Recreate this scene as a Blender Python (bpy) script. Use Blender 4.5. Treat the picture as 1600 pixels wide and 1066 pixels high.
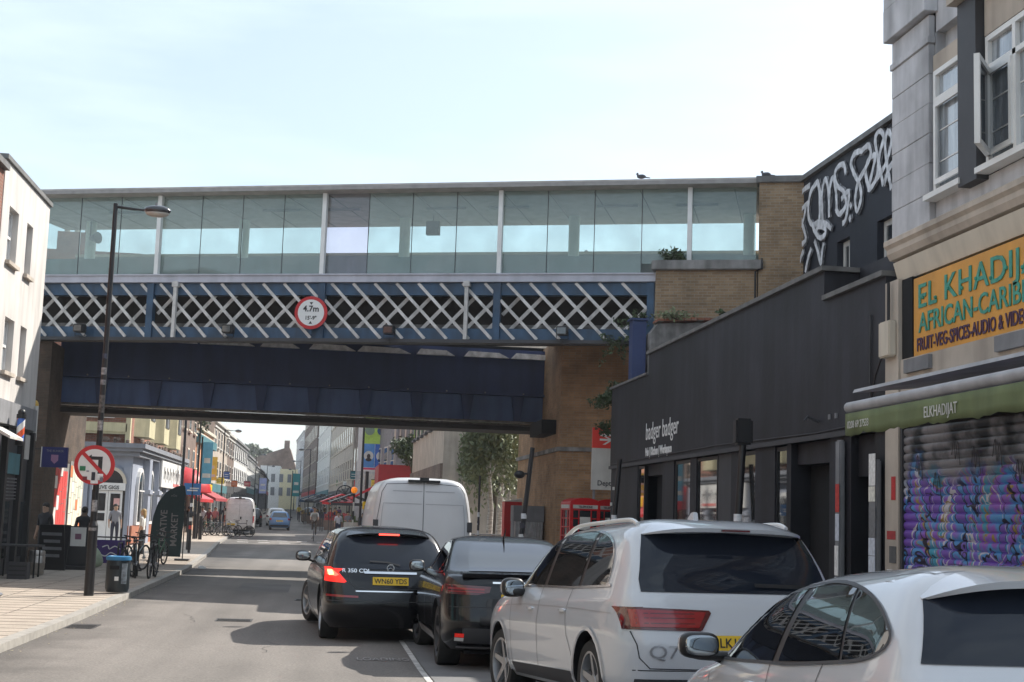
import bpy, bmesh, math, random
from math import sin, cos, pi, radians
from mathutils import Vector, Matrix
from mathutils.bvhtree import BVHTree
from mathutils.geometry import delaunay_2d_cdt
SC = bpy.context.scene
for o in list(bpy.data.objects): bpy.data.objects.remove(o)

# ---------------------------------------------------------------- camera
EYE = Vector((0, 0, 1.9)); FPX = 2200.0
YAW, PITCH, ROLL = 0.12823142, 0.12385169, 0.034
_fw = Vector((sin(YAW)*cos(PITCH), cos(YAW)*cos(PITCH), sin(PITCH)))
_rt = Vector((cos(YAW), -sin(YAW), 0)); _up = _rt.cross(_fw)
_r2 = _rt*cos(ROLL)+_up*sin(ROLL); _u2 = _up*cos(ROLL)-_rt*sin(ROLL)
cd = bpy.data.cameras.new('camera'); cam = bpy.data.objects.new('camera', cd); SC.collection.objects.link(cam)
cam.matrix_world = Matrix(((_r2.x, _u2.x, -_fw.x, 0), (_r2.y, _u2.y, -_fw.y, 0), (_r2.z, _u2.z, -_fw.z, 1.9), (0, 0, 0, 1)))
cd.sensor_width = 36; cd.lens = FPX/1600*36; cd.clip_end = 3000; cd.clip_start = .1
SC.camera = cam
def ray(x, y): return _fw+_r2*((x-800)/FPX)-_u2*((y-533)/FPX)
def on_x(x, y, X):                       # point of a wall plane X seen at a photograph pixel
    d = ray(x, y); return EYE+d*(X/d.x)

# ---------------------------------------------------------------- sky, sun, exposure
SUN = Vector((.92, .70, 1.0)).normalized()
ELEV = math.asin(SUN.z); AZ = math.atan2(SUN.x, SUN.y)
W = bpy.data.worlds.new('World'); SC.world = W; W.use_nodes = True
nt = W.node_tree; N = nt.nodes; bg = N['Background']
sky = N.new('ShaderNodeTexSky'); sky.sky_type = 'NISHITA'; sky.sun_disc = False
sky.sun_elevation = ELEV; sky.sun_rotation = AZ; sky.dust_density = 1.5; sky.air_density = 1.0; sky.ozone_density = 1.2
tc = N.new('ShaderNodeTexCoord'); mp = N.new('ShaderNodeMapping'); mp.inputs['Scale'].default_value = (1.0, 1.6, 5.5)
nz = N.new('ShaderNodeTexNoise'); nz.inputs['Scale'].default_value = 1.7; nz.inputs['Detail'].default_value = 7; nz.inputs['Roughness'].default_value = .55
cr = N.new('ShaderNodeValToRGB'); cr.color_ramp.elements[0].position = .38; cr.color_ramp.elements[1].position = .72
cr.color_ramp.elements[0].color = (.34, .34, .34, 1); cr.color_ramp.elements[1].color = (.88, .88, .88, 1)
mx = N.new('ShaderNodeMix'); mx.data_type = 'RGBA'; mx.inputs[7].default_value = (6.7, 7.7, 8.45, 1)
nt.links.new(tc.outputs['Generated'], mp.inputs[0]); nt.links.new(mp.outputs[0], nz.inputs['Vector'])
nt.links.new(nz.outputs['Fac'], cr.inputs[0]); nt.links.new(cr.outputs[0], mx.inputs[0])
nt.links.new(sky.outputs[0], mx.inputs[6]); nt.links.new(mx.outputs[2], bg.inputs[0])
bg.inputs[1].default_value = .092
sl = bpy.data.lights.new('sun', 'SUN'); so = bpy.data.objects.new('sun', sl); SC.collection.objects.link(so)
sl.energy = 4.0; sl.angle = radians(.6); sl.color = (1, .95, .87)
so.rotation_euler = SUN.to_track_quat('Z', 'Y').to_euler(); so.location = (30, 30, 60)
SC.view_settings.view_transform = 'Standard'; SC.view_settings.look = 'None'
SC.view_settings.exposure = .93; SC.view_settings.gamma = 1
SC.render.engine = 'CYCLES'

# ---------------------------------------------------------------- materials
def C(r, g, b):
    f = lambda c: (c/255/12.92) if c/255 <= .04045 else ((c/255+.055)/1.055)**2.4
    return (f(r), f(g), f(b), 1)
def M(name, col, rough=.6, var=.12, scale=3, bump=0, metal=0, stain=0, coat=0, emit=0, ior=1.5, stretch=(1, 1, 1), grain=0):
    m = bpy.data.materials.new(name); m.use_nodes = True; t = m.node_tree; n = t.nodes; b = n['Principled BSDF']
    if len(col) == 3: col = (*col, 1)
    b.inputs['Base Color'].default_value = col; b.inputs['Roughness'].default_value = rough
    b.inputs['Metallic'].default_value = metal; b.inputs['Coat Weight'].default_value = coat; b.inputs['IOR'].default_value = ior
    b.inputs['Coat Roughness'].default_value = .04
    if emit: b.inputs['Emission Color'].default_value = col; b.inputs['Emission Strength'].default_value = emit
    if var or bump or stain:
        c = n.new('ShaderNodeTexCoord'); s = n.new('ShaderNodeMapping'); s.inputs['Scale'].default_value = stretch
        z = n.new('ShaderNodeTexNoise'); z.inputs['Scale'].default_value = scale; z.inputs['Detail'].default_value = 6
        t.links.new(c.outputs['Object'], s.inputs[0]); t.links.new(s.outputs[0], z.inputs['Vector'])
        r = n.new('ShaderNodeMapRange'); r.inputs[1].default_value = .3; r.inputs[2].default_value = .7
        r.inputs[3].default_value = 1-var*1.5; r.inputs[4].default_value = 1+var*.8; t.links.new(z.outputs['Fac'], r.inputs[0])
        last = r.outputs[0]
        if grain:
            zg = n.new('ShaderNodeTexNoise'); zg.inputs['Scale'].default_value = 38; zg.inputs['Detail'].default_value = 3; t.links.new(c.outputs['Object'], zg.inputs['Vector'])
            rg_ = n.new('ShaderNodeMapRange'); rg_.inputs[1].default_value = .35; rg_.inputs[2].default_value = .65; rg_.inputs[3].default_value = 1-grain; rg_.inputs[4].default_value = 1+grain; t.links.new(zg.outputs['Fac'], rg_.inputs[0])
            mg = n.new('ShaderNodeMath'); mg.operation = 'MULTIPLY'; t.links.new(last, mg.inputs[0]); t.links.new(rg_.outputs[0], mg.inputs[1]); last = mg.outputs[0]
        if stain:
            s2 = n.new('ShaderNodeMapping'); s2.inputs['Scale'].default_value = (1, 1, .12)
            z2 = n.new('ShaderNodeTexNoise'); z2.inputs['Scale'].default_value = 3.5; z2.inputs['Detail'].default_value = 5
            t.links.new(c.outputs['Object'], s2.inputs[0]); t.links.new(s2.outputs[0], z2.inputs['Vector'])
            r2 = n.new('ShaderNodeMapRange'); r2.inputs[1].default_value = .42; r2.inputs[2].default_value = .68
            r2.inputs[3].default_value = 1; r2.inputs[4].default_value = 1-stain; t.links.new(z2.outputs['Fac'], r2.inputs[0])
            ml = n.new('ShaderNodeMath'); ml.operation = 'MULTIPLY'; t.links.new(last, ml.inputs[0]); t.links.new(r2.outputs[0], ml.inputs[1]); last = ml.outputs[0]
        v = n.new('ShaderNodeVectorMath'); v.operation = 'SCALE'; v.inputs[0].default_value = col[:3]; t.links.new(last, v.inputs['Scale'])
        t.links.new(v.outputs[0], b.inputs['Base Color'])
        if bump:
            z3 = n.new('ShaderNodeTexNoise'); z3.inputs['Scale'].default_value = scale*14; z3.inputs['Detail'].default_value = 4
            t.links.new(s.outputs[0], z3.inputs['Vector'])
            bp = n.new('ShaderNodeBump'); bp.inputs['Strength'].default_value = bump; bp.inputs['Distance'].default_value = .02
            t.links.new(z3.outputs['Fac'], bp.inputs['Height']); t.links.new(bp.outputs[0], b.inputs['Normal'])
    return m
def brick(name, c1, c2, mortar, bw=.225, bh=.075, stain=.3, rough=.9):
    m = bpy.data.materials.new(name); m.use_nodes = True; t = m.node_tree; n = t.nodes; b = n['Principled BSDF']
    c = n.new('ShaderNodeTexCoord'); sp = n.new('ShaderNodeSeparateXYZ'); ad = n.new('ShaderNodeMath'); cb = n.new('ShaderNodeCombineXYZ')
    t.links.new(c.outputs['Object'], sp.inputs[0]); t.links.new(sp.outputs[0], ad.inputs[0]); t.links.new(sp.outputs[1], ad.inputs[1])
    t.links.new(ad.outputs[0], cb.inputs[0]); t.links.new(sp.outputs[2], cb.inputs[1])
    k = n.new('ShaderNodeTexBrick'); k.inputs['Scale'].default_value = 1; k.inputs['Brick Width'].default_value = bw
    k.inputs['Row Height'].default_value = bh; k.inputs['Mortar Size'].default_value = .006; k.inputs['Color1'].default_value = (*c1[:3], 1)
    k.inputs['Color2'].default_value = (*c2[:3], 1); k.inputs['Mortar'].default_value = (*mortar[:3], 1); k.inputs['Bias'].default_value = 0
    t.links.new(cb.outputs[0], k.inputs['Vector'])
    z = n.new('ShaderNodeTexNoise'); z.inputs['Scale'].default_value = 1.1; z.inputs['Detail'].default_value = 8; z.inputs['Roughness'].default_value = .65
    t.links.new(c.outputs['Object'], z.inputs['Vector'])
    r = n.new('ShaderNodeMapRange'); r.inputs[1].default_value = .35; r.inputs[2].default_value = .65; r.inputs[3].default_value = 1-stain; r.inputs[4].default_value = 1.15
    t.links.new(z.outputs['Fac'], r.inputs[0]); v = n.new('ShaderNodeVectorMath'); v.operation = 'SCALE'
    t.links.new(k.outputs['Color'], v.inputs[0]); t.links.new(r.outputs[0], v.inputs['Scale']); t.links.new(v.outputs[0], b.inputs['Base Color'])
    bp = n.new('ShaderNodeBump'); bp.inputs['Strength'].default_value = .5; bp.inputs['Distance'].default_value = .01; bp.invert = True
    t.links.new(k.outputs['Fac'], bp.inputs['Height']); t.links.new(bp.outputs[0], b.inputs['Normal']); b.inputs['Roughness'].default_value = rough
    return m
def glass_clear(name, tint, gloss=.05, mixmin=.06):
    m = bpy.data.materials.new(name); m.use_nodes = True; t = m.node_tree; n = t.nodes; n.remove(n['Principled BSDF'])
    tr = n.new('ShaderNodeBsdfTransparent'); tr.inputs[0].default_value = (*tint, 1)
    gl = n.new('ShaderNodeBsdfGlossy'); gl.inputs['Roughness'].default_value = gloss; gl.inputs[0].default_value = (.9, .95, .95, 1)
    df = n.new('ShaderNodeBsdfDiffuse'); df.inputs[0].default_value = (.50, .53, .51, 1)
    fr = n.new('ShaderNodeFresnel'); fr.inputs[0].default_value = 1.5
    z = n.new('ShaderNodeTexNoise'); z.inputs['Scale'].default_value = .8; z.inputs['Detail'].default_value = 5
    c = n.new('ShaderNodeTexCoord'); t.links.new(c.outputs['Object'], z.inputs['Vector'])
    r = n.new('ShaderNodeMapRange'); r.inputs[1].default_value = .3; r.inputs[2].default_value = .8; r.inputs[3].default_value = mixmin; r.inputs[4].default_value = mixmin*2.6
    t.links.new(z.outputs['Fac'], r.inputs[0])
    m1 = n.new('ShaderNodeMixShader'); m2 = n.new('ShaderNodeMixShader')
    t.links.new(r.outputs[0], m1.inputs[0]); t.links.new(tr.outputs[0], m1.inputs[1]); t.links.new(df.outputs[0], m1.inputs[2])
    t.links.new(fr.outputs[0], m2.inputs[0]); t.links.new(m1.outputs[0], m2.inputs[1]); t.links.new(gl.outputs[0], m2.inputs[2])
    t.links.new(m2.outputs[0], n['Material Output'].inputs[0])
    return m
K = {}
def mats():
    K['asphalt'] = M('worn asphalt', (.178, .160, .144), .85, .22, .30, bump=.35, stretch=(1.6, .45, 1), grain=.22)
    m = K['asphalt']; t = m.node_tree; n = t.nodes; p = n['Principled BSDF']; src = p.inputs['Base Color'].links[0].from_socket   # tyre tracks and gutter dirt
    c = n.new('ShaderNodeTexCoord'); s = n.new('ShaderNodeMapping'); s.inputs['Scale'].default_value = (1.3, .02, 1); z = n.new('ShaderNodeTexNoise'); z.inputs['Scale'].default_value = 1.2; z.inputs['Detail'].default_value = 4
    t.links.new(c.outputs['Object'], s.inputs[0]); t.links.new(s.outputs[0], z.inputs['Vector']); r = n.new('ShaderNodeMapRange'); r.inputs[1].default_value = .35; r.inputs[2].default_value = .65; r.inputs[3].default_value = .84; r.inputs[4].default_value = 1.1; t.links.new(z.outputs['Fac'], r.inputs[0])
    sp = n.new('ShaderNodeSeparateXYZ'); t.links.new(c.outputs['Object'], sp.inputs[0]); z2 = n.new('ShaderNodeTexNoise'); z2.inputs['Scale'].default_value = .9; z2.inputs['Detail'].default_value = 5; t.links.new(c.outputs['Object'], z2.inputs['Vector'])
    ad = n.new('ShaderNodeMath'); ad.operation = 'MULTIPLY_ADD'; ad.inputs[1].default_value = 2.6; t.links.new(z2.outputs['Fac'], ad.inputs[0]); t.links.new(sp.outputs[0], ad.inputs[2])
    r2 = n.new('ShaderNodeMapRange'); r2.inputs[1].default_value = -2.5; r2.inputs[2].default_value = -1.4; r2.inputs[3].default_value = .62; r2.inputs[4].default_value = 1; t.links.new(ad.outputs[0], r2.inputs[0])
    ml = n.new('ShaderNodeMath'); ml.operation = 'MULTIPLY'; t.links.new(r.outputs[0], ml.inputs[0]); t.links.new(r2.outputs[0], ml.inputs[1]); v = n.new('ShaderNodeVectorMath'); v.operation = 'SCALE'; t.links.new(src, v.inputs[0]); t.links.new(ml.outputs[0], v.inputs['Scale']); t.links.new(v.outputs[0], p.inputs['Base Color'])
    K['asphalt2'] = M('patched asphalt', (.135, .125, .118), .85, .15, .9, bump=.25)
    K['bay'] = M('parking bay asphalt', (.17, .165, .165), .85, .15, 1.1, bump=.2)
    K['kerb'] = M('granite kerb', (.33, .31, .28), .8, .15, 6, bump=.1)
    K['paint'] = M('road marking paint', (.55, .53, .5), .7, .3, 9)
    K['white'] = M('white paint', (.75, .74, .72), .5, .05, 3)
    K['offwhite'] = M('off white paint', (.60, .58, .54), .6, .08, 3, stain=.15)
    K['bridgewhite'] = M('flaking white bridge paint', (.70, .67, .64), .6, .18, 5, stain=.3)
    K['lavender'] = M('pale grey fascia paint', (.50, .50, .56), .6, .08, 3, stain=.15)
    K['blue'] = M('bridge blue paint', C(46, 80, 110), .5, .25, 2.2, stain=.4)
    K['darkblue'] = M('dark blue girder paint', C(80, 102, 148), .55, .12, 1.2, stain=.25)
    K['navy'] = M('navy girder paint', C(50, 65, 106), .6, .12, 1.2, stain=.2)
    K['black'] = M('black paint', (.012, .012, .014), .45, .1, 4)
    K['blackwall'] = M('charcoal painted render', (.0115, .0115, .016), .62, .4, .7, bump=.12, stain=-.9)
    K['blackwall2'] = M('dark slate painted render', (.020, .022, .032), .7, .14, 1.5, bump=.08, stain=.2)
    K['darkgrey'] = M('dark grey', (.05, .05, .055), .6, .1, 3)
    K['grey'] = M('mid grey', (.22, .22, .23), .7, .12, 3, stain=.2)
    K['steel'] = M('galvanised steel', (.45, .45, .46), .35, .15, 5, metal=.8)
    K['chrome'] = M('chrome', (.75, .75, .77), .12, 0, metal=1)
    K['rubber'] = M('rubber', (.018, .018, .018), .8, .1, 9)
    K['lead'] = M('lead coping', (.16, .155, .15), .7, .2, 4, stain=.3)
    K['concrete'] = M('stained concrete', (.27, .26, .25), .9, .25, 2.2, bump=.2, stain=.35)
    K['plaster'] = M('peeling grey plaster', (.26, .25, .24), .9, .4, 2.4, bump=.3, stain=.45)
    K['cream'] = M('cream painted render', (.62, .55, .45), .8, .08, 1.2, stain=.18)
    K['creamd'] = M('dirty cream render', (.50, .43, .36), .8, .14, 1.4, stain=.25)
    K['greystone'] = M('grey painted stone', (.54, .54, .56), .75, .16, 2.2, bump=.1, stain=.35)
    K['teal'] = M('faded teal paint', C(70, 120, 128), .6, .15, 2)
    K['greenfab'] = M('green awning canvas', C(112, 122, 84), .85, .15, 3, stain=.2)
    K['awningtop'] = M('grey awning cover', (.40, .39, .40), .55, .12, 3, stain=.2)
    K['sign'] = M('orange sign board', C(214, 152, 62), .55, .10, 2, stain=.12)
    K['tealtext'] = M('teal lettering', C(58, 146, 126), .5, .2, 12)
    K['purpletext'] = M('dark purple lettering', C(70, 40, 70), .5, .05)
    K['redpaint'] = M('red enamel', C(190, 28, 34), .4, .08, 4)
    K['brickb'] = brick('london stock brick', (.34, .235, .14), (.25, .165, .095), (.30, .26, .21))
    K['brickd'] = brick('sooty stock brick', (.25, .155, .09), (.18, .105, .06), (.2, .16, .12), stain=.45)
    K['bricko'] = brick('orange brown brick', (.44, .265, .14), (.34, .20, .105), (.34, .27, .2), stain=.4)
    K['brickshade'] = brick('shade darkened brick', (.10, .065, .045), (.07, .045, .03), (.08, .065, .05), stain=.5)  # bridge shade on the left abutment, put into the brick colour
    K['brickr'] = brick('red brick', (.34, .13, .08), (.26, .10, .06), (.3, .26, .22))
    K['brickbr'] = brick('brown brick', (.20, .14, .11), (.16, .11, .085), (.22, .19, .17))
    K['slate'] = M('slate roof', (.075, .072, .08), .7, .2, 6)
    K['winglass'] = M('window glass', (.03, .035, .04), .06, 0, ior=1.9)
    K['carglass'] = M('tinted car glass', (.008, .009, .011), .015, 0, ior=2.0)
    K['rearglass'] = M('tinted rear glass', (.016, .020, .030), .03, 0, ior=1.42)
    K['curtainpane'] = M('pane with net curtain', (.30, .33, .36), .12, .35, 3, coat=1, ior=1.8, stretch=(1, 4, .4))
    K['shopglass'] = M('mirrored shop glass', (.02, .022, .024), .03, 0, ior=2.6)
    K['void'] = M('dark opening', (.006, .006, .007), .9, 0)
    K['bridgeglass'] = glass_clear('tinted bridge glass', (.88, .985, .97), mixmin=.14)
    K['bridgeglass2'] = glass_clear('pinkish replacement glass', (.90, .88, .93))
    K['leaf'] = M('leaf', (.055, .085, .03), .6, .35, 5); K['leaf2'] = M('pale leaf', (.17, .20, .10), .6, .3, 5)
    K['birch'] = M('birch bark', (.42, .40, .37), .8, .35, 7, stretch=(1, 1, 4)); K['bark'] = M('bark', (.09, .07, .05), .9, .3, 6)
    K['yellow'] = M('yellow', C(238, 190, 30), .5, .05); K['lime'] = M('lime board', C(208, 220, 40), .5, .05)
    K['plate'] = M('yellow number plate', C(232, 190, 40), .4, 0)
    K['orange'] = M('amber globe', C(255, 140, 20), .3, 0, emit=.25)
    K['skin'] = M('skin', (.42, .26, .18), .6, .05); K['skind'] = M('dark skin', (.12, .07, .045), .6, .05)
    K['hair'] = M('dark hair', (.02, .015, .012), .7, .1); K['blond'] = M('fair hair', (.42, .28, .12), .7, .1)
    K['aluminium'] = M('brushed keg metal', (.42, .39, .36), .4, .15, 6, metal=.9)
_tm = {}
def T(name, *a, **k):
    if name not in _tm: _tm[name] = M(name, *a, **k)
    return _tm[name]

# ---------------------------------------------------------------- mesh building
class B:
    def __init__(s): s.v = []; s.f = []; s.m = []; s.mi = 0; s.X = None
    def mat(s, i): s.mi = i; return s
    def _a(s, vs, fs):
        n = len(s.v)
        if s.X is not None: vs = [s.X @ Vector(q) for q in vs]
        s.v += [tuple(q) for q in vs]
        for f in fs: s.f.append([n+i for i in f]); s.m.append(s.mi)
        return s
    def box(s, x0, x1, y0, y1, z0, z1):
        x0, x1 = min(x0, x1), max(x0, x1); y0, y1 = min(y0, y1), max(y0, y1); z0, z1 = min(z0, z1), max(z0, z1)
        return s._a([(x0, y0, z0), (x1, y0, z0), (x1, y1, z0), (x0, y1, z0), (x0, y0, z1), (x1, y0, z1), (x1, y1, z1), (x0, y1, z1)],
                    [(3, 2, 1, 0), (4, 5, 6, 7), (0, 1, 5, 4), (1, 2, 6, 5), (2, 3, 7, 6), (3, 0, 4, 7)])
    def poly(s, pts): return s._a(pts, [tuple(range(len(pts)))])
    def prism(s, pts, ax, a, b):                    # 2-D outline extruded along axis 0/1/2
        n = len(pts)
        def P(p, h): q = list(p); q.insert(ax, h); return tuple(q)
        ar = sum(pts[i][0]*pts[(i+1) % n][1]-pts[(i+1) % n][0]*pts[i][1] for i in range(n))
        if (ar > 0) == (ax == 1): pts = pts[::-1]
        a, b = min(a, b), max(a, b)
        return s._a([P(p, a) for p in pts]+[P(p, b) for p in pts],
                    [tuple(range(n))[::-1], tuple(range(n, 2*n))]+[(i, (i+1) % n, n+(i+1) % n, n+i) for i in range(n)])
    def cyl(s, p0, p1, r0, r1=None, n=12, cap=True):
        r1 = r0 if r1 is None else r1; p0 = Vector(p0); p1 = Vector(p1); d = (p1-p0).normalized()
        a = d.orthogonal().normalized(); b = d.cross(a)
        v = [p0+(a*cos(2*pi*i/n)+b*sin(2*pi*i/n))*r0 for i in range(n)]+[p1+(a*cos(2*pi*i/n)+b*sin(2*pi*i/n))*r1 for i in range(n)]
        f = [(i, (i+1) % n, n+(i+1) % n, n+i) for i in range(n)]
        if cap: f += [tuple(range(n))[::-1], tuple(range(n, 2*n))]
        return s._a(v, f)
    def tube(s, pts, r, n=8):
        pts = [Vector(p) for p in pts]; rr = r if isinstance(r, (list, tuple)) else [r]*len(pts); v = []; f = []
        a = None
        for i, p in enumerate(pts):
            d = (pts[min(i+1, len(pts)-1)]-pts[max(i-1, 0)]).normalized()
            a = d.orthogonal().normalized() if a is None else (a-d*a.dot(d)).normalized()
            b = d.cross(a)
            v += [p+(a*cos(2*pi*k/n)+b*sin(2*pi*k/n))*rr[i] for k in range(n)]
        for i in range(len(pts)-1):
            f += [(i*n+k, i*n+(k+1) % n, (i+1)*n+(k+1) % n, (i+1)*n+k) for k in range(n)]
        f += [tuple(range(n))[::-1], tuple(range((len(pts)-1)*n, len(pts)*n))]
        return s._a(v, f)
    def lathe(s, prof, c=(0, 0, 0), n=20, ax=2):
        v = []; f = []; m = len(prof)
        for k in range(n):
            t = 2*pi*k/n
            for r, h in prof:
                q = (r*cos(t), r*sin(t), h) if ax == 2 else ((h, r*cos(t), r*sin(t)) if ax == 0 else (r*sin(t), h, r*cos(t)))
                v.append((c[0]+q[0], c[1]+q[1], c[2]+q[2]))
        for k in range(n):
            for i in range(m-1): f.append((k*m+i, ((k+1) % n)*m+i, ((k+1) % n)*m+i+1, k*m+i+1))
        return s._a(v, f)
    def ball(s, c, r, n=12, e=1.0):
        rx, ry, rz = (r, r, r) if not isinstance(r, tuple) else r; v = []; f = []; h = n//2
        sg = lambda q: math.copysign(abs(q)**e, q)
        for i in range(h+1):
            ph = -pi/2+pi*i/h
            for k in range(n): t = 2*pi*k/n; v.append((c[0]+rx*sg(cos(ph))*sg(cos(t)), c[1]+ry*sg(cos(ph))*sg(sin(t)), c[2]+rz*sg(sin(ph))))
        for i in range(h):
            for k in range(n): f.append((i*n+k, i*n+(k+1) % n, (i+1)*n+(k+1) % n, (i+1)*n+k))
        return s._a(v, f)
    def build(s, name, mat, parent=None, smooth=False, label=None, off=None, bevel=0):
        me = bpy.data.meshes.new(name); me.from_pydata(s.v, [], s.f); me.update()
        if off: me.transform(Matrix.Translation(-Vector(off)))
        if bevel:
            bm = bmesh.new(); bm.from_mesh(me)
            bmesh.ops.bevel(bm, geom=bm.edges[:], offset=bevel, segments=2, affect='EDGES', clamp_overlap=True); bm.to_mesh(me); bm.free()
        ms = mat if isinstance(mat, (list, tuple)) else [mat]
        for q in ms: me.materials.append(K[q] if isinstance(q, str) else q)
        if len(ms) > 1 and not bevel: me.polygons.foreach_set('material_index', s.m)
        if smooth: me.shade_smooth(); me.set_sharp_from_angle(angle=radians(40))
        o = bpy.data.objects.new(name, me); SC.collection.objects.link(o)
        if parent: o.parent = parent
        if label: o['label'] = label
        return o
def tag(o, label, cat, group=None, kind=None):
    if label: o['label'] = label
    if cat: o['category'] = cat
    if group: o['group'] = group
    if kind: o['kind'] = kind
    return o
def thing(name, label, cat, group=None):
    o = bpy.data.objects.new(name, None); SC.collection.objects.link(o); o.empty_display_size = .3
    return tag(o, label, cat, group)
def place(o, x, y, z=0, rz=0, rx=0, ry=0, s=1):
    o.location = (x, y, z); o.rotation_euler = (rx, ry, rz); o.scale = (s, s, s); return o
def rebase(o, x, y, z=0):                          # children were modelled in world space: move the thing's origin to its base
    def go(c):
        for ch in c.children:
            if ch.type == 'MESH': ch.data.transform(Matrix.Translation((-x, -y, -z)))
            go(ch)
    go(o)
    if o.type == 'MESH': o.data.transform(Matrix.Translation((-x, -y, -z)))
    o.location = (x, y, z); return o
def kids(o): return list(o.children)
def dup(o, parent=None, label=None):
    c = o.copy(); SC.collection.objects.link(c)
    if parent: c.parent = parent
    if label: c['label'] = label
    for ch in kids(o): dup(ch, c)
    return c
def struct(name, b, mat): o = b.build(name, mat); o['kind'] = 'structure'; return o
def text(s, size, mat, parent, org, right, up, name='lettering', ext=.004, sx=1, off=0, sp=1, shear=0, align='LEFT'):
    cu = bpy.data.curves.new('t', 'FONT'); cu.body = s; cu.size = size; cu.extrude = ext; cu.offset = off; cu.space_character = sp; cu.shear = shear
    cu.align_x = align; cu.resolution_u = 3
    o = bpy.data.objects.new('t', cu); SC.collection.objects.link(o); dg = bpy.context.evaluated_depsgraph_get(); dg.update()
    me = bpy.data.meshes.new_from_object(o.evaluated_get(dg)); bpy.data.objects.remove(o)
    r = Vector(right).normalized(); u = Vector(up).normalized(); n = r.cross(u)
    X = Matrix(((r.x*sx, u.x, n.x, org[0]), (r.y*sx, u.y, n.y, org[1]), (r.z*sx, u.z, n.z, org[2]), (0, 0, 0, 1)))
    me.transform(X); me.materials.clear(); me.materials.append(K[mat] if isinstance(mat, str) else mat)
    ob = bpy.data.objects.new(name, me); SC.collection.objects.link(ob); ob.parent = parent
    return ob
def smoothline(p, k=6):
    out = []
    for i in range(len(p)-1):
        a = p[max(i-1, 0)]; b = p[i]; c = p[i+1]; d = p[min(i+2, len(p)-1)]
        for j in range(k):
            t = j/k
            out.append(tuple(.5*((2*b[m])+(-a[m]+c[m])*t+(2*a[m]-5*b[m]+4*c[m]-d[m])*t*t+(-a[m]+3*b[m]-3*c[m]+d[m])*t**3) for m in range(len(b))))
    out.append(tuple(p[-1])); return out
def ribbon(b, pts, w, n, th=.004):                 # paint stroke lying on a wall; n = wall normal
    n = Vector(n).normalized(); pts = [Vector(p) for p in pts]; L = []; R_ = []
    for i, p in enumerate(pts):
        d = (pts[min(i+1, len(pts)-1)]-pts[max(i-1, 0)]); d = d.normalized() if d.length > 1e-6 else Vector((0, 0, 1))
        sd = d.cross(n).normalized()*w/2*(.8+.35*random.random()); q = th+i*.00035; L.append(p+sd+n*q); R_.append(p-sd+n*q)
    v = L+R_; k = len(pts)
    b._a(v, [(i, i+1, k+i+1, k+i) for i in range(k-1)])
def ground_z(y):
    pts = [(-40, .6), (3, .46), (5, .36), (9, .27), (12, .17), (17, .06), (24, 0), (88, 0), (400, 2.6), (900, 5)]
    for (a, za), (c, zc) in zip(pts, pts[1:]):
        if y <= c: return za+(zc-za)*(y-a)/(c-a)
    return 5
mats(); random.seed(7)
# ================================================================ ground, road, pavements
def strip(name, mat, left, right, dz, ys, thick=None):
    b = B(); L = []; R_ = []
    for y in ys: L.append((left(y), y, ground_z(y)+dz)); R_.append((right(y), y, ground_z(y)+dz))
    n = len(ys); v = L+R_; f = [(i, n+i, n+i+1, i+1) for i in range(n-1)]
    if thick:
        v += [(x, y, z-thick) for x, y, z in L]+[(x, y, z-thick) for x, y, z in R_]
        f += [(i, i+1, 2*n+i+1, 2*n+i) for i in range(n-1)]+[(n+i, 3*n+i, 3*n+i+1, n+i+1) for i in range(n-1)]+[(0, 2*n, 3*n, n), (n-1, 2*n-1, 4*n-1, 3*n-1)]
    b._a(v, f); return struct(name, b, mat)
def lin(pts):
    def g(y):
        for (a, va), (c, vc) in zip(pts, pts[1:]):
            if y <= c: return va+(vc-va)*(y-a)/(c-a)
        return pts[-1][1]
    return g
YS = [-40, -10, 0, 3, 5, 7, 9, 12, 17, 20, 24, 30, 36, 42, 46, 50, 56, 64, 74, 88, 100, 120, 140, 170, 200, 250, 300, 350, 400]
KL = lin([(-40, -3.75), (42, -3.8), (56, -4.3), (80, -5.45), (120, -6.3), (200, -7.0), (300, -9.5), (400, -14)])
KR = lin([(-40, 3.35), (38, 3.35), (46, 2.6), (60, 1.7), (90, 1.4), (120, .6), (200, -2.2), (300, -6), (400, -11)])
b = B(); n = len(YS2 := YS+[900]); b._a([(-500, y, ground_z(y)-.06) for y in YS2]+[(500, y, ground_z(y)-.06) for y in YS2], [(i, n+i, n+i+1, i+1) for i in range(n-1)])
struct('ground', b, 'asphalt2')
strip('road', 'asphalt', KL, KR, 0, YS)
strip('parking_bay', 'bay', lambda y: 1.28, KR, .012, [-40, 0, 3, 5, 9, 12, 17, 21.2])
strip('bay_edge_line', 'paint', lambda y: 1.2, lambda y: 1.27, .006, [0, 3, 5, 9, 12, 17, 21.2])
strip('bay_end_line', 'paint', lambda y: 1.27, lambda y: 1.75, .017, [21.08, 21.2])
strip('pavement_left', M('concrete paving slabs', (.40, .34, .28), .85, .14, 1.3, bump=.15, grain=.12), lambda y: -30, lambda y: KL(y)-.18, .10, YS)
strip('kerb_left', 'kerb', lambda y: KL(y)-.18, KL, .105, YS, .13)
strip('pavement_right', K['kerb'] and M('right paving slabs', (.30, .28, .26), .85, .12, 1.3, bump=.15), lambda y: KR(y)+.18, lambda y: 30, .10, YS)
strip('kerb_right', 'kerb', KR, lambda y: KR(y)+.18, .105, YS, .13)
for nm, x0, x1, y0, y1 in (('road_patch', -1.9, -.7, 33, 36.5), ('road_patch', -.3, .9, 52, 53.2)):
    strip(nm, 'asphalt2', lambda y, q=x0: q, lambda y, q=x1: q, .004, [y0, y1])
rc_ = random.Random(19)
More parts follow.
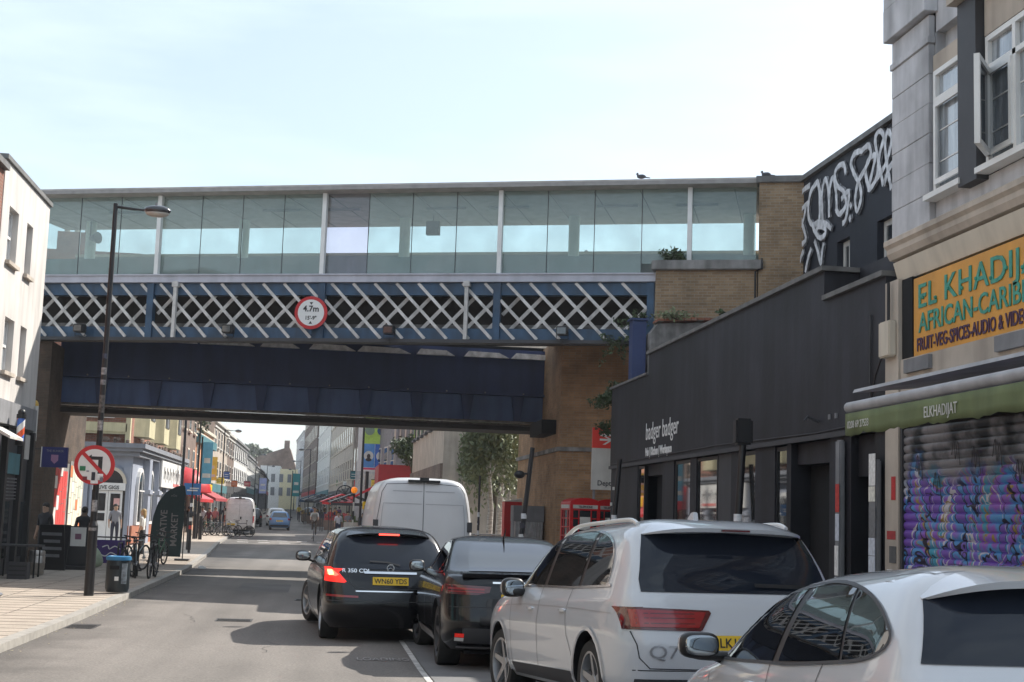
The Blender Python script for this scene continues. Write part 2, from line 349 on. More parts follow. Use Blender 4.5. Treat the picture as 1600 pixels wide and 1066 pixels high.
for i in range(4):                                   # tar sealed cracks and drain covers
    x = rc_.uniform(-3.2, .8); y = rc_.uniform(17, 34); p = [(x, y)]
    for k in range(9): x += rc_.uniform(-.10, .12); y += rc_.uniform(.1, .35); p.append((x, y))
    b = B(); ribbon(b, [(q[0], q[1], ground_z(q[1])) for q in p], .010, (0, 0, 1), .005); struct('road_crack', b, T('tar', (.05, .047, .045), .7, .2, 4))
for x, y, w, l in ((-3.55, 22.5, .22, .42), (-1.4, 24.6, .3, .3), (-.2, 30.5, .3, .3)):
    z = ground_z(y)+.006; b = B().box(x-w, x+w, y-l, y+l, z-.02, z); struct('drain_cover', b, T('iron cover', (.075, .07, .068), .5, .25, 12, metal=.3))
    b = B(); [b.box(x-w+.03, x+w-.03, y-l+.05+k*.11, y-l+.08+k*.11, z+.0005, z+.003) for k in range(int(l*2/.11)-1)]; struct('drain_slots', b, 'void')
b = B()      # paving joints as thin dark lines pressed in the slabs
for i in range(60):
    y = 15+i*.62; b.box(-7.4, -3.98, y, y+.012, ground_z(y)+.1, ground_z(y)+.1035)
for x in (-4.9, -5.8, -6.7): b.box(x, x+.012, 17, 52, .104, .1065)
struct('paving_joints', b, T('joint', (.17, .15, .135), .9, .2, 3))
def glyphs(pts, nm='road_marking'):
    b = B()
    for x0, x1, y0, y1 in pts: b.box(x0, x1, y0, y1, ground_z(y0)+.006, ground_z(y0)+.009)
    return struct(nm, b, 'paint')
# faded lettering painted in the bay mouth
text('LOADING', .5, T('worn marking', (.30, .28, .27), .8, .3, 9), None, (.50, 17.95, ground_z(18)+.012), (.98, .05, 0), (0, 1, 0), 'road_marking', .001, .30)['kind'] = 'structure'
glyphs([(-4.6+i*1.15, -4.0+i*1.15, 79.0, 79.8) for i in range(6)])
glyphs([(-4.9+i*1.15, -4.3+i*1.15, 84.2, 85) for i in range(6)])

# ================================================================ station footbridge over the lattice girder (skewed)
TH = math.atan(.355); CT = cos(TH)
def bu(X): return X/CT
BR = thing('railway_bridge', 'blue and white lattice girder bridge with a glazed platform walkway on top, spanning the street', 'bridge')
U0, U1 = -10.4, 9.15
posts = [-10.7, -5.62, -.34, 4.78, 9.05]
b = B(); b.box(U0, U1, -.02, .22, 6.72, 7.04); b.box(U0, U1, -.02, .22, 7.98, 8.33); g = b.build('flange', 'blue', BR, bevel=0)
b = B(); b.box(U0, U1, -.2, .34, 6.62, 6.715); b.build('bottom_plate', 'darkgrey', BR)
for u in posts: B().box(u-.1, u+.1, -.1, .1, 6.72, 8.325).build('girder_post', 'blue', BR)
for pa, pb in zip(posts, posts[1:]):                 # lattice: one mesh of bars per bay
    b = B(); ua, ub = pa+.1, pb-.1; zt, zb = 8.31, 6.74; run = 1.52; w = .042
    for dr in (1, -1):
        k = -4
        while True:
            u0 = ua+.18+k*.64; k += 1
            if u0 > ub+2.2: break
            s, e = (u0, zt), (u0+run*dr, zb)
            t0, t1 = 0, 1
            d = e[0]-s[0]
            for lim in (ua, ub):
                t = (lim-s[0])/d
                if (s[0] < ua and lim == ua) or (s[0] > ub and lim == ub): t0 = max(t0, t)
                if (e[0] < ua and lim == ua) or (e[0] > ub and lim == ub): t1 = min(t1, t)
            if t1-t0 < .04: continue
            p = Vector((s[0]+d*t0, s[1]+(e[1]-s[1])*t0)); q = Vector((s[0]+d*t1, s[1]+(e[1]-s[1])*t1))
            n2 = Vector((-(q-p).y, (q-p).x)).normalized()*w
            v = (-.075, -.045) if dr > 0 else (.235, .265)
            ww = w*1.0 if dr > 0 else w*1.15
            n2 = n2.normalized()*ww
            b.prism([tuple(p+n2), tuple(q+n2), tuple(q-n2), tuple(p-n2)], 1, v[0], v[1])
            if dr > 0:
                for tt in (.17, .39, .61, .83):
                    if t0 < tt < t1: b.cyl((s[0]+d*tt, v[0]-.012, s[1]+(e[1]-s[1])*tt), (s[0]+d*tt, v[0], s[1]+(e[1]-s[1])*tt), .022, n=6)
    b.build('lattice_bars', 'bridgewhite', BR)
for u in (-4.8, 3.93):
    b = B(); b.box(u-.05, u+.05, -.2, -.09, 6.72, 8.36); b.box(u-.09, u+.09, -.23, -.05, 8.2, 8.34); b.build('white_stay', 'bridgewhite', BR)
b = B(); b.box(U0, U1, .95, 1.1, 6.75, 7.0).box(U0, U1, 1.3, 5.6, 7.25, 8.5).box(U0, U1, 1.2, 1.3, 6.9, 8.4); b.build('deck', T('dark timber deck', (.035, .03, .028), .9, .2, 2), BR)
B().box(U0, U1, .8, .9, 7.16, 7.26).build('cable_duct', 'plaster', BR)
b = B(); b.box(U0, U1+.05, -.16, .2, 8.335, 8.57).box(U0, U1+.05, -.2, -.16, 8.53, 8.57); b.build('sill_fascia', 'lavender', BR)
gp = [-10.7, -5.48, -.37, 4.81, 10.07, 11.85]
for i, u in enumerate(gp[1:5]): B().box(u-.06, u+.06, -.14, .02, 8.56 if u < 9 else 8.86, 10.93).build('glazing_post', 'white', BR)
for a, c in zip(gp, gp[1:]):
    k = 4 if c-a > 4 else 1
    for i in range(k):
        p = a+(c-a)*i/k; q = a+(c-a)*(i+1)/k
        pink = abs(a+.37) < .1 and i == 0
        B().box(p+.012, q-.012, .04, .055, 8.565 if q < 9.2 else 8.86, 10.94).build('glass_panel', 'bridgeglass2' if pink else 'bridgeglass', BR, label='pinkish glass panel' if pink else None)
        if i: B().box(q-(q-p)-.008, q-(q-p)+.008, .03, .065, 8.565, 10.94).build('panel_joint', 'darkgrey', BR)
b = B(); zf, zr = 11.0, 10.78
b.prism([(-.45, 10.96), (-.45, 11.1), (4.6, 11.08), (4.6, 10.93), (.2, 10.95)], 0, -11.2, 13.0)
rf = b.build('roof', T('roof edge', (.47, .43, .40), .7, .12, 2.5, stain=.2), BR)
b = B(); b.box(-11, 13, -.47, -.452, 10.945, 11.05); b.build('gutter', T('gutter', (.30, .28, .27), .6, .15, 4), rf)
b = B()
for u in [gp[0]+1.29*i for i in range(18)]: b.prism([(.25, 10.948), (4.5, 10.928), (4.5, 10.918), (.25, 10.935)], 0, u, u+.03)
b.build('ceiling_seam', 'darkgrey', rf)
b = B()
for i, u in enumerate([-8.2, -3.1, -1.2, 2.1, 4.0, 7.2, 9.5]): b.box(u, u+1.2, 1.9, 2.0, 10.88, 10.938)
b.build('ceiling_light', 'grey', rf)
B().box(-11, 11.9, .25, 5.2, 8.5, 9.12).build('platform', T('platform', (.30, .32, .31), .8, .15, 2, stain=.2), BR)
b = B(); b.box(-11, 12, 5.0, 5.2, 9.12, 10.08); pw = b.build('parapet', T('parapet', (.30, .33, .32), .8, .15, 2, stain=.2), BR)
B().box(-11, 12, 4.95, 5.25, 10.08, 10.16).build('coping', 'cream', pw)
for u in (-9.6, -4.3, 1.0, 6.3, 11.5):
    B().cyl((u, 3.4, 9.121), (u, 3.4, 10.93), .165, n=20).build('column', T('column', (.85, .88, .80), .6, .05), BR, smooth=True)
place(BR, 0, 40, 0, -TH)

# plate girder span behind
PG = thing('plate_girder', 'dark navy plate girder with stiffeners carrying the tracks behind the lattice', 'girder')
b = B(); b.box(-8.4, 7.35, 45.35, 45.7, 5.86, 7.3); b.build('upper_plate', 'navy', PG)
b = B(); b.box(-8.4, 7.35, 45.15, 45.75, 5.78, 5.858); b.build('ledge', 'navy', PG)
b = B(); b.box(-8.4, 7.35, 45.5, 45.9, 4.93, 5.778); b.build('lower_plate', 'darkblue', PG)
for X in (-7.1, -5.44, -3.8, -2.15, -.5, 1.15, 2.8, 4.45, 6.1):
    b = B(); b.prism([(X-.2, 5.77), (X+.2, 5.77), (X+.09, 4.97), (X-.09, 4.97)], 1, 45.28, 45.498); b.build('stiffener', 'navy', PG)
b = B()
for i in range(5): b.box(-8.4, 7.35+.05*i, 45.3+i*.52, 45.6+i*.52, 4.9-i*.045, 4.928-i*.02)
b.box(-8.4, 7.35, 45.2, 45.28, 4.9, 4.96); b.build('bottom_flange', T('rusty flange', (.14, .12, .11), .7, .3, 6, stain=.3), PG)
B().box(-8.4, 7.35, 45.95, 47.8, 4.70, 4.85).build('soffit', T('soffit', (.045, .04, .04), .8, .2, 3), PG)
B().box(-8.4, 7.35, 45.76, 47.8, 7.31, 7.45).build('track_bed', 'void', PG)
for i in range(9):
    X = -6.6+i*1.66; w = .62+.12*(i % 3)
    B().prism([(X-w, 7.0), (X+w, 7.0), (X+w*.55, 7.16), (X-w*.8, 7.18)], 1, 45.2, 45.345).build('lit_patch', T('painted daylight patch', (.8, .8, .82), .8, .25, 5), PG)  # pale panels stand in for daylight patches on the girder top
for i in range(12): B().ball((-7.5+i*1.25, 45.12, 5.84), .03, 6).build('bolt', 'grey', PG)
rebase(PG, 0, 46, 4.9)

def one(b, name, mat, label, cat, base, group=None, bevel=0, smooth=False):
    o = b.build(name, mat, bevel=bevel, smooth=smooth); tag(o, label, cat, group); return rebase(o, *base)
# height restriction sign
S_ = thing('height_limit_sign', 'round red bordered 4.7m height restriction sign fixed to the lattice', 'road sign')
cx_, cz_, R0 = 0, 0, .47
b = B().mat(0).cyl((0, 0, 0), (0, .03, 0), R0, n=40); b.build('disc', 'redpaint', S_, smooth=True)
B().cyl((0, -.008, 0), (0, -.001, 0), R0*.80, n=40).build('face', 'white', S_, smooth=True)
tm = 'black'
text('4.7m', .235, tm, S_, (0, -.012, .035), (1, 0, 0), (0, 0, 1), 'lettering', .002, .98, .006, align='CENTER')
text("15'-9\"", .15, tm, S_, (0, -.012, -.2), (1, 0, 0), (0, 0, 1), 'lettering', .002, .95, .004, align='CENTER')
b = B().prism([(-.05, .30), (.05, .30), (0, .22)], 1, -.012, -.009).prism([(-.05, -.32), (.05, -.32), (0, -.24)], 1, -.012, -.009); b.build('arrow_mark', tm, S_)
B().box(-.04, .04, .032, .1, -.6, .5).build('bracket', 'blue', S_)
place(S_, -.62, 39.9, 7.43, -TH*.6)
# floodlights on the bottom plate
def flood(u, label):
    t = thing('floodlight', label, 'floodlight', 'floodlights along the lattice girder')
    B().box(-.15, .15, -.22, .06, .1, .34).build('housing', 'black', t, bevel=.02)
    B().box(-.12, .12, -.23, -.221, .13, .30).build('lens', 'winglass', t)
    B().tube([(-.16, -.05, .2), (-.16, -.05, 0), (.16, -.05, 0), (.16, -.05, .2)], .015, 6).build('yoke', 'black', t)
    B().tube([(0, -.05, 0), (0, .0, -.12), (.5, .02, -.14)], .012, 6).build('cable', 'black', t)
    place(t, u*CT, 40-u*CT*.355-.28, 6.72, -TH); return t
flood(-7.75, 'black floodlight at the left end of the lattice, by the pale building')
flood(-3.1, 'black floodlight on the girder between the lamp head and the round height sign')
flood(1.7, 'black floodlight just right of the round height sign')
flood(6.6, 'black floodlight at the right end of the lattice near the weeds')

# ================================================================ abutments and walls
one(B().prism([(-12.5, 44.6), (-9.2, 43.3), (-8.2, 42.9), (-8.2, 44.9), (-8.4, 45.1), (-8.4, 51), (-12.5, 51)], 2, -.1, 6.6), 'brick_abutment', 'brickshade', 'brick abutment coloured dark for the shade under the left end of the bridge', 'abutment', (-8.5, 43, 0))
AB = thing('brick_abutment', 'orange brown brick abutment with a stone band under the right end of the bridge', 'abutment')
B().prism([(6.95, 41.9), (9.2, 41.1), (14, 39.4), (14, 51), (6.95, 51)], 2, -.1, 7.4).build('wall', 'bricko', AB)
b = B(); b.prism([(6.87, 41.82), (9.2, 41.0), (14, 39.3), (14, 39.5), (9.2, 41.2), (6.97, 41.98)], 2, 3.9, 4.02); b.box(6.87, 6.96, 41.9, 51, 3.9, 4.02); b.build('stone_band', 'plaster', AB)
B().box(6.5, 7.6, 42.6, 45.1, 4.45, 4.88).build('bearing_shelf', 'void', AB)
rebase(AB, 8, 42, 0)
W1 = thing('brick_wall', 'low weathered yellow brick wall with a stained concrete coping below the last glass panels', 'wall')
B().box(9.2, 11.9, -.35, .2, 4.0, 8.6).build('wall', 'brickb', W1); b = B(); b.box(9.1, 12.05, -.5, .3, 8.602, 8.86); b.build('coping', 'concrete', W1, bevel=.02)
B().tube([(12.02, -.56, 8.88), (12.02, -.56, 8.62), (11.85, -.42, 8.55), (11.85, -.42, 6.5)], .025, 6).build('cable', 'black', W1)
place(W1, 0, 40, 0, -TH)
W2 = thing('brick_tower', 'tall yellow brick pier closing the right end of the glazed walkway', 'pier')
B().box(11.93, 13.6, -.42, 3.4, 4.0, 10.95).build('wall', 'brickb', W2); B().box(11.85, 13.6, -.52, 3.4, 10.952, 11.12).build('coping', 'lead', W2); place(W2, 0, 40, 0, -TH)
W3 = thing('plaster_wall', 'grey peeling rendered wall stub with broken brick coping below the yellow brick wall', 'wall')
b = B(); b.prism([(7.95, 3), (10.6, 3), (10.6, 7.0), (9.6, 6.95), (8.15, 6.85), (7.95, 6.6)], 1, 34.4, 34.9); b.build('wall', 'plaster', W3)
b = B()
for i in range(14): b.box(8.12+i*.17, 8.27+i*.17, 34.3, 34.95, 6.9+.012*i, 6.96+.012*i+.015*(i % 2))
b.build('coping', 'brickr', W3); rebase(W3, 9, 34.6, 3)
one(B().box(7.55, 7.9, 34.7, 35.1, 3.2, 6.95).box(7.5, 7.95, 34.66, 35.14, 6.952, 7.0), 'steel_column', 'navy', 'dark blue steel column between the lattice end and the grey rendered wall', 'column', (7.72, 34.9, 3.2))

# ================================================================ charcoal bar (right)
FX = 6.8
BB = thing('bar_building', 'long charcoal painted single storey bar with white handwritten name and mirrored shopfront', 'building')
b = B(); b.box(FX, 13, 29.55, 33.45, 3.12, 5.03).box(FX, 13, 18.75, 29.55, 3.12, 5.46).box(FX, 13, 16.55, 18.75, 3.12, 5.03)
b.box(FX+.55, 13, 16.55, 33.45, -.1, 3.12); w = b.build('wall', 'blackwall', BB)
b = B(); b.box(FX-.06, 13, 18.69, 29.6, 5.462, 5.53).box(FX-.06, 13, 16.55, 18.69, 5.032, 5.10).box(FX-.05, 13, 29.6, 33.5, 5.032, 5.08); b.build('coping', 'lead', BB)
B().box(7.3, 8.5, 17.5, 18.7, 5.1, 5.52).build('roof_upstand', 'blackwall', BB)
b = B(); b.box(FX-.07, FX-.001, 16.55, 33.3, 3.1, 3.17); b.build('ledge', 'darkgrey', BB)
def pil(y0, y1, m='blackwall', x=FX): return B().box(x, FX+.54, y0, y1, 0, 3.1).build('pilaster', m, BB)
def shopwin(y0, y1, zb=.5, zt=3.08):
    fr = B(); fr.box(FX+.02, FX+.1, y0, y0+.05, zb, zt).box(FX+.02, FX+.1, y1-.05, y1, zb, zt).box(FX+.02, FX+.1, y0+.05, y1-.05, zb, zb+.06).box(FX+.02, FX+.1, y0+.05, y1-.05, zt-.06, zt)
    f = fr.build('window', 'black', BB); B().box(FX+.04, FX+.06, y0+.05, y1-.05, zb+.06, zt-.06).build('pane', 'shopglass', f); 
    B().box(FX+.03, FX+.54, y0, y1, 0, zb).build('stall_riser', 'blackwall', BB)
def shopdoor(y0, y1, zt):
    B().box(FX+.30, FX+.36, y0, y1, .1, zt).build('door', 'void', BB); B().box(FX+.1, FX+.54, y0, y1, zt, 3.1).build('transom', 'blackwall', BB)
pil(30.4, 33.3); shopwin(29.8, 30.4); shopdoor(28.1, 29.8, 2.86); pil(27.15, 28.1); shopwin(25.9, 27.1); pil(25.45, 25.9); shopwin(24.1, 25.45)
pil(23.2, 24.1, 'darkgrey', FX+.03); pil(22.8, 23.2); shopwin(21.85, 22.8); pil(21.2, 21.85); shopwin(20.3, 20.85); pil(20.85, 21.2); pil(20.1, 20.3)
shopdoor(18.5, 20.1, 2.79); pil(17.7, 18.5); shopdoor(16.9, 17.7, 2.57); pil(16.55, 16.9)
B().tube([(FX-.015, 33.2, 3.22), (FX-.015, 24, 3.26), (FX-.015, 19, 3.2), (FX-.015, 16.7, 3.24)], .010, 5).build('cable', 'darkgrey', BB)
B().tube([(FX-.015, 17.0, 3.24), (FX-.02, 17.02, 3.8), (FX-.02, 17.0, 4.6)], .012, 5).build('cable', 'darkgrey', BB)
B().tube([(FX-.01, 18.9, 3.35), (FX-.18, 18.9, 3.42), (FX-.22, 18.9, 3.36)], .018, 6).build('lamp_bracket', 'darkgrey', BB)
for y in (18.2, 18.45): B().box(FX-.02, FX-.001, y, y+.07, 3.36, 3.43).build('fixing_plate', 'grey', BB)
b = B(); b.ball((FX+.8, 19.3, 2.3), .16, 8); b.tube([(FX+.8, 19.3, 2.3), (FX+.8, 19.3, 3.0)], .01, 5)
b.build('hanging_lamp', 'offwhite', BB, smooth=True)
text('badger badger', .52, 'white', BB, (FX-.012, 29.65, 3.62), (0, -1, 0), (0, 0, 1), 'lettering', .003, .95, .0)
text('Pub | Kitchen | Workspace', .24, 'white', BB, (FX-.012, 29.65, 3.28), (0, -1, 0), (0, 0, 1), 'lettering', .003, .88, .008)
rebase(BB, 9, 25, 0)
PW = random.Random(3)
def sticker(parent, x, y, z, w, h, col, nx=-1):
    B().box(x, x+.006*nx, y, y+w, z, z+h).build('sticker', T('sticker %d %d %d' % col, C(*col), .6, .15, 20), parent)
# slate painted upper building with graffiti
UB = thing('graffiti_building', 'dark slate painted upper building behind the bar with white spray graffiti under its roofline', 'building')
UX = 12.2
b = B()
wins = [(29.15, 30.2, 7.6, 8.85), (31.9, 32.75, 7.9, 8.85)]
b.box(UX, 20, 30.2, 31.9, 4, 10.95).box(UX, 20, 32.75, 35.6, 4, 10.95).box(UX, 20, 16.6, 29.15, 4, 10.95)
for y0, y1, z0, z1 in wins: b.box(UX, 20, y0, y1, 4, z0).box(UX, 20, y0, y1, z1, 10.95)
b.build('wall', 'blackwall2', UB); B().box(UX-.12, 20, 16.6, 35.7, 10.952, 11.08).build('coping', 'lead', UB)
for y0, y1, z0, z1 in wins:
    b = B(); x = UX+.16; b.box(x, x+.08, y0, y0+.13, z0, z1).box(x, x+.08, y1-.13, y1, z0, z1).box(x, x+.08, y0+.13, y1-.13, z1-.13, z1).box(x, x+.08, y0+.13, y1-.13, z0, z0+.1).box(x, x+.07, (y0+y1)/2-.05, (y0+y1)/2+.05, z0+.1, z1-.13)
    f = b.build('window', 'offwhite', UB); B().box(x+.03, x+.05, y0+.13, y1-.13, z0+.1, z1-.13).build('pane', 'winglass', f)
G = [[(1268, 290), (1256, 300), (1252, 320), (1255, 345), (1262, 372), (1256, 382)], [(1253, 330), (1262, 320), (1268, 318)], [(1252, 362), (1259, 340), (1262, 322)],
     [(1281, 283), (1270, 300), (1266, 325), (1268, 345), (1276, 352), (1284, 340), (1284, 300), (1281, 283), (1287, 310), (1289, 345)],
     [(1289, 345), (1288, 300), (1293, 280), (1298, 300), (1299, 340)], [(1299, 335), (1300, 295), (1305, 278), (1310, 300), (1311, 332)],
     [(1325, 272), (1322, 258), (1314, 260), (1308, 272), (1312, 290), (1322, 300), (1326, 320), (1316, 335), (1310, 325)], [(1318, 312), (1330, 300), (1326, 340), (1320, 350)], [(1332, 318), (1334, 325)], [(1331, 338), (1333, 345)],
     [(1352, 236), (1340, 240), (1334, 256), (1340, 274), (1348, 290), (1350, 310), (1344, 330), (1341, 312), (1346, 285), (1358, 262), (1366, 240), (1362, 228), (1352, 236)],
     [(1362, 296), (1357, 270), (1362, 250), (1372, 244), (1368, 268), (1362, 296), (1374, 280), (1380, 240), (1386, 215), (1380, 205), (1373, 218), (1378, 250), (1386, 290)],
     [(1374, 280), (1386, 262), (1394, 240), (1398, 216), (1392, 206), (1388, 226), (1392, 262), (1398, 296)], [(1386, 290), (1392, 268), (1400, 255)],
     [(1278, 368), (1283, 355), (1293, 356), (1294, 366), (1286, 372), (1278, 362), (1274, 350)], [(1277, 376), (1282, 392), (1287, 412), (1289, 395), (1292, 380)],
     [(1260, 392), (1255, 406), (1251, 424)], [(1272, 388), (1267, 406), (1263, 426)], [(1278, 350), (1292, 348), (1304, 358)]]
b = B(); b2 = B()
for j, st in enumerate(G): pp = [on_x(x, y, UX) for x, y in smoothline(st, 5)]; ribbon(b2, pp, .19, (-1, 0, 0), .003+j*.0021); ribbon(b, pp, .145, (-1, 0, 0), .045+j*.0021)
b2.build('graffiti_halo', T('thin white spray', (.26, .26, .28), .8, .6, 9), UB); b.build('graffiti', T('white spray', (.66, .66, .68), .7, .25, 6), UB); rebase(UB, 15, 27, 4)

# ================================================================ grocer building (right foreground)
EB = thing('grocer_building', 'grey painted shop building with orange sign, green awning and graffitied roller shutter', 'building')
b = B(); YN = 3.0
b.box(FX+.1, 13, YN, 16.3, 5.45, 5.7).box(FX+.1, 13, 15.3, 16.3, 5.7, 11.5).box(FX+.1, 13, YN, 16.3, 7.75, 11.5).box(FX+.22, 13, YN, 15.3, 5.7, 7.75)
b.box(FX+.35, 13, YN, 16.5, -.1, 5.45); b.build('wall', 'greystone', EB)
b = B(); z = 5.45; k = 0                                # quoined corner pilaster
while z < 7.62:
    h = .36; b.box(FX+.02+(.0 if k % 2 else .004), FX+.098, 15.32, 16.42, z, z+h-.003); z += h; k += 1
b.box(FX-.0, FX+.098, 15.30, 16.44, 7.62, 7.70)
while z < 11: b.box(FX-.07+(.0 if k % 2 else .004), FX+.098, 15.24, 16.48, z+.02, z+.44); z += .42; k += 1
b.build('quoins', 'greystone', EB, bevel=.005)
def sash(y0, y1, z0, z1, opening=False, open_=False):
    x = FX+.05; b = B()
    fw = .06
    b.box(x, x+.1, y0, y0+fw, z0, z1).box(x, x+.1, y1-fw, y1, z0, z1).box(x, x+.1, y0+fw, y1-fw, z1-fw, z1).box(x, x+.1, y0+fw, y1-fw, z0, z0+fw)
    zt = z1-.36; b.box(x, x+.1, y0+fw, y1-fw, zt-.03, zt+.03)
    nm = max(1, round((y1-y0)/.62)); st = (y1-y0)/nm
    for i in range(1, nm): b.box(x, x+.1, y0+i*st-.035, y0+i*st+.035, z0+fw, z1-fw)
    f = b.build('window', 'white', EB)
    B().box(x+.05, x+.06, y0+fw, y1-fw, z0+fw, z1-fw).build('pane', 'curtainpane', f)
    g = B()
    for i in range(nm):
        ya, yb = y0+i*st, y0+(i+1)*st
        for q in range(1, 3): g.box(x+.042, x+.049, ya+.04, yb-.04, z0+(zt-z0)*q/3, z0+(zt-z0)*q/3+.015)
        if i == nm-1: g.box(x-.03, x, ya+.02, ya+.075, z0+.1, zt-.04).box(x-.03, x, yb-.12, yb-.065, z0+.1, zt-.04).box(x-.03, x, ya+.075, yb-.12, zt-.1, zt-.04).box(x-.03, x, ya+.075, yb-.12, z0+.1, z0+.16)
    g.build('glazing_bars', 'white', f)
    B().box(FX-.06, FX+.10, y0-.08, y1+.05, z0-.07, z0-.005).build('sill', 'white', f)
    return f
sash(14.47, 15.27, 5.77, 7.25); sash(11.4, 13.95, 5.78, 7.22); sash(8.3, 10.9, 5.78, 7.22); sash(4.5, 7.0, 5.78, 7.22)
b = B(); b.box(FX+.06, FX+.219, 14.44, 15.29, 7.252, 7.45).box(FX+.06, FX+.219, 4, 13.98, 7.24, 7.745); b.build('lintel', 'creamd', EB)
for y in (13.97, 11.0, 7.15): B().box(FX-.04, FX+.219, y if y < 13 else 13.99, y+.33 if y < 13 else 14.43, 5.66, 7.74).build('mullion_pier', 'darkgrey', EB)
ca = B()                                              # one casement standing open
ca.X = Matrix.Translation((FX+.03, 13.86, 0)) @ Matrix.Rotation(radians(143), 4, 'Z')
ca.box(-.03, .03, -.02, .03, 5.88, 6.84).box(-.03, .03, .50, .56, 5.88, 6.84).box(-.03, .03, .03, .50, 6.78, 6.84).box(-.03, .03, .03, .50, 5.88, 5.94)
cf = ca.build('open_casement', 'white', EB)
cg = B(); cg.X = ca.X; cg.box(-.005, .005, .03, .50, 5.94, 6.78); cg.build('pane', 'winglass', cf)
B().box(FX-.14, FX+.09, YN, 14.5, 7.752, 7.9).build('string_course', 'creamd', EB)
b = B()   # moulded cornice
b.prism([(FX+.34, 5.16), (FX+.02, 5.2), (FX-.02, 5.27), (FX-.02, 5.33), (FX-.06, 5.37), (FX-.06, 5.43), (FX+.1, 5.52), (FX+.34, 5.52)], 1, YN, 16.48)
b.build('cornice', 'creamd', EB)
B().prism([(FX+.03, 5.158), (FX+.10, 4.92), (FX+.33, 4.92), (FX+.33, 5.158)], 1, YN, 16.4).build('fascia_soffit', 'cream', EB)
B().box(FX-.02, FX+.349, 16.12, 16.52, .1, 4.92).build('pilaster', 'creamd', EB)
sg = B().box(FX+.03, FX+.10, 7.2, 15.78, 3.93, 4.86).build('sign_board', 'sign', EB)
B().box(FX+.02, FX+.34, 15.80, 16.1, 3.6, 4.9).build('cable_recess', 'void', EB)
text('EL KHADIJAT', .40, 'tealtext', sg, (FX+.022, 15.66, 4.49), (0, -1, 0), (0, 0, 1), 'lettering', .004, 1.30, .004, 1.06)
b = B()
for i in range(9): b.ball((FX+.02, 15.5-i*.34, 4.6-.05*(i % 2)), .025, 6)
b.build('letter_ornament', 'tealtext', sg)
text('AFRICAN-CARIBBEAN FOOD', .32, 'tealtext', sg, (FX+.022, 15.62, 4.20), (0, -1, 0), (0, 0, 1), 'lettering', .004, 1.06, .004)
text('FRUIT-VEG-SPICES-AUDIO & VIDEO-MEAT-FISH', .215, 'purpletext', sg, (FX+.022, 15.68, 3.985), (0, -1, 0), (0, 0, 1), 'lettering', .004, .80, .003)
b = B(); b.box(FX+.0, FX+.349, 7.0, 16.1, 3.2, 3.925); b.build('fascia_board', 'creamd', EB)
for i, (y0, y1) in enumerate(((15.2, 15.9), (11.8, 13.6))): B().box(FX-.05, FX-.001, y0, y1, 3.74, 3.9).build('bracket_box', 'grey', EB)
aw = B().prism([(FX-.001, 3.62), (FX-.25, 3.59), (5.95, 3.47), (5.93, 3.43), (FX-.001, 3.53)], 1, 6.8, 15.4).build('awning_housing', 'awningtop', EB)
b = B()
for i in range(8): a = pi*i/7; 
b.prism([(5.59+.06*cos(a), 3.19+.06*sin(a)) for a in [i*pi/6 for i in range(12)]], 1, 6.8, 14.62); b.build('awning_roller', 'awningtop', aw, smooth=True)
b = B(); n = 60
vs = []; 
for i in range(n+1):
    y = 14.6-(14.6-6.8)*i/n; wz = .012*sin(i*1.1)+.01*sin(i*2.7)
    for q in range(4): vs.append((5.54+.018*sin(i*.9)*q/3, y, 3.12-(.0+(.235+wz)*q/3)))
b._a(vs, [(i*4+q, i*4+q+1, (i+1)*4+q+1, (i+1)*4+q) for i in range(n) for q in range(3)])
vl = b.build('valance', 'greenfab', aw, smooth=True)
md = vl.modifiers.new('t', 'SOLIDIFY'); md.thickness = .006
text('0208 69 27533', .11, 'offwhite', vl, (5.525, 14.5, 2.955), (0, -1, 0), (0, 0, 1), 'lettering', .002, .9)
text('ELKHADIJAT', .15, 'offwhite', vl, (5.525, 12.55, 2.945), (0, -1, 0), (0, 0, 1), 'lettering', .002, .85)
B().prism([(6.4, 3.2), (5.66, 3.1), (5.62, 3.2), (6.4, 3.36)], 1, 14.3, 14.36).build('awning_arm', 'darkgrey', aw)
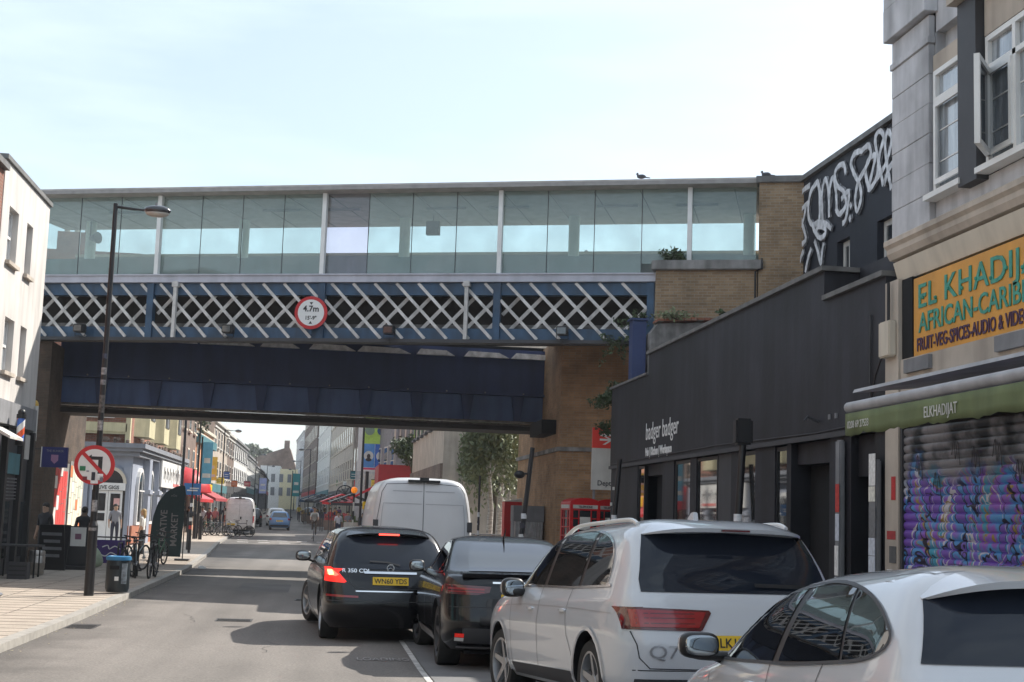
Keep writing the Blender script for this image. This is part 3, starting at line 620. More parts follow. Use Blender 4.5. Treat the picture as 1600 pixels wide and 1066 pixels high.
# roller shutter with graffiti
def shutter_mat():
    m = bpy.data.materials.new('graffiti shutter'); m.use_nodes = True; t = m.node_tree; n = t.nodes; p = n['Principled BSDF']; L = t.links.new
    c = n.new('ShaderNodeTexCoord'); sp = n.new('ShaderNodeSeparateXYZ'); L(c.outputs['Object'], sp.inputs[0])
    z1 = n.new('ShaderNodeTexNoise'); z1.inputs['Scale'].default_value = .75; z1.inputs['Detail'].default_value = 1.5; z1.inputs['Distortion'].default_value = 2.2; L(c.outputs['Object'], z1.inputs['Vector'])
    r = n.new('ShaderNodeValToRGB'); e = r.color_ramp.elements; r.color_ramp.interpolation = 'EASE'
    cols = [(.0, C(70, 50, 120)), (.40, C(122, 84, 180)), (.47, C(80, 150, 205)), (.53, C(150, 90, 190)), (.60, C(60, 160, 185)), (.68, C(130, 105, 200)), (.8, C(84, 50, 110))]
    e[0].position = 0; e[0].color = cols[0][1]; e[1].position = 1; e[1].color = cols[-1][1]
    for q, k in cols[1:]: w = e.new(q); w.color = k
    L(z1.outputs['Fac'], r.inputs[0])
    z2 = n.new('ShaderNodeTexNoise'); z2.inputs['Scale'].default_value = 2.4; z2.inputs['Detail'].default_value = 3; L(c.outputs['Object'], z2.inputs['Vector'])
    r2 = n.new('ShaderNodeValToRGB'); r2.color_ramp.elements[0].position = .40; r2.color_ramp.elements[0].color = (.018, .02, .022, 1); r2.color_ramp.elements[1].position = .58; r2.color_ramp.elements[1].color = C(140, 136, 138)
    L(z2.outputs['Fac'], r2.inputs[0])
    ad = n.new('ShaderNodeMath'); ad.operation = 'MULTIPLY_ADD'; ad.inputs[1].default_value = .9; L(z2.outputs['Fac'], ad.inputs[0]); L(sp.outputs[2], ad.inputs[2])
    mr = n.new('ShaderNodeMapRange'); mr.inputs[1].default_value = 2.86; mr.inputs[2].default_value = 3.12; L(ad.outputs[0], mr.inputs[0])
    mx = n.new('ShaderNodeMix'); mx.data_type = 'RGBA'; L(mr.outputs[0], mx.inputs[0]); L(r.outputs[0], mx.inputs[6]); L(r2.outputs[0], mx.inputs[7])
    z4 = n.new('ShaderNodeTexNoise'); z4.inputs['Scale'].default_value = .8; z4.inputs['Detail'].default_value = 1; z4.inputs['Distortion'].default_value = 2.2
    m4 = n.new('ShaderNodeMapping'); m4.inputs['Location'].default_value = (3, 5, 2); m4.inputs['Scale'].default_value = (1, 1.3, .75); L(c.outputs['Object'], m4.inputs[0]); L(m4.outputs[0], z4.inputs['Vector'])
    last = mx.outputs[2]
    for src, cen, wd, colr in ((z4, .50, .010, C(205, 200, 205)), (z1, .56, .008, C(165, 140, 60)), (z1, .44, .010, C(34, 26, 52)), (z4, .60, .009, C(30, 24, 46))):
        sb_ = n.new('ShaderNodeMath'); sb_.operation = 'SUBTRACT'; sb_.inputs[1].default_value = cen; L(src.outputs['Fac'], sb_.inputs[0])
        ab_ = n.new('ShaderNodeMath'); ab_.operation = 'ABSOLUTE'; L(sb_.outputs[0], ab_.inputs[0])
        lt_ = n.new('ShaderNodeMath'); lt_.operation = 'LESS_THAN'; lt_.inputs[1].default_value = wd; L(ab_.outputs[0], lt_.inputs[0])
        iv_ = n.new('ShaderNodeMath'); iv_.operation = 'SUBTRACT'; iv_.inputs[0].default_value = 1; L(mr.outputs[0], iv_.inputs[1])
        mu_ = n.new('ShaderNodeMath'); mu_.operation = 'MULTIPLY'; L(lt_.outputs[0], mu_.inputs[0]); L(iv_.outputs[0], mu_.inputs[1])
        mm_ = n.new('ShaderNodeMix'); mm_.data_type = 'RGBA'; mm_.inputs[7].default_value = colr; L(mu_.outputs[0], mm_.inputs[0]); L(last, mm_.inputs[6]); last = mm_.outputs[2]
    L(last, p.inputs['Base Color']); p.inputs['Roughness'].default_value = .38; p.inputs['Metallic'].default_value = .15
    return m
b = B(); vs = []; zs = []; z = .1; SX = FX+.05
while z < 3.08: zs += [(z, .0), (z+.02, .022), (z+.058, .030), (z+.085, .022), (z+.098, .0)]; z += .1
n = len(zs)
for y in (16.1, 9.2): vs += [(SX-d, y, z) for z, d in zs]
b._a(vs, [(i, n+i, n+i+1, i+1) for i in range(n-1)])
SH = b.build('roller_shutter', shutter_mat(), EB, smooth=True)
B().box(SX+.01, FX+.349, 9.2, 16.11, .1, 3.19).build('shutter_backing', 'void', EB)
b = B().box(SX-.05, SX+.04, 16.06, 16.115, .1, 3.19).build('shutter_guide', 'darkgrey', EB)
rg = random.Random(11)
def strokes(col, name, lst, w):
    b = B()
    for st in lst: ribbon(b, [(SX-.034, y, z) for y, z in smoothline(st, 5)], w, (-1, 0, 0), .003)
    b.build(name, col, SH)
b = B()
for i in range(9):
    y = 15.2-i*.66; z = rg.uniform(.75, 1.45)
    for j in range(3): b.ball((SX-.033, y+rg.uniform(-.07, .07), z+rg.uniform(-.06, .06)), (.003, rg.uniform(.02, .05), rg.uniform(.02, .045)), 8)
b.build('yellow_dabs', T('mustard spray', C(170, 140, 40), .6, .3, 12), SH)
dk = []
for i in range(22):
    y = 15.7-i*.24; z = 2.45+rg.uniform(-.12, .3); dk.append([(y, z), (y-.06, z+.18), (y-.1, z-.05), (y-.16, z+.14), (y-.22, z-.12)])
for q in dk[::2]: strokes('black', 'black_tag', [q], .020)
# meter box and stickers on the pilaster
mb = thing('meter_box', 'small cream electrical box on the pilaster left of the orange sign', 'electrical box')
B().box(FX-.12, FX-.022, 16.17, 16.5, 3.98, 4.42).build('box', 'cream', mb, bevel=.015); B().tube([(FX-.07, 16.3, 4.42), (FX-.07, 16.3, 4.9)], .02, 6).build('conduit', 'black', mb)
B().tube([(FX-.08, 16.5, 3.98), (FX-.1, 16.62, 3.8), (FX-.1, 16.85, 3.3)], .012, 6).build('cable', 'black', mb); rebase(mb, FX, 16.4, 3.98)
for col, y, z, w, h in (((190, 50, 50), 16.2, 2.25, .12, .28), ((225, 225, 225), 16.15, 1.2, .3, .22), ((200, 120, 110), 16.17, .8, .3, .35), ((90, 90, 90), 16.18, 1.5, .2, .2), ((170, 60, 60), 16.2, 1.78, .25, .1)): sticker(EB, FX-.021, y, z, w, h, col)
rebase(EB, 9, 10, 0)
def poster_column(y, wid, label, seedv):
    t = thing('drainpipe', label, 'drainpipe'); r = random.Random(seedv)
    B().box(FX-.10, FX-.02, y, y+wid, .1, 2.75 if wid > .2 else 3.05).build('pipe', 'grey', t, bevel=.02); z = .15
    while z < 2.5:
        h = r.uniform(.15, .4); c = r.choice([(230, 228, 225), (200, 205, 215), (190, 60, 55), (120, 120, 122), (225, 222, 210)]); sticker(t, FX-.102, y+r.uniform(0, .03), z, wid-.04, h, c); z += h+r.uniform(0, .08)
    return rebase(t, FX-.1, y, .1)
poster_column(17.85, .17, 'grey downpipe pasted with torn white stickers between the two bar doorways', 4)
poster_column(16.62, .24, 'pipe plastered with red and white bills beside the roller shutter', 5)

# ================================================================ left side near buildings
LX = -7.5
LB = thing('corner_building', 'pale rendered three storey building with small sash windows at the left edge', 'building')
def flat_wall(y0, y1, z0, z1, holes, x=LX, d=.3):
    b = B(); ys = sorted({y0, y1, *[h[0] for h in holes], *[h[1] for h in holes]})
    for a, c in zip(ys, ys[1:]):
        hs = sorted([h for h in holes if h[0] <= a and h[1] >= c], key=lambda h: h[2]); z = z0
        for h in hs: b.box(x-d, x, a, c, z, h[2]); z = h[3]
        b.box(x-d, x, a, c, z, z1)
    return b
hl = [(33.1, 34.1, 7.35, 8.62), (35.05, 35.75, 7.35, 8.62), (33.5, 34.5, 4.85, 6.1), (35.2, 35.9, 4.85, 6.1)]
b = flat_wall(32.4, 37.6, 4.2, 9.55, hl); b.box(-14, LX-.3, 32.4, 37.6, 4.2, 9.55); b.build('wall', M('pale pink white render', (.60, .56, .525), .85, .08, 1.0, bump=.08, stain=.2), LB)
B().box(-14, LX+.06, 32.35, 37.65, 9.552, 9.66).build('coping', 'lead', LB)
for y0, y1, z0, z1 in hl:
    x = LX-.2; b = B().box(x, x+.06, y0, y0+.07, z0, z1).box(x, x+.06, y1-.07, y1, z0, z1).box(x, x+.06, y0+.07, y1-.07, z1-.07, z1).box(x, x+.06, y0+.07, y1-.07, z0, z0+.07).box(x, x+.07, y0+.07, y1-.07, (z0+z1)/2-.03, (z0+z1)/2+.03)
    f = b.build('window', 'white', LB); B().box(x+.02, x+.03, y0+.07, y1-.07, z0+.07, z1-.07).build('pane', 'curtainpane', f)
    B().box(LX-.2, LX+.1, y0-.06, y1+.06, z0-.09, z0-.002).build('sill', 'creamd', f)
b = B(); b.box(-14, LX-.01, 32.4, 37.6, -.1, 4.19); b.build('shop_base', 'darkgrey', LB)
B().box(LX-.009, LX+.2, 32.4, 36.9, 3.62, 4.15).build('fascia', 'grey', LB)
B().prism([(LX, 3.6), (LX+.55, 3.3), (LX+.55, 3.24), (LX, 3.5)], 1, 32.4, 33.8).build('awning', 'offwhite', LB)
for y in (32.5, 34.2, 35.9, 37.2): B().box(LX-.008, LX+.12, y, y+.22, .1, 3.6).build('pilaster', 'black', LB)
B().box(LX-.008, LX+.09, 34.45, 35.85, 2.5, 3.0).build('fascia_panel', 'teal', LB)
b = B()
for i in range(7): b.box(LX-.008, LX+.05, 34.45, 35.85, 1.9+i*.08, 1.93+i*.08)
b.build('shutter_slats', 'grey', LB)
for y in (32.8, 34.45, 36.15): B().box(LX-.008, LX+.01, y, y+1.0, .5, 1.85).build('shop_window', 'winglass', LB)
B().box(LX+.121, LX+.14, 36.1, 36.6, 2.9, 3.5).build('poster', 'offwhite', LB)
B().tube([(LX+.08, 37.4, 4.3), (LX+.08, 37.4, 3.4)], .05, 8).build('downpipe', 'offwhite', LB)
rebase(LB, -10, 35, 0)
# brick and rendered neighbours standing nearer along the left pavement
for i, (y0, y1, m, h, lab, cat) in enumerate(((18, 32.3, 'brickr', 9.25, 'red brick terrace just before the pale building, its edge at the left border', 'building'), (4, 17.9, 'cream', 8.6, 'cream rendered terrace on the left pavement, mirrored in the car windows', 'building'), (-14, 3.9, 'creamd', 9.8, 'beige rendered terrace nearest the camera on the left pavement', 'building'))):
    t = thing('terrace_building', lab, cat); hs = []
    y = y0+1
    while y < y1-1.4:
        for z in (4.7, 7.0): hs.append((y, y+1.0, z, z+1.4))
        y += 2.3
    b = flat_wall(y0, y1, 3.4, h, hs); b.box(-15, LX-.3, y0, y1, 3.4, h); b.build('wall', m, t)
    for (a, c, z0, z1) in hs:
        x = LX-.18; b = B().box(x, x+.06, a, a+.08, z0, z1).box(x, x+.06, c-.08, c, z0, z1).box(x, x+.06, a+.08, c-.08, z1-.08, z1).box(x, x+.06, a+.08, c-.08, z0, z0+.08).box(x, x+.06, (a+c)/2-.03, (a+c)/2+.03, z0+.08, z1-.08)
        f = b.build('window', 'white', t); B().box(x+.02, x+.03, a+.08, c-.08, z0+.08, z1-.08).build('pane', 'winglass', f)
    B().box(-15, LX+.12, y0-.02, y1+.02, h+.002, h+.14).build('coping', 'lead', t); B().box(-15, LX+.02, y0, y1, -.1, 3.39).build('shopfront', ['brickbr', 'teal', 'darkgrey'][i], t)
    y = y0+.6
    while y < y1-3: B().box(LX+.021, LX+.04, y, y+3, .6, 2.6).build('shop_window', 'shopglass', t); B().box(LX+.021, LX+.2, y, y+3, 2.8, 3.3).build('fascia', ['cream', 'redpaint', 'greenfab'][(i+int(y)) % 3], t); y += 4
    rebase(t, -10, (y0+y1)/2, 0)
# ================================================================ vehicles
def catmull(rows, k=3):
    out = []
    for i in range(len(rows)-1):
        a, b, c, d = rows[max(i-1, 0)], rows[i], rows[i+1], rows[min(i+2, len(rows)-1)]
        for j in range(k):
            t = j/k; out.append([max(min(.5*((2*b[m])+(-a[m]+c[m])*t+(2*a[m]-5*b[m]+4*c[m]-d[m])*t*t+(-a[m]+3*b[m]-3*c[m]+d[m])*t**3), max(b[m], c[m])+.012), min(b[m], c[m])-.012) for m in range(len(b))])
            if m == 0: pass
    for r, s in zip(out, out[1:]): s[0] = max(s[0], r[0]+.001)
    out.append(list(rows[-1])); return out
class Car:
    """origin at the rear centre on the ground, y forward; the body is a stack of rounded horizontal sections"""
    def __init__(s, name, label, cat, group, rows, paint, axles, wr, track, N=104, arch=None, k=3):
        s.root = thing(name, label, cat, group); s.paint = paint; s.hw = max(r[3] for r in rows)
        R_ = catmull(rows, k); v = []; f = []
        for z, yr, yf, hw, nr, nf in R_:
            mid = yr+(yf-yr)*.5; hl = (yf-yr)/2
            for i in range(N):
                t = 2*pi*i/N; c, q = cos(t), sin(t); n = nr if q < 0 else nf
                mm = n*(2.4 if q < 0 else 1.5)
                v.append((hw*math.copysign(abs(c)**(2/n), c), mid+hl*math.copysign(abs(q)**(2/mm), q), z))
        m = len(R_)
        for j in range(m-1): f += [(j*N+i, j*N+(i+1) % N, (j+1)*N+(i+1) % N, (j+1)*N+i) for i in range(N)]
        z0 = R_[0][0]; z1 = R_[-1][0]
        v.append((0, (R_[0][1]+R_[0][2])/2, z0)); v.append((0, (R_[-1][1]+R_[-1][2])/2, z1+.004)); cb, ct = len(v)-2, len(v)-1
        f += [(cb, (i+1) % N, i) for i in range(N)]+[(ct, (m-1)*N+i, (m-1)*N+(i+1) % N) for i in range(N)]
        me = bpy.data.meshes.new('body'); me.from_pydata(v, [], f); me.update()
        s.bvh = BVHTree.FromPolygons(v, f)
        o = bpy.data.objects.new('tmp', me); SC.collection.objects.link(o); me.materials.append(paint); me.materials.append(K['void']); cut = []
        ar = arch or wr+.06
        for y in axles:
            for sx in (-1, 1):
                b = B().cyl((sx*(s.hw-.30), y, wr+.02), (sx*(s.hw+.2), y, wr+.02), ar, n=40); c = b.build('cut', ['void']); cut.append(c)
                md = o.modifiers.new('b', 'BOOLEAN'); md.operation = 'DIFFERENCE'; md.solver = 'EXACT'; md.object = c; md.material_mode = 'TRANSFER'
        dg = bpy.context.evaluated_depsgraph_get(); dg.update()
        me2 = bpy.data.meshes.new_from_object(o.evaluated_get(dg), preserve_all_data_layers=True, depsgraph=dg); me2.name = 'body'
        bpy.data.objects.remove(o); [bpy.data.objects.remove(c) for c in cut]
        me2.shade_smooth(); me2.set_sharp_from_angle(angle=radians(34))
        s.body = bpy.data.objects.new('body', me2); SC.collection.objects.link(s.body); s.body.parent = s.root
        s.axles = axles; s.wr = wr
    def cast(s, side, p, off):
        if side in 'LR':
            sg = -1 if side == 'L' else 1; h = s.bvh.ray_cast(Vector((sg*3, p[0], p[1])), Vector((-sg, 0, 0)))
        elif side == 'B': h = s.bvh.ray_cast(Vector((p[0], -2, p[1])), Vector((0, 1, 0)))
        elif side == 'F': h = s.bvh.ray_cast(Vector((p[0], 9, p[1])), Vector((0, -1, 0)))
        else: h = s.bvh.ray_cast(Vector((p[0], p[1], 4)), Vector((0, 0, -1)))
        if h[0] is None:
            q = {'L': (-s.hw, p[0], p[1]), 'R': (s.hw, p[0], p[1]), 'B': (p[0], .1, p[1]), 'F': (p[0], 4.5, p[1]), 'T': (p[0], p[1], 1.4)}[side]
            h = s.bvh.find_nearest(Vector(q))
        return h[0]+h[1]*off
    def patch(s, side, pts, name, mat, off=.004, step=.05, parent=None, label=None, curve=0):
        if curve: pts = smoothline(list(pts)+[pts[0]], curve)[:-1]
        bd = []
        for i in range(len(pts)):
            a, b = Vector(pts[i]), Vector(pts[(i+1) % len(pts)]); k = max(1, int((b-a).length/step))
            bd += [a.lerp(b, j/k) for j in range(k)]
        xs = [p.x for p in bd]; ys = [p.y for p in bd]; n = len(bd); P = list(bd)
        def inside(q):
            r = False
            for i in range(n):
                a, b = bd[i], bd[(i+1) % n]
                if (a.y > q.y) != (b.y > q.y) and q.x < (b.x-a.x)*(q.y-a.y)/(b.y-a.y)+a.x: r = not r
            return r
        x = min(xs)+step/2
        while x < max(xs):
            y = min(ys)+step/2
            while y < max(ys):
                q = Vector((x, y))
                if inside(q) and min((q-w).length for w in bd) > step*.4: P.append(q)
                y += step
            x += step
        r = delaunay_2d_cdt(P, [], [list(range(n))], 1, 1e-6)
        v = [s.cast(side, p, off) for p in r[0]]; f = [tuple(q) for q in r[2]]
        me = bpy.data.meshes.new(name); me.from_pydata([tuple(q) for q in v], [], f); me.update()
        bm = bmesh.new(); bm.from_mesh(me); bmesh.ops.recalc_face_normals(bm, faces=bm.faces); bm.faces.ensure_lookup_table()
        c = sum((fa.calc_center_median() for fa in bm.faces), Vector())/max(1, len(bm.faces)); nn = sum((fa.normal*fa.calc_area() for fa in bm.faces), Vector())
        dr = {'L': Vector((-1, 0, 0)), 'R': Vector((1, 0, 0)), 'B': Vector((0, -1, 0)), 'F': Vector((0, 1, 0)), 'T': Vector((0, 0, 1))}[side]
        if nn.dot(dr) < 0: bmesh.ops.reverse_faces(bm, faces=bm.faces)
        bm.to_mesh(me); bm.free(); me.shade_smooth()
        me.materials.append(K[mat] if isinstance(mat, str) else mat)
        o = bpy.data.objects.new(name, me); SC.collection.objects.link(o); o.parent = parent or s.root
        if label: o['label'] = label
        return o
    def line(s, side, pts, w, mat, name='seam', off=.003, closed=False, curve=0, parent=None):
        if curve: pts = smoothline(list(pts)+([pts[0]] if closed else []), curve)
        elif closed: pts = list(pts)+[pts[0]]
        q = []
        for a, b in zip(pts, pts[1:]):
            a, b = Vector(a), Vector(b); k = max(1, int((b-a).length/.06)); q += [a.lerp(b, j/k) for j in range(k)]
        q.append(Vector(pts[-1])); b = B(); v = []; n = len(q)
        for i, p in enumerate(q):
            d = (q[min(i+1, n-1)]-q[max(i-1, 0)]).normalized(); e = Vector((-d.y, d.x))*w/2
            v += [s.cast(side, p+e, off), s.cast(side, p-e, off)]
        b._a(v, [(2*i, 2*i+1, 2*i+3, 2*i+2) for i in range(n-1)])
        return b.build(name, mat, parent or s.body)
    def wheels(s, rim='steel', spokes=5, rr=.7, width=.24, steer=0, track=None):
        t = B(); r = s.wr; w = width/2
        t.lathe([(r*rr, -w), (r*.93, -w), (r, -w*.72), (r, w*.72), (r*.93, w), (r*rr, w), (r*rr, w*.3), (r*rr, -w)], n=36, ax=0)
        q = B(); q.lathe([(r*rr, -w*.98), (r*rr-.02, -w*.98), (r*rr-.035, -w*.5), (r*rr-.035, w*.5), (r*rr, w*.98)], n=36, ax=0).lathe([(.001, -w*.75), (.06, -w*.75), (.075, -w*.55), (.075, w*.2)], n=18, ax=0)
        for i in range(spokes):
            q.X = Matrix.Rotation(2*pi*i/spokes, 4, 'X')
            q._a([(-w*.7, -.035, .04), (-w*.7, .035, .04), (-w*.92, .022, r*rr-.02), (-w*.92, -.022, r*rr-.02), (-w*.3, -.035, .04), (-w*.3, .035, .04), (-w*.6, .022, r*rr-.02), (-w*.6, -.022, r*rr-.02)],
                 [(0, 1, 2, 3), (7, 6, 5, 4), (0, 4, 5, 1), (1, 5, 6, 2), (2, 6, 7, 3), (3, 7, 4, 0)])
        q.X = None; d = B().cyl((w*.1, 0, 0), (w*.2, 0, 0), r*rr-.04, n=24)
        x = track or s.hw-w-.03; first = None
        for j, y in enumerate(s.axles):
            for sx in (-1, 1):
                if first is None:
                    o = t.build('wheel', 'rubber', s.root, smooth=True); m = q.build('rim', rim, o, smooth=True); n = d.build('brake_disc', 'darkgrey', o); first = o
                else: o = dup(first, s.root)
                o.location = (sx*x, y, r); o.rotation_euler = (0, 0, (pi if sx > 0 else 0)+(steer if j else 0))
    def under(s, y0, y1, mat='void'):
        B().box(-s.hw+.3, s.hw-.3, y0, y1, .2, .5).build('underbody', mat, s.root)
    def decal(s, side, word, size, x, z, mat, off=.007, sx=1, bold=.002, parent=None, name='badge', align='LEFT'):
        o = text(word, size, mat, parent or s.body, (0, 0, 0), (1, 0, 0), (0, 1, 0), name, 0, sx, bold, align=align)
        for v in o.data.vertices: v.co = s.cast(side, (x+v.co.x, z+v.co.y), off)
        return o
    def tail_spoiler(s, yj, over, zt, w, droop, sweep, paint, name='spoiler'):
        b = B(); n = 24; m = 6; v = []
        for i in range(n+1):
            x = -w+2*w*i/n; q = (x/w)**2; z1 = zt-droop*q*q; y1 = s.cast('B', (x, z1-.01), 0).y-over*(1-q**3)-.004
            x2 = x*.97; h = s.cast('T', (x2, yj+sweep*q), .0); zj = h.z
            for j in range(m+1):
                t = j/m; v.append((x+(x2-x)*t, y1+(h.y-y1)*t, z1+(zj+.003-z1)*math.sin(t*pi/2)))
            for j in range(m+1):
                t = 1-j/m; v.append((x+(x2-x)*t, y1+.015+(h.y-y1)*t, z1-.008-.022*(1-q**3)+(zj-.04-z1)*math.sin(t*pi/2)))
        k = 2*(m+1); f = [(i*k+j, i*k+(j+1) % k, (i+1)*k+(j+1) % k, (i+1)*k+j) for i in range(n) for j in range(k)]; f += [tuple(range(k))[::-1], tuple(range(n*k, n*k+k))]
        b._a(v, f); return b.build(name, paint, s.root, smooth=True)
    def mirror(s, y, z, x, shell, size=(.10, .06, .075), both=True, face=True):
        for sx in ((-1, 1) if both else (-1,)):
            m = B().ball((sx*x, y+.012, z), size, 20, .72).build('wing_mirror', shell, s.root, smooth=True); B().ball((sx*x, y-.012, z), (size[0]*.99, size[1]*.85, size[2]*.99), 20, .66).build('mirror_rim', 'black', m, smooth=True)
            B().tube([(sx*(x-.06), y+.02, z-.05), (sx*(x-.17), y+.03, z-.09)], .022, 8).build('mirror_arm', 'black', m)
            if face: g = B().ball((sx*x, y-.012-size[1]*.86, z), (size[0]*.80, .006, size[2]*.74), 20, .6).build('mirror_glass', T('mirror', (.30, .32, .34), .02, 0, metal=1), m, smooth=True)
def clip(poly, lo=None, hi=None):
    def cut(P, f):
        o = []
        for i in range(len(P)):
            a, b = P[i], P[(i+1) % len(P)]; fa, fb = f(a), f(b)
            if fa >= 0: o.append(a)
            if (fa >= 0) != (fb >= 0): t = fa/(fa-fb); o.append((a[0]+(b[0]-a[0])*t, a[1]+(b[1]-a[1])*t))
        return o
    if lo is not None: poly = cut(poly, lambda p: p[0]-lo(p[1]))
    if hi is not None: poly = cut(poly, lambda p: hi(p[1])-p[0])
    return poly
def inset(poly, d):
    cx = sum(p[0] for p in poly)/len(poly); cy = sum(p[1] for p in poly)/len(poly); out = []
    for p in poly:
        v = Vector((p[0]-cx, p[1]-cy)); L = v.length; v = v*(max(L-d, 0)/L) if L else v; out.append((cx+v.x, cy+v.y))
    return out
P_white = M('white car paint', (.58, .595, .63), .28, .02, 2, coat=1.0, ior=1.5)
P_white2 = M('dusty white car paint', (.66, .65, .64), .34, .08, 4, coat=.7)
P_black = M('black car paint', (.004, .004, .006), .22, 0, coat=.45, ior=1.4)
P_van = M('white van paint', (.62, .62, .63), .4, .05, 1.5, coat=.3)
P_blue = M('pale blue car paint', C(88, 128, 172), .3, 0, coat=.8)
RL = M('red lamp lens', (.30, .008, .012), .12, 0, coat=1); RLd = M('dark red lamp lens', (.09, .004, .008), .12, 0, coat=1)
RLit = M('lit brake lamp', (1, .06, .04), .3, 0, emit=2.4); ALit = M('lit amber lamp', (1, .45, .16), .3, 0, emit=2.5); RMid = M('lit red lens', (.9, .03, .02), .2, 0, emit=.45); RRef = M('glowing reflector lens', (.75, .03, .02), .2, 0, emit=.12)  # RRef: an unlit reflector given a faint glow of its own
Zseam = T('panel gap', (.03, .03, .035), .6, 0)
def plate(car, x, z, word, y_off=.012):
    word_ = word; p = car.patch('B', [(x-.26, z-.055), (x+.26, z-.055), (x+.26, z+.055), (x-.26, z+.055)], 'number_plate', 'plate', off=y_off, step=.2)
    car.decal('B', word, .098, x, z-.034, 'black', y_off+.004, .98, .001, p, 'lettering', 'CENTER')
    return p
def side_glass(car, outline, cuts, trim='black', tw=.018, glass='carglass'):
    outline = smoothline(list(outline)+[outline[0]], 3)[:-1]
    for sd in 'LR':
        lo = None
        edges = [None]+cuts+[None]
        for i in range(len(edges)-1):
            a = edges[i]; c = edges[i+1]
            pl = clip(outline, (lambda z, a=a: a[1]+a[2]*(z-1)) if a else None, (lambda z, c=c: c[0]+c[2]*(z-1)) if c else None)
            if len(pl) > 2: car.patch(sd, pl, 'side_window', glass, .006, .05)
        car.patch(sd, inset(outline, -.012), 'window_frame', 'black', .002, .06)
        car.line(sd, inset(outline, -.018), tw, trim, 'window_trim', .009, closed=True, parent=car.root)

# ---------- white seven seat SUV
q7 = Car('parked_car', 'white SUV with roof rails and dark rear window, third car from the white van', 'car', 'cars along the right kerb',
  [(.26, .25, 4.80, .88, 6, 4.5), (.36, .08, 4.98, .955, 7, 4.5), (.50, .03, 5.03, .978, 7, 4.5), (.68, 0, 5.04, .985, 7, 4.5), (.80, .02, 5.0, .985, 7.5, 4.5), (.92, .05, 4.88, .972, 8, 4.5), (1.02, .08, 4.6, .955, 8, 4.5),
   (1.08, .11, 4.0, .935, 8, 5), (1.13, .14, 3.68, .918, 8, 6), (1.30, .21, 3.38, .865, 8, 6), (1.50, .33, 2.98, .795, 7, 6), (1.60, .40, 2.70, .735, 6, 5.5), (1.66, .48, 2.45, .64, 5, 5), (1.70, .72, 2.2, .50, 4.5, 4.5), (1.725, 1.1, 1.95, .3, 3.5, 3.5)],
  P_white, (.98, 3.98), .355, None, arch=.40)
q7.wheels('steel', 5, .72, .28, steer=.1); q7.under(.3, 4.7)
o7 = [(3.48, 1.145), (3.2, 1.29), (2.9, 1.43), (2.55, 1.545), (2.2, 1.60), (1.8, 1.615), (1.4, 1.60), (1.05, 1.56), (.82, 1.48), (.70, 1.36), (.66, 1.24), (.68, 1.17), (.80, 1.145)]
side_glass(q7, o7, [(1.35, 1.43, -.10), (2.36, 2.45, -.16)][0:1]+[(2.42, 2.52, -.16)], 'chrome', .02)
q7.patch('B', [(-.80, 1.10), (.80, 1.10), (.80, 1.2), (.745, 1.42), (.70, 1.56), (0, 1.585), (-.70, 1.56), (-.745, 1.42), (-.80, 1.2)], 'rear_window', 'rearglass', .006, .06)
sp = q7.tail_spoiler(.85, .24, 1.615, .70, .05, .02, P_white)
B().box(-.12, .12, .135, .16, 1.59, 1.605).build('high_brake_lamp', RLd, q7.root)
for sx in (-1, 1):
    L_ = [(sx*.955, .985), (sx*.27, .965), (sx*.255, .945), (sx*.34, .815), (sx*.36, .805), (sx*.94, .815)]
    l = q7.patch('B', L_, 'tail_lamp', RLd, .010, .025); q7.patch('B', [(sx*.90, .965), (sx*.30, .95), (sx*.37, .83), (sx*.89, .832)], 'lamp_inner', RL, .016, .03, parent=l)
    for zz in (.86, .90, .935): q7.line('B', [(sx*.40, zz), (sx*.86, zz)], .008, RLd, 'lamp_bar', .017, parent=l)
    q7.patch('L' if sx < 0 else 'R', [(.10, .985), (.24, .975), (.18, .83), (.10, .82)], 'side_lamp', RLd, .010, .03, parent=l)
    q7.line('B', [(sx*.90, .80), (sx*.86, .70), (sx*.84, .60), (sx*.76, .52), (0, .51)], .008, Zseam, off=.004)
    sd = 'L' if sx < 0 else 'R'
    q7.line(sd, [(1.55, 1.14), (1.62, .9), (1.55, .72), (1.42, .58), (1.40, .36)], .008, Zseam); q7.line(sd, [(2.50, 1.14), (2.52, .8), (2.48, .36)], .008, Zseam)
    q7.line(sd, [(3.55, 1.08), (3.50, .8), (3.42, .36)], .008, Zseam); q7.line(sd, [(.4, .93), (1.5, .955), (3.0, .965), (4.3, .93)], .010, T('crease', (.45, .45, .47), .3, 0, coat=1), 'crease')
    q7.patch(sd, [(1.45, .24+.06), (3.45, .30), (3.45, .40), (1.45, .42)], 'sill_trim', 'darkgrey', .008, .08)
    q7.line(sd, [(.98+.425*cos(a), .375+.425*sin(a)) for a in [pi*(-.04+i/14*1.08) for i in range(15)]], .035, P_white, 'arch_lip', .014)
    q7.line(sd, [(3.98+.425*cos(a), .375+.425*sin(a)) for a in [pi*(-.04+i/14*1.08) for i in range(15)]], .035, P_white, 'arch_lip', .014)
    for y in (1.72, 2.78):
        q = q7.cast(sd, (y, .93), 0); B().ball((q.x, y, .93), (.028, .10, .018), 12, .7).build('door_handle', P_white, q7.root, smooth=True)
    rl = []
    for y, dz in ((.62, .005), (.74, .035), (1.0, .045), (1.5, .045), (2.0, .045), (2.3, .04), (2.55, .02), (2.68, .0)):
        q = q7.cast('T', (sx*.655, y), 0); rl.append((sx*.665, y, q.z+dz))
    B().tube(smoothline(rl, 4), .019, 8).build('roof_rail', T('satin rail', (.72, .72, .70), .35, .02, metal=.35), q7.root, smooth=True)
q7.mirror(3.22, 1.12, 1.04, P_white, (.115, .075, .095))
B().ball((-.9995, 3.18, 1.08), (.09, .06, .05), 12).build('mirror_base', 'black', q7.root, smooth=True)
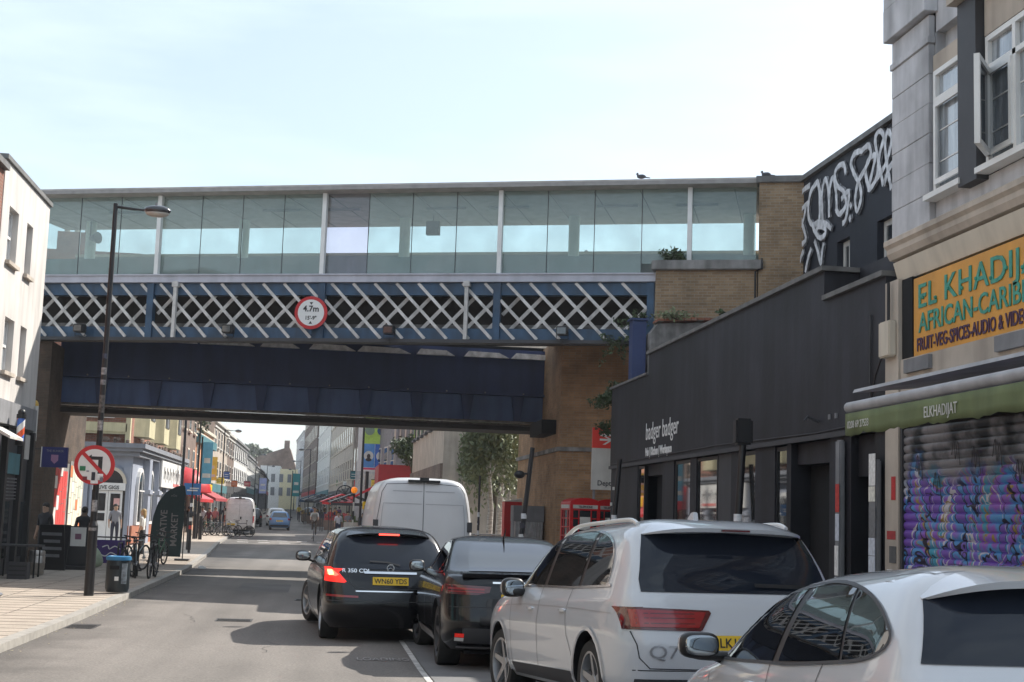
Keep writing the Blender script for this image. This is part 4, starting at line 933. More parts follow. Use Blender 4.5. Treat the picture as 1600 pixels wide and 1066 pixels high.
b = B().prism([(.98, 1.715), (1.18, 1.715), (1.06, 1.79), (1.0, 1.79)], 0, -.022, .022); b.build('roof_antenna', P_white, q7.root, bevel=.008)
plate(q7, 0, .72, 'LK17 VBM')
q7.decal('B', 'Q7', .14, -.78, .60, T('badge chrome', (.35, .35, .37), .3, 0, metal=.6), .010, 1.3, .0)
q7.patch('B', [(-.86, .36), (.86, .36), (.86, .44), (-.86, .44)], 'bumper_trim', 'darkgrey', .008, .08)
q7.line('B', [(-.88, .505), (.88, .505)], .008, Zseam)
q7.line('B', [(.15, 1.16), (.66, 1.15)], .03, 'black', 'rear_wiper', .03, parent=q7.root)
q7.patch('F', [(-.62, 1.16), (.62, 1.16), (.55, 1.52), (-.55, 1.52)], 'windscreen', 'carglass', .006, .08)
place(q7.root, 3.32, 10.85, .255, radians(7.0), -radians(3.0))

# ---------- white hatchback (nearest)
hb = Car('parked_car', 'nearest white hatchback, cut by the lower right corner, leaf bits on its roof', 'car', 'cars along the right kerb',
  [(.20, .24, 4.12, .80, 6, 4), (.30, .06, 4.26, .865, 6.5, 4), (.46, .01, 4.31, .882, 7, 4), (.62, 0, 4.31, .885, 7, 4), (.76, .04, 4.18, .878, 7, 4), (.86, .09, 3.8, .865, 7, 4.5), (.92, .12, 3.35, .852, 7, 5),
   (.98, .16, 3.05, .832, 7, 5.5), (1.10, .22, 2.80, .785, 7, 5.5), (1.22, .30, 2.52, .725, 6.5, 5.5), (1.32, .38, 2.22, .655, 5.5, 5), (1.375, .48, 2.0, .56, 4.8, 4.5), (1.405, .72, 1.75, .42, 4, 4), (1.42, 1.0, 1.55, .22, 3, 3)],
  P_white, (.84, 3.53), .315, None)
hb.wheels('steel', 5, .7, .22); hb.under(.3, 4.0)
oh = [(2.95, .955), (2.72, 1.08), (2.45, 1.19), (2.15, 1.27), (1.8, 1.315), (1.35, 1.325), (.97, 1.29), (.68, 1.22), (.49, 1.14), (.43, 1.09), (.48, 1.04), (.75, .997), (1.6, .97), (2.3, .955)]
side_glass(hb, oh, [(.86, .90, .55), (1.72, 1.82, -.12)], 'darkgrey', .014)
hb.patch('B', [(-.74, 1.00), (.74, 1.00), (.70, 1.12), (.655, 1.25), (.57, 1.305), (0, 1.32), (-.57, 1.305), (-.655, 1.25), (-.70, 1.12)], 'rear_window', 'rearglass', .006, .05, curve=0)
hb.tail_spoiler(.80, .15, 1.335, .66, .08, .02, P_white)
for sx in (-1, 1):
    sd = 'L' if sx < 0 else 'R'
    hb.patch('B', [(sx*.86, .88), (sx*.40, .86), (sx*.40, .70), (sx*.88, .72)], 'tail_lamp', RL, .010, .05)
    hb.line(sd, [(1.08, .98), (1.16, .8), (1.10, .55), (1.05, .3)], .007, Zseam); hb.line(sd, [(1.85, .96), (1.87, .6), (1.85, .26)], .007, Zseam); hb.line(sd, [(2.98, .93), (2.95, .6), (2.9, .26)], .007, Zseam)
    hb.line('T', [(sx*.60, 2.05), (sx*.63, 1.4), (sx*.60, .8), (sx*.55, .50)], .008, T('roof seam', (.22, .22, .23), .5, 0), 'roof_seam', .003, curve=4)
    
    for y in (1.28, 2.15):
        q = hb.cast(sd, (y, .84), 0); B().ball((q.x, y, .84), (.025, .10, .016), 12, .7).build('door_handle', P_white, hb.root, smooth=True)
hb.line('T', [(-.55, .50), (0, .46), (.55, .50)], .008, T('roof seam', (.22, .22, .23), .5, 0), 'roof_seam', .003)
hb.mirror(2.80, 1.02, .97, P_white, (.115, .07, .075))
B().ball((-.9, 2.80, .965), (.14, .06, .03), 12).build('mirror_base', 'black', hb.root, smooth=True)
hb.patch('F', [(-.60, 1.0), (.60, 1.0), (.5, 1.28), (-.5, 1.28)], 'windscreen', 'carglass', .006, .08)
plate(hb, 0, .56, 'LD12 HKU')
rr_ = random.Random(5)
for i in range(16):
    x = rr_.uniform(-.5, .45); y = rr_.uniform(.6, 1.9); q = hb.cast('T', (x, y), .005); a = rr_.uniform(0, pi); l = rr_.uniform(.015, .05)
    B()._a([(q.x-l*cos(a), q.y-l*sin(a), q.z), (q.x+l*.3*sin(a), q.y-l*.3*cos(a), q.z+.004), (q.x+l*cos(a), q.y+l*sin(a), q.z+.002), (q.x-l*.3*sin(a), q.y+l*.3*cos(a), q.z+.003)], [(0, 1, 2, 3)]).build('fallen_leaf', 'bark', hb.body)
place(hb.root, 3.05, 4.98, .405, radians(-1.0), -radians(4.2))

# ---------- black coupe SUV
gc = Car('parked_car', 'black coupe with a sloping pale reflecting rear window, directly ahead of the white SUV', 'car', 'cars along the right kerb',
  [(.24, .25, 4.5, .86, 5, 4), (.36, .08, 4.66, .92, 5, 4), (.54, .0, 4.70, .94, 5, 4), (.74, .02, 4.70, .945, 5, 4), (.90, .04, 4.5, .94, 5, 4.5), (1.0, .06, 4.15, .925, 5.5, 5), (1.07, .09, 3.75, .91, 5.5, 5),
   (1.125, .16, 3.5, .885, 5.5, 5), (1.16, .42, 3.35, .86, 5, 5), (1.24, .70, 3.15, .81, 5, 5), (1.36, 1.05, 2.92, .75, 5, 5), (1.48, 1.45, 2.65, .68, 5, 5), (1.55, 1.75, 2.45, .60, 4.5, 4.5), (1.59, 2.0, 2.3, .4, 4, 4)],
  P_black, (.93, 3.80), .37, None)
gc.wheels('darkgrey', 5, .72, .27, steer=.1); gc.under(.3, 4.4)
side_glass(gc, [(3.42, 1.12), (3.1, 1.27), (2.75, 1.40), (2.35, 1.485), (1.95, 1.49), (1.55, 1.42), (1.15, 1.29), (.92, 1.19), (.95, 1.14)], [(1.35, 1.42, -.1), (2.35, 2.45, -.15)], 'chrome', .016)
gc.patch('T', [(-.60, .46), (.60, .46), (.56, .9), (.50, 1.30), (.44, 1.52), (-.44, 1.52), (-.50, 1.30), (-.56, .9)], 'rear_window', 'carglass', .006, .06)
for sx in (-1, 1):
    sd = 'L' if sx < 0 else 'R'
    L_ = [(sx*.885, 1.02), (sx*.38, 1.0), (sx*.40, .93), (sx*.55, .90), (sx*.885, .91)]
    l = gc.patch('B', L_, 'tail_lamp', RLd, .012, .025); gc.line('B', [(sx*.46, .965), (sx*.86, .975)], .02, RL, 'lamp_bar', .018, parent=l); gc.line('B', [(sx*.46, .935), (sx*.86, .94)], .012, RL, 'lamp_bar', .018, parent=l)
    gc.patch(sd, [(.12, 1.01), (.38, 1.02), (.34, .94), (.12, .92)], 'side_lamp', RLd, .010, .03, parent=l)
    gc.patch('B', [(sx*.78, .455), (sx*.68, .455), (sx*.68, .41), (sx*.78, .41)], 'reflector', RRef, .012, .05)
    gc.patch('B', [(sx*.78, .405), (sx*.68, .405), (sx*.68, .365), (sx*.78, .365)], 'reverse_lamp', T('clear lens', (.6, .6, .6), .1, 0), .012, .05)
    gc.line(sd, [(2.4, 1.1), (2.42, .8), (2.38, .36)], .008, Zseam); gc.line(sd, [(1.45, 1.12), (1.50, .9), (1.35, .55)], .008, Zseam)
    gc.patch(sd, [(1.4, .28), (3.3, .28), (3.3, .38), (1.4, .38)], 'sill_trim', 'steel', .008, .08)
gc.line('B', [(-.85, .76), (.85, .76)], .008, Zseam); gc.line('B', [(-.36, 1.045), (.36, 1.045)], .02, 'chrome', 'badge_strip', .012)
gc.patch('B', [(-.7, .34), (.7, .34), (.7, .52), (-.7, .52)], 'diffuser', 'darkgrey', .008, .08); gc.line('B', [(-.75, .30), (.75, .30)], .02, 'chrome', 'bumper_strip', .02)
b = B().prism([(.10, 1.10), (.08, 1.15), (.20, 1.165), (.42, 1.165), (.3, 1.12)], 0, -.72, .72); b.build('spoiler', P_black, gc.root, bevel=.01)
gc.mirror(3.15, 1.15, 1.0, P_black, (.11, .07, .085))
B().tube([(0, 1.75, 1.56), (0, 1.62, 1.64), (.0, 1.56, 1.70)], [.016, .008, .003], 8).build('roof_antenna', 'black', gc.root)
plate(gc, 0, .86, 'LR18 XPA')
gc.patch('F', [(-.62, 1.2), (.62, 1.2), (.5, 1.5), (-.5, 1.5)], 'windscreen', 'carglass', .006, .08)
place(gc.root, 2.40, 16.75, .06, radians(1.2), -radians(.6))

# ---------- black people carrier pulling out
rc = Car('parked_car', 'black people carrier with lit brake lamps and a yellow plate, behind the tall white van', 'car', 'cars along the right kerb',
  [(.20, .25, 4.7, .88, 5.5, 4), (.33, .07, 4.85, .93, 6, 4), (.5, 0, 4.9, .952, 6, 4), (.7, .02, 4.9, .96, 6, 4), (.84, .05, 4.75, .955, 6, 4.5), (.94, .08, 4.4, .945, 6.5, 5), (1.02, .11, 4.0, .928, 6.5, 5),
   (1.08, .15, 3.78, .91, 6.5, 5), (1.25, .30, 3.48, .855, 6, 5), (1.42, .48, 3.10, .79, 6, 5), (1.54, .62, 2.75, .715, 5, 5), (1.60, .74, 2.5, .62, 4.5, 4.5), (1.64, 1.0, 2.25, .45, 4, 4), (1.66, 1.4, 2.0, .25, 3, 3)],
  P_black, (.88, 4.08), .36, None)
rc.wheels('steel', 5, .7, .26, steer=.22); rc.under(.3, 4.6)
side_glass(rc, [(3.6, 1.09), (3.3, 1.25), (2.9, 1.41), (2.4, 1.50), (1.8, 1.53), (1.3, 1.50), (.95, 1.40), (.75, 1.24), (.65, 1.10)], [(1.4, 1.47, -.1), (2.45, 2.55, -.15)], 'chrome', .014)
rc.patch('B', [(-.73, 1.05), (.73, 1.05), (.80, 1.14), (.77, 1.26), (.70, 1.42), (.58, 1.50), (0, 1.52), (-.58, 1.50), (-.70, 1.42), (-.77, 1.26), (-.80, 1.14)], 'rear_window', 'rearglass', .006, .05)
rc.tail_spoiler(1.0, .17, 1.565, .62, .05, .02, P_black)
B().box(-.15, .15, .455, .475, 1.538, 1.560).build('high_brake_lamp', RLit, rc.root)
for sx in (-1, 1):
    sd = 'L' if sx < 0 else 'R'
    L_ = [(sx*.915, 1.06), (sx*.85, 1.07), (sx*.74, .99), (sx*.63, .87), (sx*.66, .85), (sx*.925, .87)]
    l = rc.patch('B', L_, 'tail_lamp', RMid, .012, .025); rc.patch('B', [(sx*.89, 1.04), (sx*.84, 1.04), (sx*.74, .96), (sx*.78, .94), (sx*.89, .96)], 'lamp_core', RLit, .020, .025, parent=l)
    rc.patch('B', [(sx*.88, 1.02), (sx*.82, 1.02), (sx*.80, .96), (sx*.86, .95)], 'lamp_core', ALit, .028, .025, parent=l)
    rc.patch(sd, [(.14, 1.05), (.34, 1.05), (.24, .90), (.12, .88)], 'side_lamp', RMid, .010, .03, parent=l)
    rc.patch('B', [(sx*.90, .66), (sx*.46, .645), (sx*.46, .675), (sx*.90, .69)], 'reflector', RL, .012, .05)
    rc.line(sd, [(2.5, 1.08), (2.5, .8), (2.45, .32)], .008, Zseam); rc.line(sd, [(1.4, 1.08), (1.5, .85), (1.35, .5)], .008, Zseam); rc.line(sd, [(.3, 1.0), (2, 1.03), (4, .98)], .012, 'darkgrey', 'crease')
rc.patch('B', [(-.38, .985), (.38, .985), (.38, 1.015), (-.38, 1.015)], 'chrome_bar', 'chrome', .022, .1)
rc.line('B', [(-.5, .74), (.5, .74)], .018, 'chrome', 'bumper_strip', .02); rc.line('B', [(-.9, .60), (.9, .60)], .01, 'darkgrey', off=.006)
rc.line('B', [(-.64, 1.04), (-.60, .86), (-.5, .78), (.5, .78), (.60, .86), (.64, 1.04)], .008, 'darkgrey', off=.004)
rc.line('B', [(-.30, 1.15), (-.05, 1.14), (.14, 1.10)], .022, 'black', 'rear_wiper', .025, parent=rc.root)
em = B(); em.lathe([(.045, 0), (.055, 0), (.055, .008), (.045, .008), (.045, 0)], n=20, ax=1)
for a in (pi/2, pi/2+2.094, pi/2+4.189): em.tube([(0, .004, 0), (.048*cos(a), .004, .048*sin(a))], [.007, .003], 5)
e_ = em.build('badge', 'chrome', rc.root); q = rc.cast('B', (0, 1.06), .012); e_.location = (0, q.y-.01, 1.075)
rc.decal('B', 'R 350 CDI', .075, -.70, 1.0, 'chrome', .010, 1.2, .001)
plate(rc, 0, .885, 'WN60 YDS', .016)
rc.mirror(3.45, 1.12, 1.06, P_black, (.13, .07, .09))
rc.patch('F', [(-.62, 1.15), (.62, 1.15), (.5, 1.5), (-.5, 1.5)], 'windscreen', 'carglass', .006, .08)
place(rc.root, 1.02, 20.6, .02, radians(4.2))

# ---------- tall vans
def van(label, x, y, z, rz, col, L=5.95, H=2.62, hw=1.02, near=True, seed=1):
    r = H/2.62
    c = Car('delivery_van', label, 'van', 'white vans on the road', [(.35, .1, L-.05, .97, 9, 5), (.5, .02, L, hw-.02, 9, 5), (1.0, 0, L, hw, 9, 5), (1.25, .01, L-.15, hw, 9, 5), (1.45, .015, L-.7, hw, 9, 5.5), (1.6, .02, L-1.0, hw-.01, 9, 5.5),
        (2.0*r, .05, L-1.4, hw-.05, 9, 5.5), (2.3*r, .09, L-1.75, hw-.11, 8, 5.5), (2.46*r, .13, L-2.0, hw-.18, 7, 5), (2.55*r, .18, L-2.2, hw-.29, 6, 5), (2.60*r, .35, L-2.5, hw-.5, 5, 4), (H, .9, L-3.0, hw-.8, 4, 4)], col, (1.1, L-.95), .36, None, N=72, k=2)
    c.wheels('steel', 8, .62, .22); c.under(.4, L-.5)
    gp = T('van seam', (.12, .12, .13), .6, 0)
    c.line('B', [(0, .5), (0, 2.52*r)], .014, gp, off=.005)
    for sx in (-1, 1):
        c.line('B', [(sx*.03, .52), (sx*(hw-.08), .52), (sx*(hw-.085), 1.6), (sx*(hw-.19), 2.3*r), (sx*(hw-.28), 2.46*r), (sx*.05, 2.50*r)], .012, gp, off=.005, curve=0)
        c.line('B', [(sx*.03, 2.33*r), (sx*(hw-.40), 2.33*r)], .018, T('press line', (.40, .40, .42), .5, 0), 'press_line', .004)
        c.line('B', [(sx*.04, 2.08*r), (sx*(hw-.22), 2.08*r), (sx*(hw-.20), 1.9*r), (sx*(hw-.16), 1.15)], .014, T('press line', (.40, .40, .42), .5, 0), 'press_line', .004)
        c.patch('B', [(sx*(hw-.02), 1.28), (sx*(hw-.11), 1.28), (sx*(hw-.11), .78), (sx*(hw-.02), .78)], 'tail_lamp', RL, .012, .06)
        c.patch('B', [(sx*.5, .52), (sx*(hw-.02), .52), (sx*(hw-.02), .36), (sx*.5, .36)], 'bumper', 'darkgrey', .03, .08)
        q = c.cast('B', (sx*(hw-.10), 1.62), .0); B().box(sx*(hw-.13), sx*(hw-.03), q.y-.03, q.y+.02, 1.55, 1.75).build('hinge', 'darkgrey', c.root)
        sd = 'L' if sx < 0 else 'R'
        c.patch(sd, [(L-1.2, 1.5), (L-2.2, 1.5), (L-2.2, 2.0*r), (L-1.75, 2.0*r)], 'side_window', 'carglass', .006, .1)
        c.line(sd, [(.4, 1.3), (L-2.4, 1.3)], .03, T('press line', (.40, .40, .42), .5, 0), 'press_line', .004); c.line(sd, [(L-2.35, .5), (L-2.35, 2.2*r)], .014, gp)
    q = c.cast('B', (0, 2.5*r), 0); B().box(-.32, .32, q.y-.07, q.y+.03, 2.515*r, 2.56*r).box(-.09, .09, q.y-.09, q.y, 2.53*r, 2.61*r).build('high_brake_lamp', 'black', c.root)
    c.patch('B', [(.06, 1.2), (.16, 1.2), (.16, 1.02), (.06, 1.02)], 'door_handle', 'black', .02, .06)
    c.patch('F', [(-.85, 1.55), (.85, 1.55), (.8, 2.0*r), (-.8, 2.0*r)], 'windscreen', 'carglass', .006, .1)
    place(c.root, x, y, z, rz); return c
v1 = van('tall white panel van filling the lane ahead of the black people carrier', 1.98, 28.2, 0, radians(1.5), P_van)
v2 = van('smaller white panel van far off in the left lane beside the parked bicycles', -5.55, 96.5, .07, radians(1.5), P_white2, 5.6, 2.5, 1.0)
plate(v2, -.5, .68, 'GU63 RVX')

def small(kindrows, label, x, y, z, rz, paint, axles, wr, lampcol=RL, glass_z=(1.0, 1.35), gw=.6):
    c = Car('car', label, 'car', 'moving cars far down the street', kindrows, paint, axles, wr, None, N=56, k=2)
    c.wheels('steel', 5, .66, .2); c.under(.3, 3.4)
    z0, z1 = glass_z; c.patch('B', [(-gw, z0), (gw, z0), (gw-.12, z1), (.12-gw, z1)], 'rear_window', 'winglass', .006, .1)
    for sx in (-1, 1):
        c.patch('B', [(sx*(c.hw-.03), .95), (sx*(c.hw-.2), .93), (sx*(c.hw-.2), .78), (sx*(c.hw-.03), .78)], 'tail_lamp', lampcol, .012, .08)
        c.patch('L' if sx < 0 else 'R', [(2.6, z0), (2.1, z1-.03), (.8, z1-.03), (.6, z0+.03)], 'side_window', 'carglass', .006, .12)
        B().ball((sx*(c.hw+.1), 2.5, z0+.02), (.09, .06, .06), 8).build('wing_mirror', 'black', c.root)
    c.patch('B', [(-.7, .3), (.7, .3), (.7, .42), (-.7, .42)], 'bumper', 'darkgrey', .02, .1)
    plate(c, 0, .72, 'EK08 TZN'); place(c.root, x, y, z, rz); return c
R_hatch = [(.2, .2, 3.5, .76, 5, 4), (.35, .03, 3.6, .81, 5, 4), (.6, 0, 3.62, .83, 5, 4), (.85, .05, 3.3, .82, 5, 4.5), (1.0, .12, 2.9, .79, 5, 5), (1.2, .25, 2.5, .72, 5, 5), (1.38, .4, 2.1, .62, 4.5, 4.5), (1.47, .6, 1.8, .45, 4, 4), (1.5, .9, 1.5, .2, 3, 3)]
R_est = [(.22, .25, 4.4, .84, 5, 4), (.4, .03, 4.55, .90, 5, 4), (.7, 0, 4.6, .92, 5, 4), (.95, .06, 4.2, .90, 5, 4.5), (1.08, .12, 3.5, .86, 5, 5), (1.3, .28, 3.0, .78, 5, 5), (1.5, .45, 2.5, .68, 4.5, 4.5), (1.6, .8, 2.1, .4, 4, 4)]
small(R_hatch, 'small pale blue hatchback driving away in the middle of the street', -3.35, 113, ground_z(113), radians(2), P_blue, (.6, 2.95), .28)
small(R_est, 'silver white estate car just beyond the blue hatchback', -4.1, 128, ground_z(128), radians(2), P_white2, (.85, 3.6), .33, glass_z=(1.1, 1.46))
small(R_est, 'black car in the left lane beyond the far white van', -6.0, 122, ground_z(122), radians(2), P_black, (.85, 3.6), .33, glass_z=(1.1, 1.46))
small(R_est, 'dark car parked on the right side far down the street', -1.2, 150, ground_z(150), radians(2), P_black, (.85, 3.6), .33, glass_z=(1.1, 1.46))
# ================================================================ street furniture
def lamp(label, x, y, h=7.8, arm=.85, rz=0, group='street lamps', near=False):
    t = thing('street_lamp', label, 'street lamp', group)
    B().cyl((0, 0, 0), (0, 0, 1.35), .095, .09, 20).cyl((0, 0, 1.35), (0, 0, 1.43), .09, .062, 20).cyl((0, 0, 1.43), (0, 0, h), .062, .045, 20).build('pole', 'black', t, smooth=True)
    B().tube([(0, 0, h-.06), (arm*.5, 0, h-.09), (arm-.15, 0, h-.10)], [.03, .026, .02], 8).build('arm', 'black', t, smooth=True)
    hd = B().ball((arm+.08, 0, h-.09), (.27, .17, .10), 20).build('lamp_head', T('lamp cover', (.03, .03, .035), .25, 0, coat=.5), t, smooth=True)
    B().ball((arm+.08, 0, h-.145), (.235, .145, .085), 20).build('lamp_bowl', T('lamp bowl', (.42, .40, .36), .15, .05, coat=.5), hd, smooth=True)
    B().cyl((arm+.05, 0, h-.01), (arm+.05, 0, h+.06), .02, n=8).build('photocell', 'grey', hd)
    return place(t, x, y, ground_z(y)+.1, rz)
l1 = lamp('black street lamp on the near left pavement, carrying the no left turn sign and stickers', -4.42, 28.5, 7.75, .74)
for z, h, c in ((4.3, .14, (230, 230, 230)), (4.1, .10, (180, 180, 190)), (3.55, .35, (90, 85, 80)), (3.2, .2, (225, 220, 215)), (1.62, .22, (235, 235, 235)), (1.25, .06, (190, 190, 190)), (4.62, .1, (50, 60, 90))):
    R9 = .097 if z < 1.4 else .066; b = B(); b._a([(R9*sin(a), -R9*cos(a), z+q*h) for q in (0, 1) for a in [-.9+.25*k for k in range(8)]], [(k, k+1, k+9, k+8) for k in range(7)]); b.build('sticker', T('lamp sticker %d' % (c[0]), (c[0]/700, c[1]/720, c[2]/720), .7, .5, 20), l1, smooth=True)
NS = thing('no_left_turn_sign', 'round red ringed no left turn sign with stickers, clamped to the near street lamp', 'road sign')
R0 = .385
B().cyl((0, 0, 0), (0, .02, 0), R0, n=44).build('disc', 'redpaint', NS, smooth=True); B().cyl((0, -.006, 0), (0, -.001, 0), R0*.80, n=44).build('face', 'white', NS, smooth=True)
b = B().box(.07, .15, -.010, -.007, -.21, .10).box(-.06, .15, -.010, -.007, .101, .165).prism([(-.06, .20), (-.06, .07), (-.16, .133)], 1, -.010, -.007); b.build('arrow', 'black', NS)
b = B(); b.X = Matrix.Rotation(radians(45), 4, 'Y'); b.box(-R0*.86, R0*.86, -.014, -.011, -.035, .035); b.build('red_bar', 'redpaint', NS)
for x, z, w, h, c in ((-.27, -.12, .11, .09, (40, 120, 80)), (-.04, -.30, .07, .16, (50, 50, 60)), (.06, -.25, .12, .08, (235, 235, 235)), (-.14, -.14, .05, .03, (160, 160, 170)), (-.05, -.36, .14, .06, (230, 230, 230)), (.12, -.32, .06, .1, (120, 120, 130)), (-.2, -.3, .08, .07, (120, 30, 40))):
    B().box(x, x+w, -.019, -.016, z, z+h).build('sticker', T('sticker %d %d %d' % c, C(*c), .6, .15, 20), NS)
B().box(-.05, .05, .02, .06, -.15, -.1).box(-.05, .05, .02, .06, .1, .15).build('clamp', 'steel', NS); place(NS, -4.46, 28.36, 2.62, radians(2))
bn = thing('litter_bin', 'dark litter bin with a bright blue rim beside the near lamp post', 'bin')
B().lathe([(.001, .03), (.21, .03), (.235, .1), (.235, .62), (.225, .66)], n=28).build('body', T('bin body', (.012, .02, .026), .4, .2, 6), bn, smooth=True)
B().lathe([(.225, .655), (.25, .665), (.25, .73), (.19, .745), (.17, .71), (.001, .70)], n=28).build('rim', T('blue rim', C(50, 120, 165), .45, .1, 6), bn, smooth=True)
b = B(); b.box(-.13, .05, -.243, -.236, .48, .56); b.build('slot', 'void', bn)
B().box(-.03, .05, -.246, -.237, .26, .34).build('litter_logo', 'white', bn); B().box(.1, .2, -.235, -.2, .2, .6).build('scuff', T('scuffed panel', (.22, .26, .30), .6, .4, 14), bn)
place(bn, -4.03, 29.5, .1)
FL = thing('feather_flag', 'dark teal feather flag reading CREATIVE MARKET on the left pavement', 'flag')
ol = [(-.52, 0), (.46, 0), (.50, 1.2), (.50, 2.25), (.42, 2.33), (.2, 2.28), (-.1, 2.1), (-.35, 1.75), (-.48, 1.3), (-.54, .7)]
sl_ = B().prism(smoothline(ol, 1), 1, -.012, .012).build('sail', T('flag cloth', (.012, .035, .04), .7, .1, 4), FL)
B().tube([(.53, 0, -.1), (.53, 0, 1.9), (.47, 0, 2.3), (.3, 0, 2.36)], .018, 8).build('pole', 'black', FL)
B().box(.3, .75, -.25, .25, -.1, -.06).build('foot', 'darkgrey', FL)
text('CREATIVE', .30, 'grey', sl_, (-.04, -.016, .28), (0, 0, 1), (-1, 0, 0), 'lettering', .002, .92, .004); text('MARKET', .30, 'grey', sl_, (.31, -.016, .33), (0, 0, 1), (-1, 0, 0), 'lettering', .002, .95, .004)
text('oOo', .1, 'grey', sl_, (.05, -.016, 1.95), (1, 0, 0), (0, 0, 1), 'lettering', .002)
place(FL, -5.02, 47.6, .22, 0)
kg = thing('beer_keg', 'dented metal beer keg outside the dark shopfront on the left', 'keg')
B().lathe([(.001, .02), (.17, .02), (.19, .05), (.19, .12), (.175, .13), (.195, .16), (.195, .28), (.205, .30), (.195, .32), (.195, .44), (.175, .47), (.19, .48), (.19, .56), (.17, .59), (.15, .55), (.001, .55)], n=28).build('barrel', 'aluminium', kg, smooth=True)
B().cyl((0, 0, .55), (0, 0, .58), .04, n=10).build('valve', 'darkgrey', kg); place(kg, -6.85, 35.9, .1)
sb = thing('sandwich_board', 'black chalkboard menu stand with faint white lines by the left wall', 'board')
for sy in (-1, 1):
    b = B(); b.X = Matrix.Rotation(radians(-10*sy), 4, 'X'); b.box(-.33, .33, sy*.02-.015, sy*.02+.015, 0, 1.2); bo = b.build('board', 'black', sb)
b = B(); b.X = Matrix.Translation((0, 0, 0)) @ Matrix.Rotation(radians(10), 4, 'X')
for i, w in enumerate((.2, .26, .22, .27)): b.box(-w, w, -.045, -.037, .35+i*.19, .43+i*.19)
b.build('chalk_writing', 'grey', bo); place(sb, -6.95, 38.6, .1, radians(-12))
pb = thing('notice_board', 'small white notice on a dark stand right of the chalkboard menu', 'board')
B().box(-.3, .3, -.02, .02, .1, 1.15).build('panel', 'black', pb); B().box(-.2, .2, -.028, -.021, .62, 1.12).build('notice', 'offwhite', pb); B().box(-.08, .08, -.033, -.029, .8, .95).build('print', T('notice print', C(120, 80, 100), .6), pb); B().box(-.3, .3, -.2, .2, 0, .1).build('foot', 'black', pb); place(pb, -6.45, 39.2, .1)
tb = thing('table', 'dark pavement table at the far left by the shopfront', 'table')
B().box(-.55, .45, -.35, .35, .72, .76).build('tabletop', 'darkgrey', tb)
for x in (-.45, .35):
    for y in (-.28, .28): B().cyl((x, y, 0), (x, y, .72), .02, n=8).build('leg', 'black', tb)
place(tb, -6.95, 34.6, .1)
bx = thing('crate', 'black plastic crate on the pavement below the dark table', 'crate')
b = B().box(-.22, .22, -.18, .18, 0, .03).box(-.22, .22, -.18, -.16, .03, .38).box(-.22, .22, .16, .18, .03, .38).box(-.22, -.2, -.16, .16, .03, .38).box(.2, .22, -.16, .16, .03, .38); b.build('shell', 'darkgrey', bx)
b = B(); [b.box(-.19, .19, -.19, -.181, z, z+.03) for z in (.08, .18, .28)]; b.build('ribs', 'black', bx); place(bx, -6.85, 33.9, .1)
bp = thing('barber_pole', 'red white and blue barber pole on the left shopfront', 'barber pole')
B().cyl((0, 0, 0), (0, 0, .1), .11, n=20).build('cap', 'black', bp, smooth=True); B().cyl((0, 0, .62), (0, 0, .72), .11, n=20).ball((0, 0, .76), .09, 12).build('cap', 'black', bp, smooth=True)
for j, (mt, nm) in enumerate((('white', 'white_stripe'), (T('barber red', C(220, 90, 50), .4, 0), 'red_stripe'), (T('barber blue', C(70, 110, 190), .4, 0), 'blue_stripe'))):
    b = B(); n = 24; v = []; R_ = .09
    for i in range(n+1):
        a = 2*pi*i/n*1.0+j*2*pi/3; z = .1+.52*i/n
        for q in range(5): aa = a+q/4*2*pi/3; v.append((R_*cos(aa), R_*sin(aa), z))
    b._a(v, [(i*5+q, i*5+q+1, (i+1)*5+q+1, (i+1)*5+q) for i in range(n) for q in range(4)]); b.build(nm, mt, bp, smooth=True)
B().box(-.4, -.08, -.02, .02, .3, .35).build('bracket', 'black', bp); place(bp, -7.05, 33.9, 3.15)
ps = thing('projecting_sign', 'dark blue square hanging sign with faint white lettering on the left brick pier', 'sign')
B().box(-.36, .36, -.05, .05, 0, .58).build('panel', T('dark blue sign', C(34, 36, 92), .5, .08), ps); B().box(-.39, -.362, -.05, .05, 0, .58).build('lit_edge', 'offwhite', ps)
text('THE BUNKER', .09, 'grey', ps, (0, -.056, .44), (1, 0, 0), (0, 0, 1), 'lettering', .002, .9, align='CENTER')
b = B(); b.prism([(-.1, .36), (.1, .36), (.1, .2), (0, .1), (-.1, .2)], 1, -.056, -.052); b.build('shield_mark', T('sign emblem', C(150, 110, 140), .5), ps); B().box(-.75, -.39, -.015, .015, .5, .53).build('bracket', 'black', ps)
place(ps, -7.7, 41.9, 2.85, 0)
cc = thing('security_camera', 'small white camera with a yellow cover high on the left brick pier', 'camera')
B().ball((0, 0, 0), (.1, .1, .13), 12).build('cover', T('camera yellow', C(200, 160, 70), .4), cc, smooth=True); B().box(-.05, .05, -.05, .05, -.42, -.13).build('body', 'offwhite', cc, bevel=.01); B().box(-.3, -.05, -.02, .02, -.05, .0).build('arm', 'offwhite', cc); place(cc, -7.55, 37.8, 4.35)
